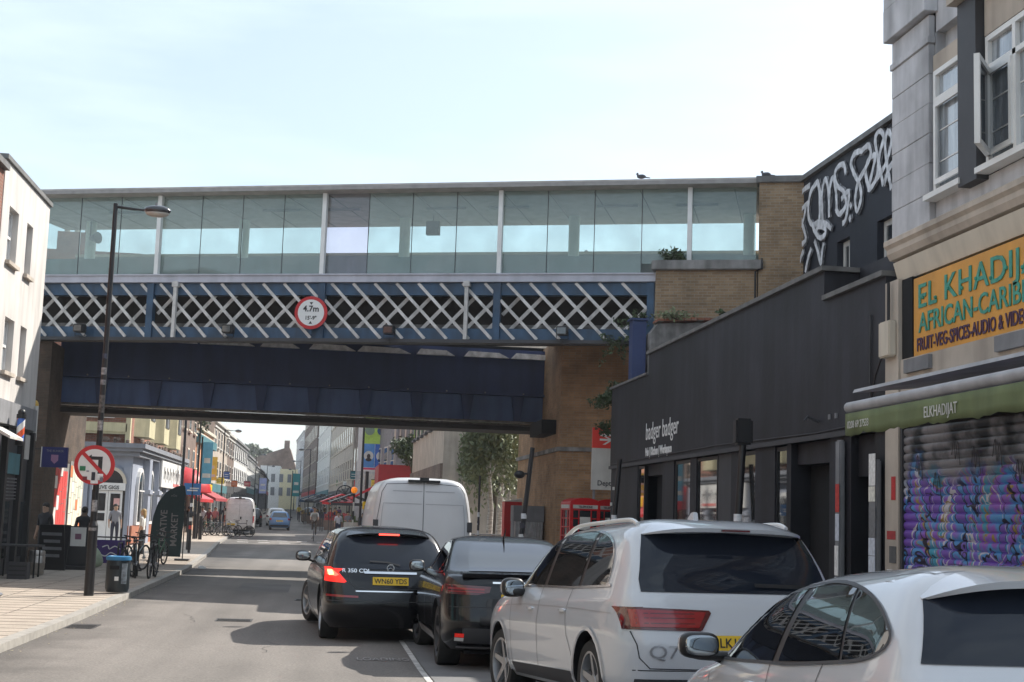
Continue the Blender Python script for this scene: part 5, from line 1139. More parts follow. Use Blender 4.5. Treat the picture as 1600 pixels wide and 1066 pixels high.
# poster wall under the bridge
for i, (y0, y1, z0, z1, seed, lab) in enumerate(((43.4, 47.9, 1.15, 3.0, 4, 'wall of torn red and white bills beneath the bridge on the left'), (48.1, 50.9, .6, 3.1, 9, 'faded cream and orange bills pasted on the wall deeper under the bridge'))):
    t = thing('poster_wall', lab, 'posters'); x = -8.32; r = random.Random(seed)
    B().box(x-.06 if not i else x-.02, x, y0, y1, z0-.12, z1+.12).build('backing', 'plaster', t)
    y = y0+.05
    while y < y1-.3:
        w = .42; z = z0; k = 0
        while z < z1-.25:
            h = r.uniform(.35, .7); h = min(h, z1-z); c = (r.choice([(205, 60, 55), (225, 222, 218), (215, 205, 200), (200, 75, 65)]) if not i else r.choice([(222, 215, 195), (210, 120, 70), (190, 195, 180), (225, 222, 218)])) if (int((y-y0)/.42)+k) % 3 else ((205, 60, 55) if not i else (222, 215, 195))
            B().box(x+.001, x+.008+r.uniform(0, .004), y, y+w-.03, z, z+h-.02).build('bill', T('bill %d %d %d' % c, C(*c), .7, .25, 7, stretch=(1, 1, .3)), t); z += h; k += 1
        y += w
    rebase(t, x, y0, z0)
fb = thing('purple_banner', 'purple cloth banner tied to railings behind the bin', 'banner')
B().box(-.42, .42, -.015, .015, .1, .75).build('cloth', T('purple cloth', C(62, 40, 100), .7, .15), fb); b = B()
for q in ([(-.2, .55), (-.05, .6), (.0, .5), (.15, .58), (.3, .5)], [(-.25, .35), (-.1, .3), (.05, .4), (.25, .3)]): ribbon(b, [(x, -.016, z) for x, z in smoothline(q, 4)], .03, (0, -1, 0))
b.build('scrawl', 'offwhite', fb); B().cyl((-.45, 0, 0), (-.45, 0, .85), .02, n=8).cyl((.45, 0, 0), (.45, 0, .85), .02, n=8).cyl((-.45, 0, .83), (.45, 0, .83), .02, n=8).build('railing', 'black', fb); place(fb, -5.95, 41.5, .1)
def bag(x, y, lab, c, s=1):
    t = thing('rubbish_bag', lab, 'bag', 'rubbish bags'); r = random.Random(int(x*10)); b = B().ball((0, 0, .24), (.26, .22, .26), 14)
    b.v = [(p[0]*(1+.12*sin(9*p[2]+5*p[0])), p[1]*(1+.12*cos(8*p[0])), p[2]+.02*sin(20*p[0])) for p in b.v]; b.build('sack', c, t, smooth=True); B().cyl((0, 0, .47), (.02, 0, .58), .03, .07, 8).build('knot', c, t); place(t, x, y, .1, 0, s=s)
bag(-6.25, 40.6, 'pale green plastic sack behind the lamp post', T('pale green plastic', (.30, .36, .26), .5, .2, 6), 1.1)
wp = B(); r = random.Random(2)
for i in range(5): x = i*.12; wp.ball((x*.8-.2, r.uniform(-.05, .05), .04+.02*(i % 2)), (.13, .09, .05+.03*(i == 1)), 8)
one(wp, 'paper_litter', 'white', 'crumpled white paper lying on the near left pavement', 'litter', (0, 0, 0)); bpy.data.objects['paper_litter'].location = (-6.1, 27.4, .11)
b = B().box(-.11, .11, -.08, .08, 0, .05).box(-.09, .05, -.05, .06, .05, .08); o = b.build('paper_scrap', 'white'); tag(o, 'small white scrap in the gutter by the bridge shadow edge', 'litter'); o.location = (-3.55, 44, .02)
rr = random.Random(8); b = B()
for i in range(150):
    y = rr.uniform(16, 40); x = KL(y)+abs(rr.gauss(0, .12)); s = rr.uniform(.008, .03); a = rr.uniform(0, 6); z = ground_z(y)+.006
    b._a([(x+s*cos(a), y+s*sin(a), z), (x-s*sin(a), y+s*cos(a), z+.004), (x-s*cos(a), y-s*sin(a), z+.001), (x+s*sin(a), y-s*cos(a), z+.005)], [(0, 1, 2, 3)])
o = b.build('gutter_litter', T('leaf litter', (.38, .32, .22), .8, .5, 30)); tag(o, 'dry leaf bits and litter strewn along the left gutter', 'litter', kind='stuff')
def post(lab, x, y, h, r=.04, mat='black', lean=(0, 0), top=None, group='posts', name='post', cat='post'):
    t = thing(name, lab, cat, group); B().cyl((0, 0, 0), (lean[0], lean[1], h), r, r*.9, 14).build('pole', mat, t, smooth=True)
    if top == 'sign': B().box(-.32, .32, -.04, -.02, h-1.0, h-.55).build('plate', T('blue plate', C(60, 120, 180), .4), t); B().box(-.2, .2, -.045, -.041, h-.85, h-.8).box(-.1, .25, -.045, -.041, h-.76, h-.72).build('print', 'white', t)
    if top == 'dome': B().ball((-.26+lean[0]*.8, 0, h*.8), (.15, .15, .11), 12).box(-.2+lean[0]*.8, lean[0]*.8, -.03, .03, h*.8, h*.8+.05).build('camera_dome', 'black', t, smooth=True)
    if top == 'box': B().box(.02, .26, -.10, .10, h-.02, h+.34).build('signal_box', 'black', t, bevel=.03)
    if top == 'spikes':
        b = B()
        for i in range(6): b.box(-.12+.04*i, -.09+.04*i, -.03, .03, h*(.3+.1*i), h*(.3+.1*i)+.06)
        b.build('clips', 'offwhite', t)
    for i, (z, c) in enumerate(((1.2, (230, 228, 225)), (1.5, (60, 60, 70)), (.9, (200, 60, 55)), (1.75, (220, 220, 222)))):
        if h > 2.2: B().cyl((lean[0]*z/h, 0, z), (lean[0]*z/h, 0, z+.14), r+.004, n=14, cap=False).build('sticker', T('sticker %d %d %d' % c, C(*c), .6, .15, 20), t, smooth=True)
    return place(t, x, y, ground_z(y)+.1)
post('leaning black post with a traffic box, before the bar shopfront', 5.50, 18.7, 2.85, .055, lean=(.14, 0), top='box')
post('black post with clipped cables at the far corner of the bar', 5.35, 26.4, 2.95, .05, lean=(.2, 0), top='spikes')
post('black leaning post with a camera dome before the corrugated cabinet', 5.15, 37.5, 3.65, .07, lean=(.34, 0), top='dome')
post('slim stickered post between the white van and the birches', 4.7, 43, 3.0, .035, 'darkgrey', top='spikes')
post('tall black post with a blue plate right of the flag', -5.02, 55.6, 3.2, .05, top='sign')
post('short black bollard nearest the flag', -5.4, 59.5, 1.55, .10, group='bollards', name='bollard', cat='bollard')
post('short black bollard beside the far bicycles', -6.5, 78, 1.25, .10, group='bollards', name='bollard', cat='bollard')
# far lamps and posts
lamp('tall street lamp over the far bicycles, its arm over the road', -7.9, 112, 7.6, .95, 0)
lamp('street lamp pole with cameras left of the far lamp', -6.9, 79, 9.0, .8, radians(180))
lamp('tall black pole behind the feather flag', -6.05, 62, 9.5, .8, radians(180))
lamp('lamp post before the billboard beside the amber crossing globe', 1.75, 68, 8.5, .8, radians(0))
lamp('distant right lamp near the dark market stalls', -1.6, 150, 7.6, .9, radians(180)); lamp('farther right lamp against the sunlit cream house', -3.4, 200, 7.6, .9, radians(180))
lamp('farthest right lamp against the brown gabled block', -5.4, 262, 7.6, .9, radians(180)); lamp('far left lamp in front of the white buildings', -8.4, 175, 7.6, .9); lamp('farthest left lamp by the white row', -9.6, 240, 7.6, .9)
def belisha(lab, x, y):
    t = thing('crossing_beacon', lab, 'beacon', 'crossing beacons'); b = B()
    for i in range(6): B().cyl((0, 0, i*.45), (0, 0, i*.45+.45), .045, n=10).build('band', 'black' if i % 2 else 'offwhite', t)
    B().ball((0, 0, 2.88), .17, 14).build('globe', 'orange', t, smooth=True); place(t, x, y, .1)
belisha('crossing beacon with an amber globe on the right, by the yellow box', 1.55, 74); belisha('crossing beacon with an amber globe on the left, before the yellow banner', -7.4, 88)
yb = thing('control_box', 'small yellow box on the lamp post below the billboard', 'box'); B().box(-.14, .14, -.08, .08, 0, .36).build('case', 'yellow', yb, bevel=.01); B().box(-.05, .05, -.09, -.081, .1, .2).build('label_plate', 'black', yb); place(yb, 1.98, 67.9, 2.0)
def banner(lab, x, y, z, w, h, col, pole=True):
    t = thing('lamp_banner', lab, 'banner', 'lamp post banners'); B().box(0, w, -.02, .02, z, z+h).build('cloth', T('banner %s' % str(col), C(*col), .6, .1), t)
    B().box(.1*w, .9*w, -.025, -.021, z+h*.15, z+h*.25).build('print', 'offwhite', t); B().box(.2*w, .8*w, -.025, -.021, z+h*.5, z+h*.62).build('print', 'offwhite', t); B().cyl((-.05, 0, 0), (-.05, 0, z+h+.3), .05, n=8).build('pole', 'black', t); place(t, x, y, ground_z(y)+.1)
banner('light blue vertical banner on the left lamp pole', -6.75, 79.5, 3.0, .55, 2.3, (90, 160, 190)); banner('teal vertical banner on the right down the street', -3.35, 152, 2.6, .75, 2.4, (40, 130, 135)); banner('white and blue vertical banner on the left beyond the vans', -7.2, 160, 2.8, .8, 1.7, (150, 160, 205))
banner('lime yellow square board hanging off the pillared brown facade', -.1, 205, 5.3, 1.3, 1.7, (214, 222, 50)); banner('yellow banner on the left beyond the red awning', -7.75, 92, 3.4, .9, 1.5, (222, 205, 80))
# red phone boxes
def phone(lab, x, y, rz=0):
    t = thing('phone_box', lab, 'phone box', 'red phone boxes'); w = .44
    b = B()
    for sx in (-1, 1):
        for sy in (-1, 1): b.box(sx*w, sx*(w-.09), sy*w, sy*(w-.09), 0, 2.1)
    b.box(-w+.001, w-.001, -w+.001, w-.001, 2.05, 2.22).box(-w+.01, w-.01, -w+.01, w-.01, 0, .35); b.build('frame', 'redpaint', t)
    rb = B(); 
    for i in range(9): a = pi*i/8
    rb.prism([(w*cos(pi*i/10), 2.22+.16*sin(pi*i/10)) for i in range(11)], 1, -w+.01, w-.01).build('roof', 'redpaint', t)
    B().box(-w+.08, w-.08, -w-.01, -w+.001, 2.08, 2.18).box(-w-.01, -w+.001, -w+.08, w-.08, 2.08, 2.18).build('header_panel', 'offwhite', t)
    text('TELEPHONE', .085, 'black', t, (0, -w-.014, 2.1), (1, 0, 0), (0, 0, 1), 'lettering', .002, .9, .002, align='CENTER')
    B().box(-w+.03, w-.03, -w+.03, w-.03, .35, 2.05).build('glazing', 'winglass', t)
    b = B()
    for i in range(8): z = .35+i*.24; b.box(-w+.09, w-.09, -w+.005, -w+.028, z, z+.03).box(-w+.005, -w+.028, -w+.09, w-.09, z, z+.03)
    for q in (-.18, .18): b.box(q-.015, q+.015, -w+.008, -w+.026, .35, 2.05).box(-w+.008, -w+.026, q-.015, q+.015, .35, 2.05)
    b.build('glazing_bars', 'redpaint', t); B().box(-.15, .15, -w-.006, -w+.0045, 1.5, 1.85).build('notice', 'offwhite', t); place(t, x, y, .1, rz)
phone('red phone box standing in front, white notice in its door, by the abutment', 7.15, 39.2, radians(8)); phone('red phone box with arched top partly behind the other one', 8.15, 40.1, radians(-5))
rs = thing('station_sign', 'tall white and red railway station sign against the orange brick abutment', 'sign')
B().box(0, 1.05, -.06, .06, 0, 1.72).build('panel', 'offwhite', rs); hp = B().box(-.001, 1.051, -.066, .066, 1.16, 1.73).build('header', T('station red', C(222, 62, 50), .45, .05), rs)
b = B()
for z in (1.37, 1.50): b.box(.2, .85, -.074, -.068, z, z+.055)
b.prism([(.30, 1.55), (.38, 1.55), (.62, 1.68), (.54, 1.68)], 1, -.074, -.068).prism([(.45, 1.425), (.53, 1.425), (.36, 1.5), (.28, 1.5)], 1, -.0745, -.0685).prism([(.45, 1.37), (.53, 1.37), (.36, 1.26), (.28, 1.26)], 1, -.074, -.068); b.build('double_arrow', 'white', hp)
text('Deptford', .2, 'darkgrey', rs, (.16, -.065, .12), (1, 0, 0), (0, 0, 1), 'lettering', .002, .95, .003)
for x in (.1, .95): B().cyl((x, .1, -2.6), (x, .1, 1.6), .04, n=10).build('post', 'grey', rs)
place(rs, 7.38, 38.9, 2.72, radians(-2))
cb = thing('cabinet', 'grey corrugated metal cabinet against the dark abutment wall', 'cabinet'); b = B(); v = []
for i in range(41): x = -.85+i*.0425; v += [(x, -.4+(.03 if i % 4 < 2 else 0), 0), (x, -.4+(.03 if i % 4 < 2 else 0), 1.65)]
b._a(v, [(2*i, 2*i+2, 2*i+3, 2*i+1) for i in range(40)]); b.v = [(p[0]*.55, p[1], p[2]) for p in b.v]; b.build('corrugated_front', 'steel', cb); B().box(-.475, .475, -.36, .3, 0, 1.65).box(-.485, .485, -.42, .32, 1.652, 2.15).build('casing', 'grey', cb); place(cb, 6.42, 44.6, .1)
rp = thing('red_post_panel', 'narrow dark red kiosk panel between the birches and the cabinet', 'kiosk'); B().box(-.3, .3, -.3, .3, 0, 2.3).build('body', 'redpaint', rp); B().prism([(-.32, 2.3), (.32, 2.3), (.32, 2.42), (-.1, 2.34)], 1, -.32, .32).build('roof', 'offwhite', rp); place(rp, 6.45, 48.5, .1)
# pavement clutter under the right bridge end
fn = thing('railing', 'low railing with red and white tape in front of the birches', 'railing'); B().cyl((-1.1, 0, .95), (1.1, 0, .95), .03, n=8).build('top_rail', 'grey', fn)
for i in range(12): B().box(-1.1+i*.2, -1.08+i*.2, -.01, .01, 0, .95).build('bar', 'offwhite' if i % 3 else 'redpaint', fn)
place(fn, 6.1, 52, .25)

# ================================================================ people
def person(lab, x, y, z, rz=0, h=1.7, top=(.5, .5, .5), legs=(.03, .03, .04), hair='hair', skin='skin', pose='stand', longhair=False, shorts=False, group=None, dress=False):
    t = thing('person', lab, 'person', group); s = h/1.7
    ty = M('top', top, .8, .05); tl = M('bottoms', legs, .8, .05)
    J = []; E = []; MI = []
    def j(p, r): J.append((p, r)); return len(J)-1
    def e(a, b, m): E.append((a, b)); MI.append(m)
    pel = j((0, 0, .93), .125)
    wal = .0
    if pose == 'walk': wal = .22
    if pose == 'cycle': sp, nk, hd = (0, .10, 1.15), (0, .28, 1.42), (0, .33, 1.6)
    else: sp, nk, hd = (0, .01, 1.16), (0, 0, 1.42), (0, .01, 1.55)
    a = j(sp, .12); c = j((nk[0], nk[1], nk[2]-.06), .135); n_ = j((nk[0], nk[1], nk[2]+.03), .052); h1 = j((hd[0], hd[1], hd[2]), .088); h2 = j((hd[0], hd[1]-.005, hd[2]+.09), .08)
    e(pel, a, 1); e(a, c, 1); e(c, n_, 0); e(n_, h1, 0); e(h1, h2, 0); no = j((hd[0], hd[1]+.10, hd[2]+.01), .014); e(h1, no, 0)
    for sx in (-1, 1):
        q = j((sx*.085+.0, hd[1], hd[2]+.01), .02); e(h1, q, 0)
        sh = j((sx*.185, nk[1], nk[2]-.07), .062)
        if pose == 'cycle': el = (sx*.23, nk[1]+.22, nk[2]-.28); ha = (sx*.22, nk[1]+.42, nk[2]-.40)
        elif pose == 'carry': el = (sx*.22, .02, 1.10); ha = (sx*.13, .22, 1.12)
        else: el = (sx*.235, -.02+sx*wal*.4, 1.08); ha = (sx*.24, .06+sx*wal*.9, .84)
        E1 = j(el, .045); H1 = j(ha, .030); e(c, sh, 1); e(sh, E1, 1 if not shorts else 1); e(E1, H1, 0)
        d = (Vector(ha)-Vector(el)).normalized(); pm = Vector(ha)+d*.06; P1 = j(tuple(pm), .028); e(H1, P1, 0)
        sdv = d.cross(Vector((1, 0, 0))).normalized()
        for f, L in ((-1.5, .065), (-.5, .08), (.5, .075), (1.5, .06)): F = j(tuple(pm+sdv*f*.018+d*L*.5), .0095); G_ = j(tuple(pm+sdv*f*.02+d*L+Vector((-sx*.02, 0, 0))), .008); e(P1, F, 0); e(F, G_, 0)
        F = j(tuple(Vector(ha)+d*.03+sdv*.045+Vector((-sx*.01, 0, 0))), .010); e(H1, F, 0)
        hp_ = j((sx*.09, 0, .88), .095); e(pel, hp_, 2)
        if pose == 'cycle': kn = (sx*.11, .33, .82 if sx > 0 else .62); an = (sx*.10, .22 if sx > 0 else .12, .42 if sx > 0 else .18)
        else: kn = (sx*.10, .03-sx*wal*.6, .49); an = (sx*.10, -.02-sx*wal*1.2, .09)
        k_ = j(kn, .062); A = j(an, .042); T_ = j((an[0]+sx*.01, an[1]+.17, an[2]-.045), .035); Hh = j((an[0], an[1]-.04, an[2]-.05), .035)
        e(hp_, k_, 2); e(k_, A, 0 if shorts else 2); e(A, T_, 3); e(A, Hh, 3)
    me = bpy.data.meshes.new('p'); me.from_pydata([p for p, r in J], E, []); o = bpy.data.objects.new('p', me); SC.collection.objects.link(o)
    md = o.modifiers.new('s', 'SKIN'); sv = me.skin_vertices[0].data
    for i, (p, r) in enumerate(J): sv[i].radius = (r, r); sv[i].use_root = (i == pel)
    for i in (c, a): sv[i].radius = (J[i][1]*1.15, J[i][1]*.78)
    ss = o.modifiers.new('u', 'SUBSURF'); ss.levels = 1; ss.render_levels = 1
    dg = bpy.context.evaluated_depsgraph_get(); dg.update(); m2 = bpy.data.meshes.new_from_object(o.evaluated_get(dg)); bpy.data.objects.remove(o); m2.name = 'body'
    m2.materials.clear(); [m2.materials.append(q) for q in (K[skin], ty, tl, K['black'])]
    segs = [(Vector(J[a_][0]), Vector(J[b_][0]), m) for (a_, b_), m in zip(E, MI)]
    for p in m2.polygons:
        q = p.center; best = 9; mi = 0
        for A_, B_, m in segs:
            ab = B_-A_; tt = max(0, min(1, (q-A_).dot(ab)/max(ab.length_squared, 1e-6))); dd = (A_+ab*tt-q).length
            if dd < best: best = dd; mi = m
        p.material_index = mi
    m2.shade_smooth(); ob = bpy.data.objects.new('body', m2); SC.collection.objects.link(ob); ob.parent = t
    hb_ = B().ball((hd[0], hd[1]-.02, hd[2]+.065), (.098, .108, .10), 14)
    if longhair: hb_.ball((hd[0], hd[1]-.07, hd[2]-.04), (.10, .06, .17), 12)
    hb_.build('hair', hair, t, smooth=True)
    b = B(); [b.ball((sx*.034, hd[1]+.082, hd[2]+.025), .012, 6) for sx in (-1, 1)]; b.build('eyes', 'black', t)
    if dress: B().lathe([(.13, 1.15), (.15, 1.0), (.2, .7), (.27, .35), (.26, .34), (.001, .5)], n=18).build('dress', ty, t, smooth=True)
    return place(t, x, y, z, rz, s=s)
person('woman in a long black dress walking away under the bridge', -6.75, 41.8, .1, radians(0), 1.66, (.01, .01, .012), (.01, .01, .012), 'hair', 'skind', dress=True)
person('child in a pale green top and khaki shorts beside the black dress', -6.62, 40.2, .1, radians(-10), 1.0, (.30, .36, .14), (.22, .18, .13), 'hair', 'skind', 'walk', shorts=True)
person('fair haired woman in a white top by the pub corner', -6.3, 51.5, .1, radians(80), 1.62, (.62, .60, .57), (.02, .02, .025), 'blond', 'skin', 'stand', longhair=True)
person('cyclist in a pale jacket riding in the road toward the bridge', -.5, 88, .28, radians(180), 1.74, (.42, .43, .42), (.10, .075, .06), 'hair', 'skin', 'cycle')
crowd = 'people on the far pavements'
person('person in black top nearest the far red awning', -8.6, 94, .1, 0, 1.75, (.015, .015, .02), (.02, .02, .03), group=crowd, pose='walk')
person('person in white shirt beside the far left bollard', -8.0, 97, .15, radians(180), 1.72, (.66, .64, .66), (.03, .03, .05), group=crowd, pose='walk')
person('person in pink shirt among the far left bicycles', -7.3, 99, .15, radians(160), 1.7, (.5, .16, .17), (.04, .04, .06), group=crowd)
person('person in dark jacket left of the far white van', -7.0, 104, .2, 0, 1.76, (.03, .02, .03), (.02, .02, .03), group=crowd, pose='walk')
person('person in a white shirt just right of the cyclist', 1.0, 92, .1, radians(180), 1.72, (.6, .6, .64), (.05, .06, .1), group=crowd, pose='walk')
person('bearded person in grey beside the white trolley', 1.65, 94, .1, radians(170), 1.76, (.2, .2, .22), (.03, .03, .04), group=crowd, pose='carry')
person('person in navy near the amber crossing globe on the right', 2.35, 84, .1, radians(180), 1.7, (.02, .025, .05), (.02, .02, .03), group=crowd)
person('person in black standing behind the crossing beacon', 2.9, 86, .1, radians(190), 1.74, (.012, .012, .015), (.02, .02, .025), group=crowd, pose='walk')
person('person in a red top far along the right stalls', .6, 118, ground_z(118)+.1, radians(180), 1.7, (.45, .05, .05), (.03, .03, .05), group=crowd)
person('person with a yellow top near the teal banner', -2.6, 156, ground_z(156)+.1, 0, 1.7, (.6, .45, .05), (.03, .03, .05), group=crowd)
person('person in blue near the dark market stalls', -1.0, 140, ground_z(140)+.1, 0, 1.72, (.08, .14, .3), (.03, .03, .05), group=crowd)
rp_ = random.Random(77)
for i, (nm, c) in enumerate((('maroon', (.2, .02, .04)), ('cream', (.55, .5, .4)), ('olive', (.1, .11, .04)), ('sky blue', (.2, .35, .5)), ('charcoal', (.03, .03, .035)), ('orange', (.6, .22, .04)), ('beige', (.4, .33, .24)), ('purple', (.15, .05, .2)), ('lilac', (.4, .33, .5)), ('brown', (.12, .07, .04)), ('pale green', (.3, .42, .3)), ('mustard', (.45, .32, .05)))):
    right = i % 2; y = 96+i*6.5; x = KR(y)+rp_.uniform(.6, 2.2) if right else KL(y)-rp_.uniform(.5, 2.0)
    person('distant pedestrian in %s on the %s pavement' % (nm, 'right' if right else 'left'), x, y, ground_z(y)+.1, rp_.choice([0, pi, 2.6, .4]), rp_.uniform(1.6, 1.82), c, (.03, .03, .045), group=crowd, pose=rp_.choice(['walk', 'stand']))
person('man in a grey shirt standing at the pub doorway', -8.6, 61.0, .1, radians(200), 1.76, (.22, .22, .24), (.03, .03, .05), pose='stand')
person('woman in a red jacket walking beside the flag pole', -6.5, 58.5, .1, radians(10), 1.64, (.42, .05, .06), (.02, .02, .03), longhair=True, pose='walk')
person('man in a dark coat under the bridge beside the chalkboard', -7.6, 40.6, .1, radians(150), 1.74, (.02, .02, .025), (.02, .02, .025), pose='stand')
tr = thing('market_trolley', 'white box trolley on the right pavement beside the walkers', 'trolley'); B().box(-.45, .45, -.3, .3, .35, 1.2).build('box', 'offwhite', tr, bevel=.02); B().box(-.2, .2, -.31, -.301, .6, .9).build('print', T('pale print', (.3, .4, .35), .6), tr)
for sx in (-1, 1): B().cyl((sx*.47, 0, .17), (sx*.52, 0, .17), .17, n=16).build('wheel', 'rubber', tr)
place(tr, 1.75, 88.5, 0)
wb = thing('white_board', 'white upright panels standing behind the crossing beacon', 'board'); B().box(-.55, .0, -.03, .03, 0, 1.7).box(.05, .6, .1, .16, 0, 1.75).build('panel', T('white panels', (.55, .57, .66), .6, .05), wb); B().box(-.5, .55, -.1, .2, 0, .06).build('foot', 'grey', wb); place(wb, 2.9, 80.5, .1)

# ================================================================ bicycles
def bike(x, y, z, rz, lab, col, group, lean=.0):
    t = thing('bicycle', lab, 'bicycle', group); R_ = .34
    w = B()
    n = 28; v = []
    for wx, nm in ((0, 'a'), (1.02, 'b')):
        b = B(); b.lathe([(R_-.035, -.016), (R_, -.018), (R_+.014, 0), (R_, .018), (R_-.035, .016), (R_-.035, -.016)], n=30, ax=1); o = b.build('wheel', 'rubber', t, smooth=True); o.location = (wx, 0, R_)
        s = B(); s.cyl((0, -.04, 0), (0, .04, 0), .03, n=8)
        for i in range(14): a = 2*pi*i/14; s.cyl((0, 0, 0), ((R_-.03)*cos(a), 0, (R_-.03)*sin(a)), .0035, n=3)
        s.build('spokes', 'steel', o)
    f = B(); bb = (.43, 0, .28); st = (.30, 0, .80); ht = (.85, 0, .82); hb = (.88, 0, .68)
    for p, q in ((bb, st), (st, ht), (bb, hb), (bb, (0, 0, R_)), ((0, 0, R_), (.32, 0, .72)), (ht, hb)): f.cyl(p, q, .017, n=8)
    f.tube([hb, (.92, 0, .55), (1.02, 0, R_)], .016, 8); f.build('frame', col, t, smooth=True)
    B().tube([(.82, -.27, 1.0), (.90, -.12, .98), (.86, 0, .97), (.90, .12, .98), (.82, .27, 1.0)], .014, 8).cyl((.86, 0, .97), ht, .014, n=8).build('handlebar', 'black', t, smooth=True)
    B().ball((.26, 0, .90), (.14, .07, .035), 12).cyl((.26, 0, .9), st, .014, n=8).build('saddle', 'black', t, smooth=True)
    c = B().cyl((.43, -.05, .28), (.43, -.04, .28), .09, n=20).cyl((.43, -.06, .28), (.43+.12, -.08, .16), .01, n=6).cyl((.43, .06, .28), (.43-.12, .08, .40), .01, n=6).box(.5, .6, -.14, -.06, .14, .17).box(.26, .36, .06, .14, .39, .42); c.build('crank', 'darkgrey', t)
    return place(t, x, y, z, rz, rx=lean)
g1 = 'bicycles locked on the near left pavement'; g2 = 'bicycles parked before the far white van'
bike(-4.75, 35.3, .1, radians(83), 'dark bicycle with its rear wheel nearest the blue rimmed bin', T('bike a', (.02, .02, .025), .3), g1, .06); bike(-4.45, 35.6, .1, radians(96), 'middle bicycle of the rack behind the bin, pale frame', T('bike b', (.25, .3, .32), .3), g1, -.05); bike(-4.12, 35.5, .1, radians(88), 'black bicycle closest to the kerb behind the bin', T('bike c', (.012, .012, .012), .3), g1, .04)
bike(-5.2, 39.2, .1, radians(70), 'bicycle leaning by the purple banner', T('bike b', (.25, .3, .32), .3), g1, .1); bike(-4.9, 43.2, .1, radians(80), 'bicycle halfway between the bin and the flag', T('far bike green', (.05, .16, .10), .3), g1, .05)
rk = thing('bike_rack', 'black tubular cycle stand between the bicycles behind the bin', 'bike rack'); 
for i in range(3): B().tube([(-.5+i*.4, 0, 0), (-.5+i*.4, 0, .75), (-.5+i*.4, .08, .82), (-.5+i*.4, .62, .82), (-.5+i*.4, .7, .75), (-.5+i*.4, .7, 0)], .022, 8).build('hoop', 'black', rk)
place(rk, -4.45, 36.0, .1)
cols = [((.02, .02, .02), 'black'), ((.05, .16, .10), 'green'), ((.25, .27, .28), 'silver'), ((.02, .03, .08), 'navy'), ((.3, .3, .3), 'grey'), ((.02, .02, .02), 'black')]
for i, (c, nm) in enumerate(cols):
    bike(-7.9+i*.42+(.35 if i > 3 else 0), 89.5-.6*(i % 3), .1, radians(12+9*i if i < 5 else 5), ['leftmost black', 'green framed second', 'silver third', 'navy fourth', 'grey framed fifth', 'rightmost black'][i]+' bicycle in the row by the far white van', T('far bike '+nm, c, .3), g2, .05*(-1)**i)
bike(-.5, 87.5, .0, radians(-90), 'bicycle ridden by the cyclist in the pale jacket', T('bike a', (.02, .02, .025), .3), 'bicycles on the road')

# ================================================================ birds on the roof edge
def pigeon(lab, u, rz):
    t = thing('pigeon', lab, 'bird', 'pigeons on the walkway roof'); b = B().ball((0, 0, .13), (.15, .07, .075), 14); b.ball((.13, 0, .22), (.04, .036, .042), 10).cyl((.10, 0, .14), (.13, 0, .21), .045, .032, 10).cyl((.165, 0, .22), (.195, 0, .212), .012, .003, 6).prism([(-.1, .12), (-.28, .09), (-.28, .075), (-.1, .09)], 1, -.035, .035)
    b.build('body', T('pigeon grey', (.07, .07, .08), .7, .2, 20), t, smooth=True); B().cyl((.01, .02, 0), (.01, .02, .08), .006, n=5).cyl((.01, -.02, 0), (.01, -.02, .08), .006, n=5).build('legs', 'redpaint', t); place(t, u*CT, 40-u*CT*.355-.3, 11.1, rz, s=.85)
pigeon('pigeon on the walkway roof above the last wide glass panels', 8.65, radians(160)); pigeon('pigeon perched upright at the brick tower corner', 12.0, radians(150))
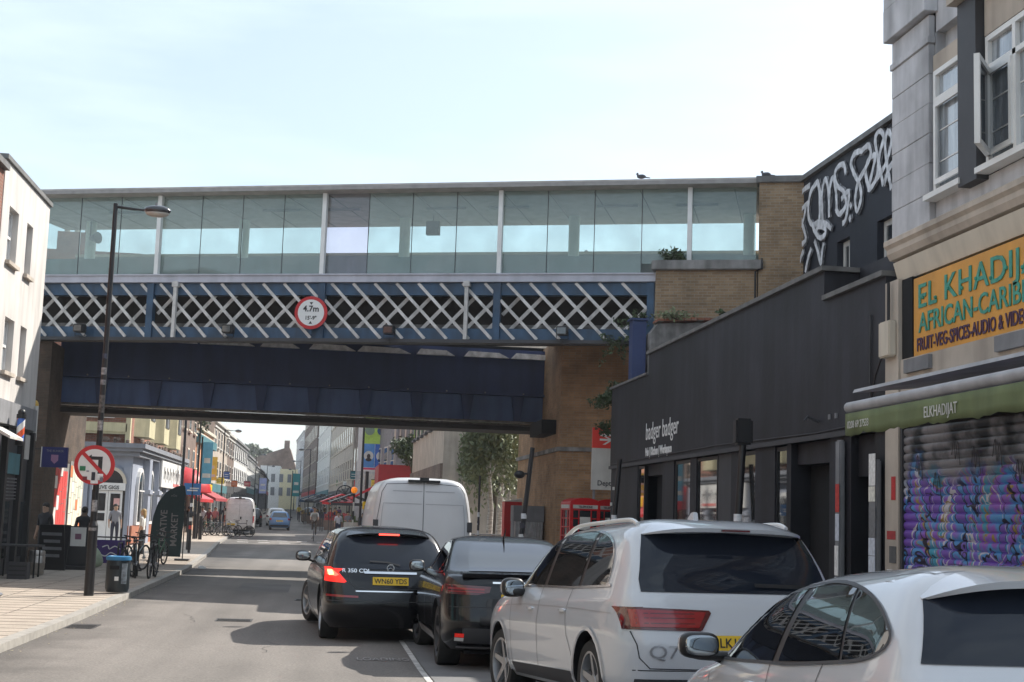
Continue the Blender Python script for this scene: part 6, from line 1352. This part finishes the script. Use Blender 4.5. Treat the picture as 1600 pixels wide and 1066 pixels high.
# ================================================================ far street buildings
def far_building(lab, xa, ya, xb, yb, side, h, wall, floors=2, win=3, shop=None, trim='offwhite', roof=None, chim=0, awn=None, depth=9, name='terraced_house', endwall=None, band=None, fl0=3.4, top_only=False, sign=None, winw=.5):
    """street facade from (xa,ya) to (xb,yb); side=-1 left row, +1 right row"""
    t = thing(name, lab, 'building'); a = Vector((xa, ya, 0)); c = Vector((xb, yb, 0)); L = (c-a).length; d = (c-a)/L
    n = Vector((-d.y, d.x, 0)) if side > 0 else Vector((d.y, -d.x, 0))     # toward the street
    if (n.x > 0) != (side < 0): n = -n
    g = max(ground_z(ya), ground_z(yb))
    Xm = Matrix(((d.x, n.x, 0, a.x), (d.y, n.y, 0, a.y), (0, 0, 1, g), (0, 0, 0, 1)))
    def Q(): b = B(); b.X = Xm; return b
    Q().box(0, L, -depth, 0, -1.2, h).build('wall', wall, t)
    fh = (h-fl0)/floors
    for f in range(floors):
        for i in range(win):
            wc = L*(i+.5)/win; ww = min(.62, L/win*winw*.5); z0 = fl0+f*fh+fh*.22; z1 = fl0+f*fh+fh*.80
            w = Q().box(wc-ww, wc+ww, .001, .05, z0, z1).build('window', trim, t)
            Q().box(wc-ww+.1, wc+ww-.1, .051, .06, z0+.1, (z0+z1)/2-.04).box(wc-ww+.1, wc+ww-.1, .051, .06, (z0+z1)/2+.04, z1-.1).build('pane', 'winglass', w)
            Q().box(wc-ww-.12, wc+ww+.12, .001, .16, z0-.12, z0-.002).build('sill', trim, w)
    Q().box(-.05, L+.05, -.2, .22, h+.002, h+.22).box(-.02, L+.02, .001, .10, h-.35, h-.2).build('cornice', trim, t)
    Q().box(0, L, .001, .12, fl0-.7, fl0-.05).build('fascia', shop or 'darkgrey', t)
    k = max(1, int(L/3.2))
    for i in range(k):
        Q().box(L*i/k+.2, L*(i+1)/k-.2, .001, .04, .5, fl0-.75).build('shop_window', 'winglass', t); Q().box(L*i/k-.12, L*i/k+.12, .001, .14, 0, fl0-.71).build('pilaster', trim, t)
    if awn:
        b = Q(); b.prism([(0.13, fl0-.5), (1.5, fl0-1.15), (1.5, fl0-1.35), (.13, fl0-.6)], 0, L*.1, L*.9); b.build('awning', awn, t)
    if roof: Q().prism([(-depth, h), (0, h), (-depth/2, h+2.2)], 0, .1, L-.1).build('roof', roof, t)
    if endwall:   # window in the end wall that faces the camera
        for (q, z0, z1, w) in endwall:
            e = Q().box(-.06, -.001, -q-w, -q, z0, z1).build('window', trim, t); Q().box(-.07, -.061, -q-w+.12, -q-w/2-.04, z0+.12, z1-.12).box(-.07, -.061, -q-w/2+.04, -q-.12, z0+.12, z1-.12).build('pane', 'winglass', e)
    for i in range(chim): Q().box(L*(i+.6)/(chim+.4)-.5, L*(i+.6)/(chim+.4)+.5, -depth/2-.4, -depth/2+.4, h, h+(2.2 if roof else 0)+1.5).build('chimney', 'brickbr', t)
    if band: Q().box(-.02, L+.02, .05, .3, *band[1]).build('band', band[0], t)
    return rebase(t, (xa+xb)/2-side*(-2), (ya+yb)/2, g)
def hang_sign(lab, side, y, z, w, h, col, mark):
    x = (-8.85 if y < 168 else -9.5) if side < 0 else (5 if y < 85 else 3.2-(y-112)*.026)
    t = thing('projecting_sign', lab, 'shop sign', 'shop signs along the far street'); w *= .62; h *= .62; x0 = x if side < 0 else x-w
    B().box(x0, x0+w, y-.04, y+.04, z, z+h).build('board', T('board %d %d %d' % col, C(*col), .6, .1), t); b = B()
    for k in range(2): b.box(x0+w*.15, x0+w*.85, y-.046, y-.041, z+h*(.3+.3*k), z+h*(.36+.3*k))
    b.build('faint_print', T('board %d %d %d' % mark, C(*mark), .6, .1), t); B().box(min(x, x0), max(x, x0+w), y-.02, y+.02, z+h+.001, z+h+.05).build('bracket', 'black', t); rebase(t, x, y, z)
for i, (sd, y, z, w, h, c, m, nm) in enumerate(((-1, 90, 3.6, .9, .9, (235, 235, 230), (190, 40, 40), 'white and red'), (-1, 104, 3.3, .9, .7, (60, 120, 70), (235, 235, 230), 'green and white'), (-1, 109, 4.2, .7, 1.2, (190, 60, 60), (240, 220, 90), 'red and yellow'),
        (-1, 119, 3.5, 1.0, .8, (240, 205, 70), (60, 50, 50), 'yellow and black'), (-1, 127, 4.0, .8, 1.0, (60, 90, 160), (235, 235, 230), 'blue and white'), (-1, 138, 3.4, .9, .9, (220, 110, 50), (240, 235, 225), 'orange and white'), (-1, 160, 3.6, 1.1, .9, (160, 40, 60), (235, 225, 200), 'crimson and cream'),
        (1, 96, 3.4, .8, .9, (240, 210, 80), (180, 40, 40), 'yellow and red'), (1, 118, 3.6, 1.0, .9, (200, 50, 50), (240, 240, 235), 'red and white'), (1, 127, 4.4, .9, 1.1, (40, 110, 120), (235, 235, 230), 'teal and white'), (1, 141, 3.8, 1.0, .9, (235, 235, 230), (40, 60, 140), 'white and blue'),
        (1, 158, 4.0, 1.1, 1.0, (80, 150, 80), (240, 235, 120), 'green and yellow'), (1, 172, 3.8, 1.2, 1.0, (220, 130, 60), (50, 40, 40), 'orange and black'), (1, 190, 4.2, 1.3, 1.1, (60, 70, 140), (230, 220, 90), 'blue and yellow'))):
    hang_sign('small %s projecting shop sign on the far %s row' % (nm, 'left' if sd < 0 else 'right'), sd, y, z+(ground_z(y)), w, h, c, m)
# ---- pub on the left corner beyond the bridge
PU = thing('pub', 'blue grey painted corner pub with arched windows, white double door and yellow bay windows above', 'building')
pg = M('blue grey pub paint', C(152, 158, 172), .6, .06, 2, stain=.1); px = -8.35; Y0 = 63.5; Y1 = 83.5
py = M('pale yellow stone', C(196, 187, 152), .8, .1, 2, stain=.2)
B().box(-18, px, Y0, Y1, -.1, 4.15).build('ground_floor', pg, PU)
B().box(-18, px-.25, Y0+.25, Y1, 4.5, 13).build('upper_floor', 'brickr', PU)
b = B().prism([(-18, Y0-.45), (px+.45, Y0-.45), (px+.45, Y1), (-18, Y1)], 2, 4.15, 4.3).prism([(-18, Y0-.3), (px+.3, Y0-.3), (px+.3, Y1), (-18, Y1)], 2, 3.95, 4.149); b.box(-18, px+.55, Y0-.55, Y1, 4.3, 4.5); b.build('cornice', M('grey cornice', (.22, .23, .26), .7, .1), PU)
def arch_pts(c, w, z0, zs, n=10): return [(c-w, z0)]+[(c-w*cos(pi*i/n), zs+w*sin(pi*i/n)) for i in range(n+1)]+[(c+w, z0)]
for i in range(5):
    yc = Y0+2.3+i*3.75
    f = B().prism(arch_pts(yc, 1.0, .95, 2.5), 0, px+.001, px+.14).build('window', 'white', PU); B().prism(arch_pts(yc, .82, 1.1, 2.5), 0, px+.141, px+.16).build('pane', 'winglass', f)
    b = B(); n = 12
    b.box(px+.161, px+.19, yc-.03, yc+.03, 1.1, 3.3).box(px+.161, px+.19, yc-.82, yc+.82, 2.44, 2.5); b.build('glazing_bars', 'white', f)
    B().box(px+.001, px+.3, yc+1.35, yc+2.3, .0, 3.94).box(px+.001, px+.38, yc+1.28, yc+2.37, 2.35, 2.55).build('pilaster', pg, PU)
B().box(px+.001, px+.10, Y0+.2, Y1, .1, .93).build('plinth', T('terracotta plinth', C(160, 100, 75), .7, .15), PU); B().box(px-.9, px-.001, Y0-.1, Y0-.001, .1, .93).build('plinth', T('terracotta plinth', C(160, 100, 75), .7, .15), PU)
xd = -9.28
f = B().prism(arch_pts(xd, .80, .1, 2.75), 1, Y0-.14, Y0-.001).build('door_surround', pg, PU); B().prism(arch_pts(xd, .70, .1, 2.75), 1, Y0-.16, Y0-.141).build('fanlight', 'winglass', f)
b = B().prism([(xd-.74*cos(pi*i/12), 2.74+.74*sin(pi*i/12)) for i in range(13)]+[(xd+.60*cos(pi*i/12), 2.74+.60*sin(pi*i/12)) for i in range(13)], 1, Y0-.2, Y0-.161); b.build('arch_moulding', 'cream', f)
dr_ = B().box(xd-.60, xd-.01, Y0-.22, Y0-.162, .1, 2.42).box(xd+.01, xd+.60, Y0-.22, Y0-.162, .1, 2.42).build('double_door', 'white', PU)
b = B()
for sx in (-1, 1): b.box(xd+sx*.10, xd+sx*.51, Y0-.235, Y0-.221, 1.55, 2.30).box(xd+sx*.10, xd+sx*.51, Y0-.235, Y0-.221, 1.12, 1.45)
b.build('pane', 'winglass', dr_); B().box(xd+.25, xd+.5, Y0-.245, Y0-.236, 1.8, 2.1).build('notice', T('pink notice', C(220, 170, 165), .7), dr_)
hb2 = B().box(xd-.68, xd+.70, Y0-.3, Y0-.2, 2.44, 2.76).build('hanging_board', 'white', PU)
text('LIVE GIGS', .22, 'black', hb2, (xd, Y0-.305, 2.49), (1, 0, 0), (0, 0, 1), 'lettering', .002, .95, .006, align='CENTER')
[B().box(q, q+.3, Y0-.12, Y0-.001, .1, 3.5).build('door_pilaster', pg, PU) for q in (xd-1.2, xd+.58)]
sgn = B().box(px+.32, px+.42, Y0+7.6, Y0+16.5, 2.75, 4.05).build('sign_board', 'white', PU)
b = B(); r = random.Random(4)
for i in range(6):
    y = Y0+8.4+i*1.35; ribbon(b, [(px+.425, y+dy, z) for dy, z in smoothline([(0, 3.2+r.uniform(-.1, .1)), (.2, 3.75), (.45, 3.4), (.3, 3.15), (.6, 3.55), (.9, 3.3+r.uniform(-.1, .2)), (.8, 3.0)], 4)], .09, (1, 0, 0))
b.build('script_lettering', 'black', sgn)
B().box(px+.43, px+.44, Y0+13, Y0+16, 2.85, 3.0).build('red_line_print', T('pink print', C(220, 120, 115), .6), sgn)
for i, yc in enumerate((Y0+3.2, Y0+9.2, Y0+15.2)):   # projecting bays
    b = B().prism([(px-.25, yc-1.7), (px+.35, yc-1.1), (px+.35, yc+1.1), (px-.25, yc+1.7)], 2, 4.9, 12.8); w = b.build('bay', py, PU)
    B().box(px+.351, px+.38, yc-.8, yc+.8, 5.7, 8.0).build('pane', 'winglass', w); B().box(px+.381, px+.4, yc-.04, yc+.04, 5.7, 8.0).box(px+.381, px+.4, yc-.8, yc+.8, 6.9, 7.0).build('glazing_bars', 'white', w)
for i, xc in enumerate((-9.9, -12.6)):
    w = B().box(xc-.6, xc+.6, Y0+.15, Y0+.249, 5.6, 8.0).build('window', 'offwhite', PU); B().box(xc-.5, xc+.5, Y0+.13, Y0+.149, 5.7, 7.9).build('pane', 'winglass', w); B().box(xc-1.2, xc+1.2, Y0-.1, Y0+.24, 5.0, 5.35).build('yellow_sill', py, PU)
B().box(-11.3, -8.7, Y0-.05, Y0+.249, 4.9, 5.4).box(-8.75, px-.2, Y0-.1, Y0+.249, 4.52, 12).build('yellow_stonework', py, PU)
b = B(); r = random.Random(1)
for i in range(40): y = r.uniform(Y0, Y1); b.ball((px+.25, y, 4.6+r.uniform(0, .12)), (.08, .12, .1), 6)
for i in range(20): x = r.uniform(-14, px); b.ball((x, Y0-.3, 4.58+r.uniform(0, .1)), (.1, .08, .1), 6)
b.build('cornice_ornament', 'brickbr', PU)
B().box(-12.4, -10.9, 64.2, 65.4, 13, 13.9).build('chimney', 'brickr', PU)
for q in (-12.1, -11.65, -11.2): B().cyl((q, 64.8, 13.9), (q, 64.8, 14.35), .13, .11, 10).build('chimney_pot', 'creamd', PU)
rebase(PU, -12, 72, 0)
ra = thing('round_awning', 'bright red domed shop awning beyond the pub', 'awning'); b = B(); n = 14; v = []
for i in range(9):
    a = pi/2*i/8
    for k in range(n+1): t_ = pi*k/n; v.append((1.9*sin(a)*sin(t_), -1.6*sin(a)*cos(t_)*1.1, 1.5*cos(a)))
b._a(v, [(i*(n+1)+k, (i+1)*(n+1)+k, (i+1)*(n+1)+k+1, i*(n+1)+k+1) for i in range(8) for k in range(n)]); b.build('canopy', 'redpaint', ra, smooth=True)
B().tube([(0, 1.76, 0), (1.9, 0, 0), (0, -1.76, 0)], .03, 6).build('rim', 'redpaint', ra); place(ra, -8.6, 86.5, 2.7)
lf = []
F = far_building
BN = 'terraced_house'
F('brown brick house with a leafy roofline straight after the pub', -8.8, 84, -8.8, 98, -1, 8.6, 'brickbr', 2, 4, 'redpaint', 'cream', 'slate', 1, 'redpaint')
F('peach ornate house with a turquoise band on the left', -8.9, 98.3, -8.9, 114, -1, 7.0, T('peach render', C(225, 160, 120), .8, .1), 1, 4, 'yellow', 'cream', band=('teal', (6.0, 6.6)), awn=T('dark red awning', C(150, 40, 45), .7))
F('cream and brown gabled house after the turquoise band', -8.9, 114.3, -8.9, 131, -1, 8.2, 'creamd', 2, 5, 'teal', 'offwhite', 'slate', 2)
F('dark brown house with chimneys before the white row', -9.0, 131.3, -9.0, 142, -1, 8.0, 'brickbr', 2, 3, 'darkgrey', 'offwhite', 'slate', 1)
F('white stepped house first of the bright white row', -9.0, 142.3, -9.1, 168, -1, 7.8, 'white', 2, 7, 'darkgrey', 'grey', 'slate', 3)
F('white flat fronted house second of the bright row', -9.1, 168.4, -9.4, 196, -1, 7.0, 'white', 2, 7, 'teal', 'grey')
F('low white house third of the bright row', -9.4, 196.4, -9.8, 232, -1, 6.2, 'white', 1, 9, 'blue', 'grey')
F('lowest white shop row ending by the brown block', -9.9, 232.4, -11.5, 296, -1, 5.6, 'offwhite', 1, 14, 'redpaint', 'grey')
# closing blocks
cl = thing('gabled_block', 'dark brown gabled block closing the end of the street', 'building'); B().box(-26, -7.5, 330, 345, 0, 10.5).build('wall', 'brickbr', cl); B().prism([(-24, 10.5), (-9.5, 15.8), (-8.3, 15.8), (-6.5, 10.5)], 1, 330, 345).build('gable', 'brickbr', cl)
B().box(-9.6, -8.4, 329, 331, 15, 17.5).build('chimney', 'brickbr', cl); B().box(-20, -18, 329, 331, 11, 13.5).build('chimney', 'brickbr', cl); B().box(-26, -6, 329.8, 329.99, 8.6, 9).build('string_course', 'creamd', cl)
for i in range(5): B().box(-23+i*3.2, -21.6+i*3.2, 329.9, 329.98, 6, 8).build('window', 'offwhite', cl)
rebase(cl, -16, 337, 2)
yl_ = thing('cream_house', 'sunlit cream and yellow house before the brown block', 'building'); B().box(-13.5, -9.4, 302, 312, 0, 10.8).build('wall', 'white', yl_); B().box(-9.4, -4.6, 302, 312, 0, 10.2).build('yellow_wall', T('yellow render', C(230, 218, 180), .8, .05), yl_)
for i in range(5):
    for z in (4.6, 7.4): B().box(-12.9+i*1.7, -12.1+i*1.7, 301.9, 301.99, z, z+1.7).build('window', 'grey', yl_)
rebase(yl_, -9, 307, 2)
# right row
F('beige rendered building with narrow slot windows right of the street', 5.0, 82, 5.2, 63, 1, 12.5, 'creamd', 1, 7, 'brickbr', 'darkgrey', depth=7, winw=.42, fl0=4.2)
rd = thing('red_shopfront', 'red box fascia above the shop beside the beige building', 'shop'); B().box(3.3, 6.4, 86, 92, 0, 3.6).build('wall', 'brickbr', rd); B().box(3.2, 6.45, 85.7, 92, 3.6, 4.75).build('fascia', T('dark red fascia', C(150, 28, 36), .6, .08), rd); B().prism([(3.19, 3.6), (1.6, 2.7), (1.6, 2.6), (3.19, 3.4)], 1, 84, 92).build('awning', T('red awning', C(190, 40, 55), .7), rd); rebase(rd, 4.5, 89, 0)
F('building with vertical cream cladding and small window above the red fascia', 3.6, 101, 4.6, 93, 1, 10.5, 'grey', 2, 3, 'darkgrey', 'offwhite', depth=5, endwall=[(.8, 5.2, 7.0, 1.2), (2.4, 7.5, 9.2, 1.0)])
cd_ = thing('cladding_screen', 'pale vertical slatted screen on the upper storey right of the billboard', 'screen')
for i in range(16): B().box(4.2+i*.17, 4.3+i*.17, 92.4, 92.6, 6.0, 9.6).build('slat', 'creamd' if i % 2 else 'grey', cd_)
rebase(cd_, 5.5, 92.5, 6)
F('brown brick house with a white cross window on its end wall', 2.6, 132, 3.8, 112, 1, 13, 'brickbr', 2, 7, 'darkgrey', 'cream', 'slate', 1, endwall=[(-.0+.6, 8.0, 10.3, 1.5)], awn=T('dark red awning', C(150, 40, 45), .7))
F('cream pilastered terrace behind the lime board', .6, 176, 2.5, 133, 1, 13.5, 'creamd', 3, 12, 'darkgrey', 'cream', 'slate', 2)
F('white house with round bay windows in the right row', -1.2, 216, .5, 177, 1, 14.5, 'offwhite', 3, 8, 'teal', 'white', awn='darkgrey')
F('tall brown gabled house farthest right', -4.2, 275, -1.4, 217, 1, 18, 'brickbr', 4, 10, 'redpaint', 'cream', 'slate', 1)
F('slim white and grey house at the end of the right row', -6.6, 320, -4.3, 276, 1, 15, 'greystone', 3, 8, 'darkgrey', 'white', chim=1)
# billboard
bl = thing('billboard', 'large lime and blue billboard with round portraits on the right', 'billboard'); W_, H_ = 2.6, 3.9
B().box(-.35, W_, -.1, .1, 0, H_).build('backing', 'white', bl); B().box(0, W_, -.12, -.101, H_*.5, H_).build('lime_panel', T('lime', C(180, 215, 90), .5), bl)
for i in range(3): B().box(i*W_/3, (i+1)*W_/3-.03, -.12, -.101, .28, H_*.5-.02).build('blue_panel', T('billboard blue %d' % i, C(*((90, 150, 215), (60, 110, 200), (50, 80, 180))[i]), .5), bl)
for i in range(3):
    for z, c in ((H_*.74, (40, 80, 130) if i == 1 else (130, 150, 130)), (H_*.28, (215, 215, 210))): B().cyl(((i+.5)*W_/3, -.14, z), ((i+.5)*W_/3, -.121, z), .34, n=20).build('round_portrait', T('portrait %d %d %d' % c, C(*c), .5), bl)
for i in range(3): B().ball(((i+.5)*W_/3, -.15, H_*.27), (.13, .02, .18), 10).ball(((i+.5)*W_/3, -.15, H_*.21), (.22, .02, .12), 10).build('portrait_figure', T('portrait brown', C(70, 60, 60), .6), bl)
B().box(0, W_, -.12, -.101, .12, .25).build('pink_strip', T('pink strip', C(225, 80, 120), .5), bl); B().cyl((.4, .15, -4), (.4, .15, 0), .12, n=10).cyl((2.1, .15, -4), (2.1, .15, 0), .12, n=10).build('support', 'black', bl); place(bl, 2.55, 100, 4.7)
gw = thing('graffiti_wall', 'grey wall covered in tangled graffiti under the billboard', 'wall'); B().box(2.2, 5, 103, 104, 0, 5.5).build('wall', 'greystone', gw); b = B(); r = random.Random(6)
for i in range(14): x = r.uniform(2.3, 4.6); z = r.uniform(1.5, 5); ribbon(b, [(x+dx, 102.99, z+dz) for dx, dz in smoothline([(0, 0), (.2, .4), (.4, -.1), (.5, .3), (.2, .1)], 3)], .08, (0, -1, 0))
b.build('graffiti', 'offwhite', gw); rebase(gw, 3.5, 103.5, 0)
# market stalls
for i, (x, y, c, lab) in enumerate(((1.3, 110, 'redpaint', 'market stall with a red canopy'), (.7, 122, 'darkgrey', 'dark canopy market stall, nearer of two'), (-.3, 135, 'black', 'black canopy market stall, farther of two'), (-1.0, 146, 'blue', 'blue canopy market stall by the teal banner'), (1.9, 100, 'darkgrey', 'grey canopy stall below the billboard'))):
    t = thing('market_stall', lab, 'stall', 'market stalls on the right'); b = B().prism([(-1.5, 2.3), (0, 2.9), (1.5, 2.3), (1.5, 2.22), (0, 2.8), (-1.5, 2.22)], 1, -1.3, 1.3).box(-1.5, 1.5, -1.3, -1.27, 2.05, 2.25); b.build('canopy', c, t)
    for sx in (-1, 1):
        for sy in (-1, 1): B().cyl((sx*1.4, sy*1.2, 0), (sx*1.4, sy*1.2, 2.25), .03, n=6).build('pole', 'darkgrey', t)
    B().box(-1.3, 1.3, -1, 1, .75, .85).box(-1.25, 1.25, -.95, -.9, .1, .75).build('counter', 'brickbr', t); r = random.Random(i); b = B()
    for k in range(14): b.box(-1.2+k*.17, -1.06+k*.17, -.9, -.5+r.uniform(0, .5), .85, .95+r.uniform(0, .5))
    b.build('goods', T('goods %d' % i, C(*((160, 60, 60), (60, 60, 90), (50, 50, 50), (150, 120, 60), (90, 110, 60))[i]), .7, .5, 6), t); place(t, x, y, ground_z(y)+.1, radians(4))
ck = thing('wall_clock', 'big dark spoked wheel ornament on the right row facade', 'ornament'); b = B().lathe([(1.25, -.05), (1.4, -.05), (1.4, .05), (1.25, .05), (1.25, -.05)], n=28, ax=1); [b.cyl((0, 0, 0), (1.3*cos(a), 0, 1.3*sin(a)), .05, n=5) for a in [pi*i/6 for i in range(12)]]; b.build('wheel', 'black', ck); place(ck, 1.9, 131, 3.4, radians(10), s=.6)

# ================================================================ trees and weeds
def leaves(n, pos, size, seed, droop=0):
    r = random.Random(seed); b = B(); v = []; f = []
    for i in range(n):
        p = pos(r); s = size*r.uniform(.6, 1.4); a = Vector((r.gauss(0, 1), r.gauss(0, 1), r.gauss(0, 1)-droop)).normalized(); c = a.orthogonal().normalized(); c.rotate(Matrix.Rotation(r.uniform(0, 6.28), 3, a)); k = len(v)
        v += [p-a*s, p-c*s*.45, p+a*s, p+c*s*.45]; f.append((k, k+1, k+2, k+3))
    b.v = [tuple(q) for q in v]; b.f = f; b.m = [0]*len(f); return b
def tree(lab, x, y, h, r0, seed, bark='bark', leafm='leaf', n=5000, size=.12, crown=None, trunk_r=.12, droop=0, base=.35, group=None, squash=1.0, weep=False):
    t = thing('birch_tree' if bark == 'birch' else 'tree', lab, 'tree', group); r = random.Random(seed)
    tb = B(); top = Vector((r.uniform(-.3, .3), 0, h*.9)); tb.tube([(0, 0, -.1), (.03*h*.3, 0, h*.3), tuple(top*.65), tuple(top)], [trunk_r, trunk_r*.8, trunk_r*.5, trunk_r*.15], 10)
    cl_ = []
    for i in range(12 if n > 3000 else 9):
        a = r.uniform(0, 2*pi); z = h*r.uniform(base, .9); rr = r0*r.uniform(.35, .95)*(1-.35*abs(z/h-.6)); q = Vector((rr*cos(a), rr*sin(a), z)); st = Vector((0, 0, z*.72)); tb.tube([tuple(st), tuple(st.lerp(q, .5)+Vector((0, 0, .15))), tuple(q)], [trunk_r*.35, trunk_r*.2, .012], 5); cl_.append((q, r0*r.uniform(.28, .5)))
    cl_.append((Vector((0, 0, h*.93)), r0*.35)); tb.build('trunk', bark, t, smooth=True)
    def pos(r):
        c, s = r.choice(cl_); p = Vector((r.gauss(0, 1), r.gauss(0, 1), r.gauss(0, 1))); p = p.normalized()*s*r.random()**.4; p.z *= squash
        if weep: p.z -= abs(r.gauss(0, .75))
        return c+p
    leaves(n, pos, size, seed+1, droop).build('crown', leafm, t)
    return place(t, x, y, ground_z(y)+.1)
gb = 'birches beyond the bridge on the right'
tree('birch with the whitest trunk, nearest the white van', 6.3, 54, 6.9, 1.35, 21, 'birch', 'leaf2', 7000, .095, trunk_r=.14, droop=1, base=.62, group=gb, weep=True)
tree('birch second from the van, trunk close to the first', 6.85, 55.5, 7.4, 1.4, 22, 'birch', 'leaf2', 7000, .095, trunk_r=.14, droop=1, base=.62, group=gb, weep=True)
tree('slender birch right of the paired trunks', 7.3, 56.5, 7.0, 1.2, 23, 'birch', 'leaf2', 5500, .095, trunk_r=.09, droop=1, base=.64, group=gb, weep=True)
tree('darker tree behind the birches on the right', 7.4, 62, 7.5, 2.0, 24, 'bark', 'leaf', 7000, .11, trunk_r=.12, base=.45, group=None)
tree('large green tree far away above the closing rooftops', -19.5, 380, 15, 6.5, 31, 'bark', 'leaf', 5000, .7, trunk_r=.4, base=.4)
tree('wide dark tree behind the gabled block', -25, 400, 14, 6, 32, 'bark', 'leaf', 4000, .7, trunk_r=.4, base=.4)
tree('leafy tree standing above the peach house roof', -9.6, 100, 10.5, 1.9, 33, 'bark', 'leaf', 3500, .14, trunk_r=.12, base=.65)
tree('small bush like tree over the red fascia', 5.2, 84.5, 6.6, 1.3, 34, 'bark', 'leaf', 2500, .12, trunk_r=.08, base=.7)
def weed(lab, p, r0, h, seed, n=260, leafm='leaf', droop=0):
    t = thing('wall_weed', lab, 'weed', 'weeds growing from the brickwork'); r = random.Random(seed); b = B(); tips = []
    for i in range(14):
        a = r.uniform(0, 2*pi); q = Vector((r0*cos(a)*r.uniform(.3, 1), r0*.4*sin(a), h*r.uniform(.3, 1)-(droop*r.random()))); tips.append(q); b.tube([(0, 0, 0), tuple(q*.5+Vector((0, 0, .05))), tuple(q)], [.008, .006, .003], 4)
    b.build('stems', 'bark', t); leaves(n, lambda r: r.choice(tips)*r.uniform(.35, 1.05)+Vector((r.gauss(0, .05), r.gauss(0, .05), r.gauss(0, .05))), .055, seed).build('leaves', leafm, t); place(t, *p)
weed('leafy weed sprouting on top of the concrete coping', (9.05, 36.55, 8.86), .5, .36, 41, 420)
weed('weed hanging in front of the last lattice diamonds', (8.0, 36.6, 6.9), .55, .55, 42, 420)
weed('trailing weed under the lattice end by the blue column', (7.6, 37.0, 6.7), .5, .25, 43, 260, droop=.9)
weed('dry weed fringe on the grey stub wall coping', (8.6, 34.3, 6.95), .7, .22, 44, 220, 'leaf2')
weed('bushy weed growing from the abutment left of the bar', (7.15, 36.2, 5.0), .5, .5, 45, 620, droop=.5)
weed('weed in the gap above the station sign', (7.6, 38.2, 4.35), .35, .3, 46, 300, droop=.3)
weed('small weed where the coping meets the bar roofline', (9.9, 34.4, 7.0), .3, .25, 47, 160)
weed('sprig at the left corner of the bar roofline', (7.0, 33.4, 5.08), .45, .2, 48, 200, droop=.3)

# platform fittings seen through the glass
pl = thing('platform_lamp', 'small lamp standard on the platform, seen through the right glass panels', 'lamp'); B().cyl((0, 0, 0), (0, 0, 1.2), .04, n=8).build('post', 'grey', pl); B().ball((0, 0, 1.3), (.10, .10, .16), 10).build('lantern', 'grey', pl, smooth=True); place(pl, 8.1, 44.6, 10.16-1.0)
ls = thing('loudspeaker', 'round grey loudspeaker behind the leftmost glass panels', 'loudspeaker'); B().cyl((0, 0, 0), (.28, -.2, 0), .06, .19, 16).build('horn', 'grey', ls, smooth=True); B().cyl((0, 0, 0), (0, 0, .55), .025, n=8).build('bracket', 'grey', ls); place(ls, -7.9, 46.2, 10.35)
sg2 = thing('platform_sign', 'brown hanging box under the walkway ceiling near the middle', 'sign'); B().box(-.2, .2, -.1, .1, 0, .42).build('box', 'brickbr', sg2); B().cyl((0, 0, .42), (0, 0, .6), .02, n=6).build('hanger', 'grey', sg2); place(sg2, 2.9, 42.2, 10.33, -TH)
# ================================================================ air
hz = B().box(-505, 505, -45, 905, -4, 34).build('haze', K['white']); hz['kind'] = 'stuff'; hz['label'] = 'thin pale summer haze filling the street'
hm = bpy.data.materials.new('haze air'); hm.use_nodes = True; n = hm.node_tree.nodes; n.remove(n['Principled BSDF']); v = n.new('ShaderNodeVolumePrincipled')
v.inputs['Color'].default_value = (.92, .95, 1, 1); v.inputs['Density'].default_value = .0004; v.inputs['Anisotropy'].default_value = .2; hm.node_tree.links.new(v.outputs[0], n['Material Output'].inputs['Volume'])
hz.data.materials.clear(); hz.data.materials.append(hm)
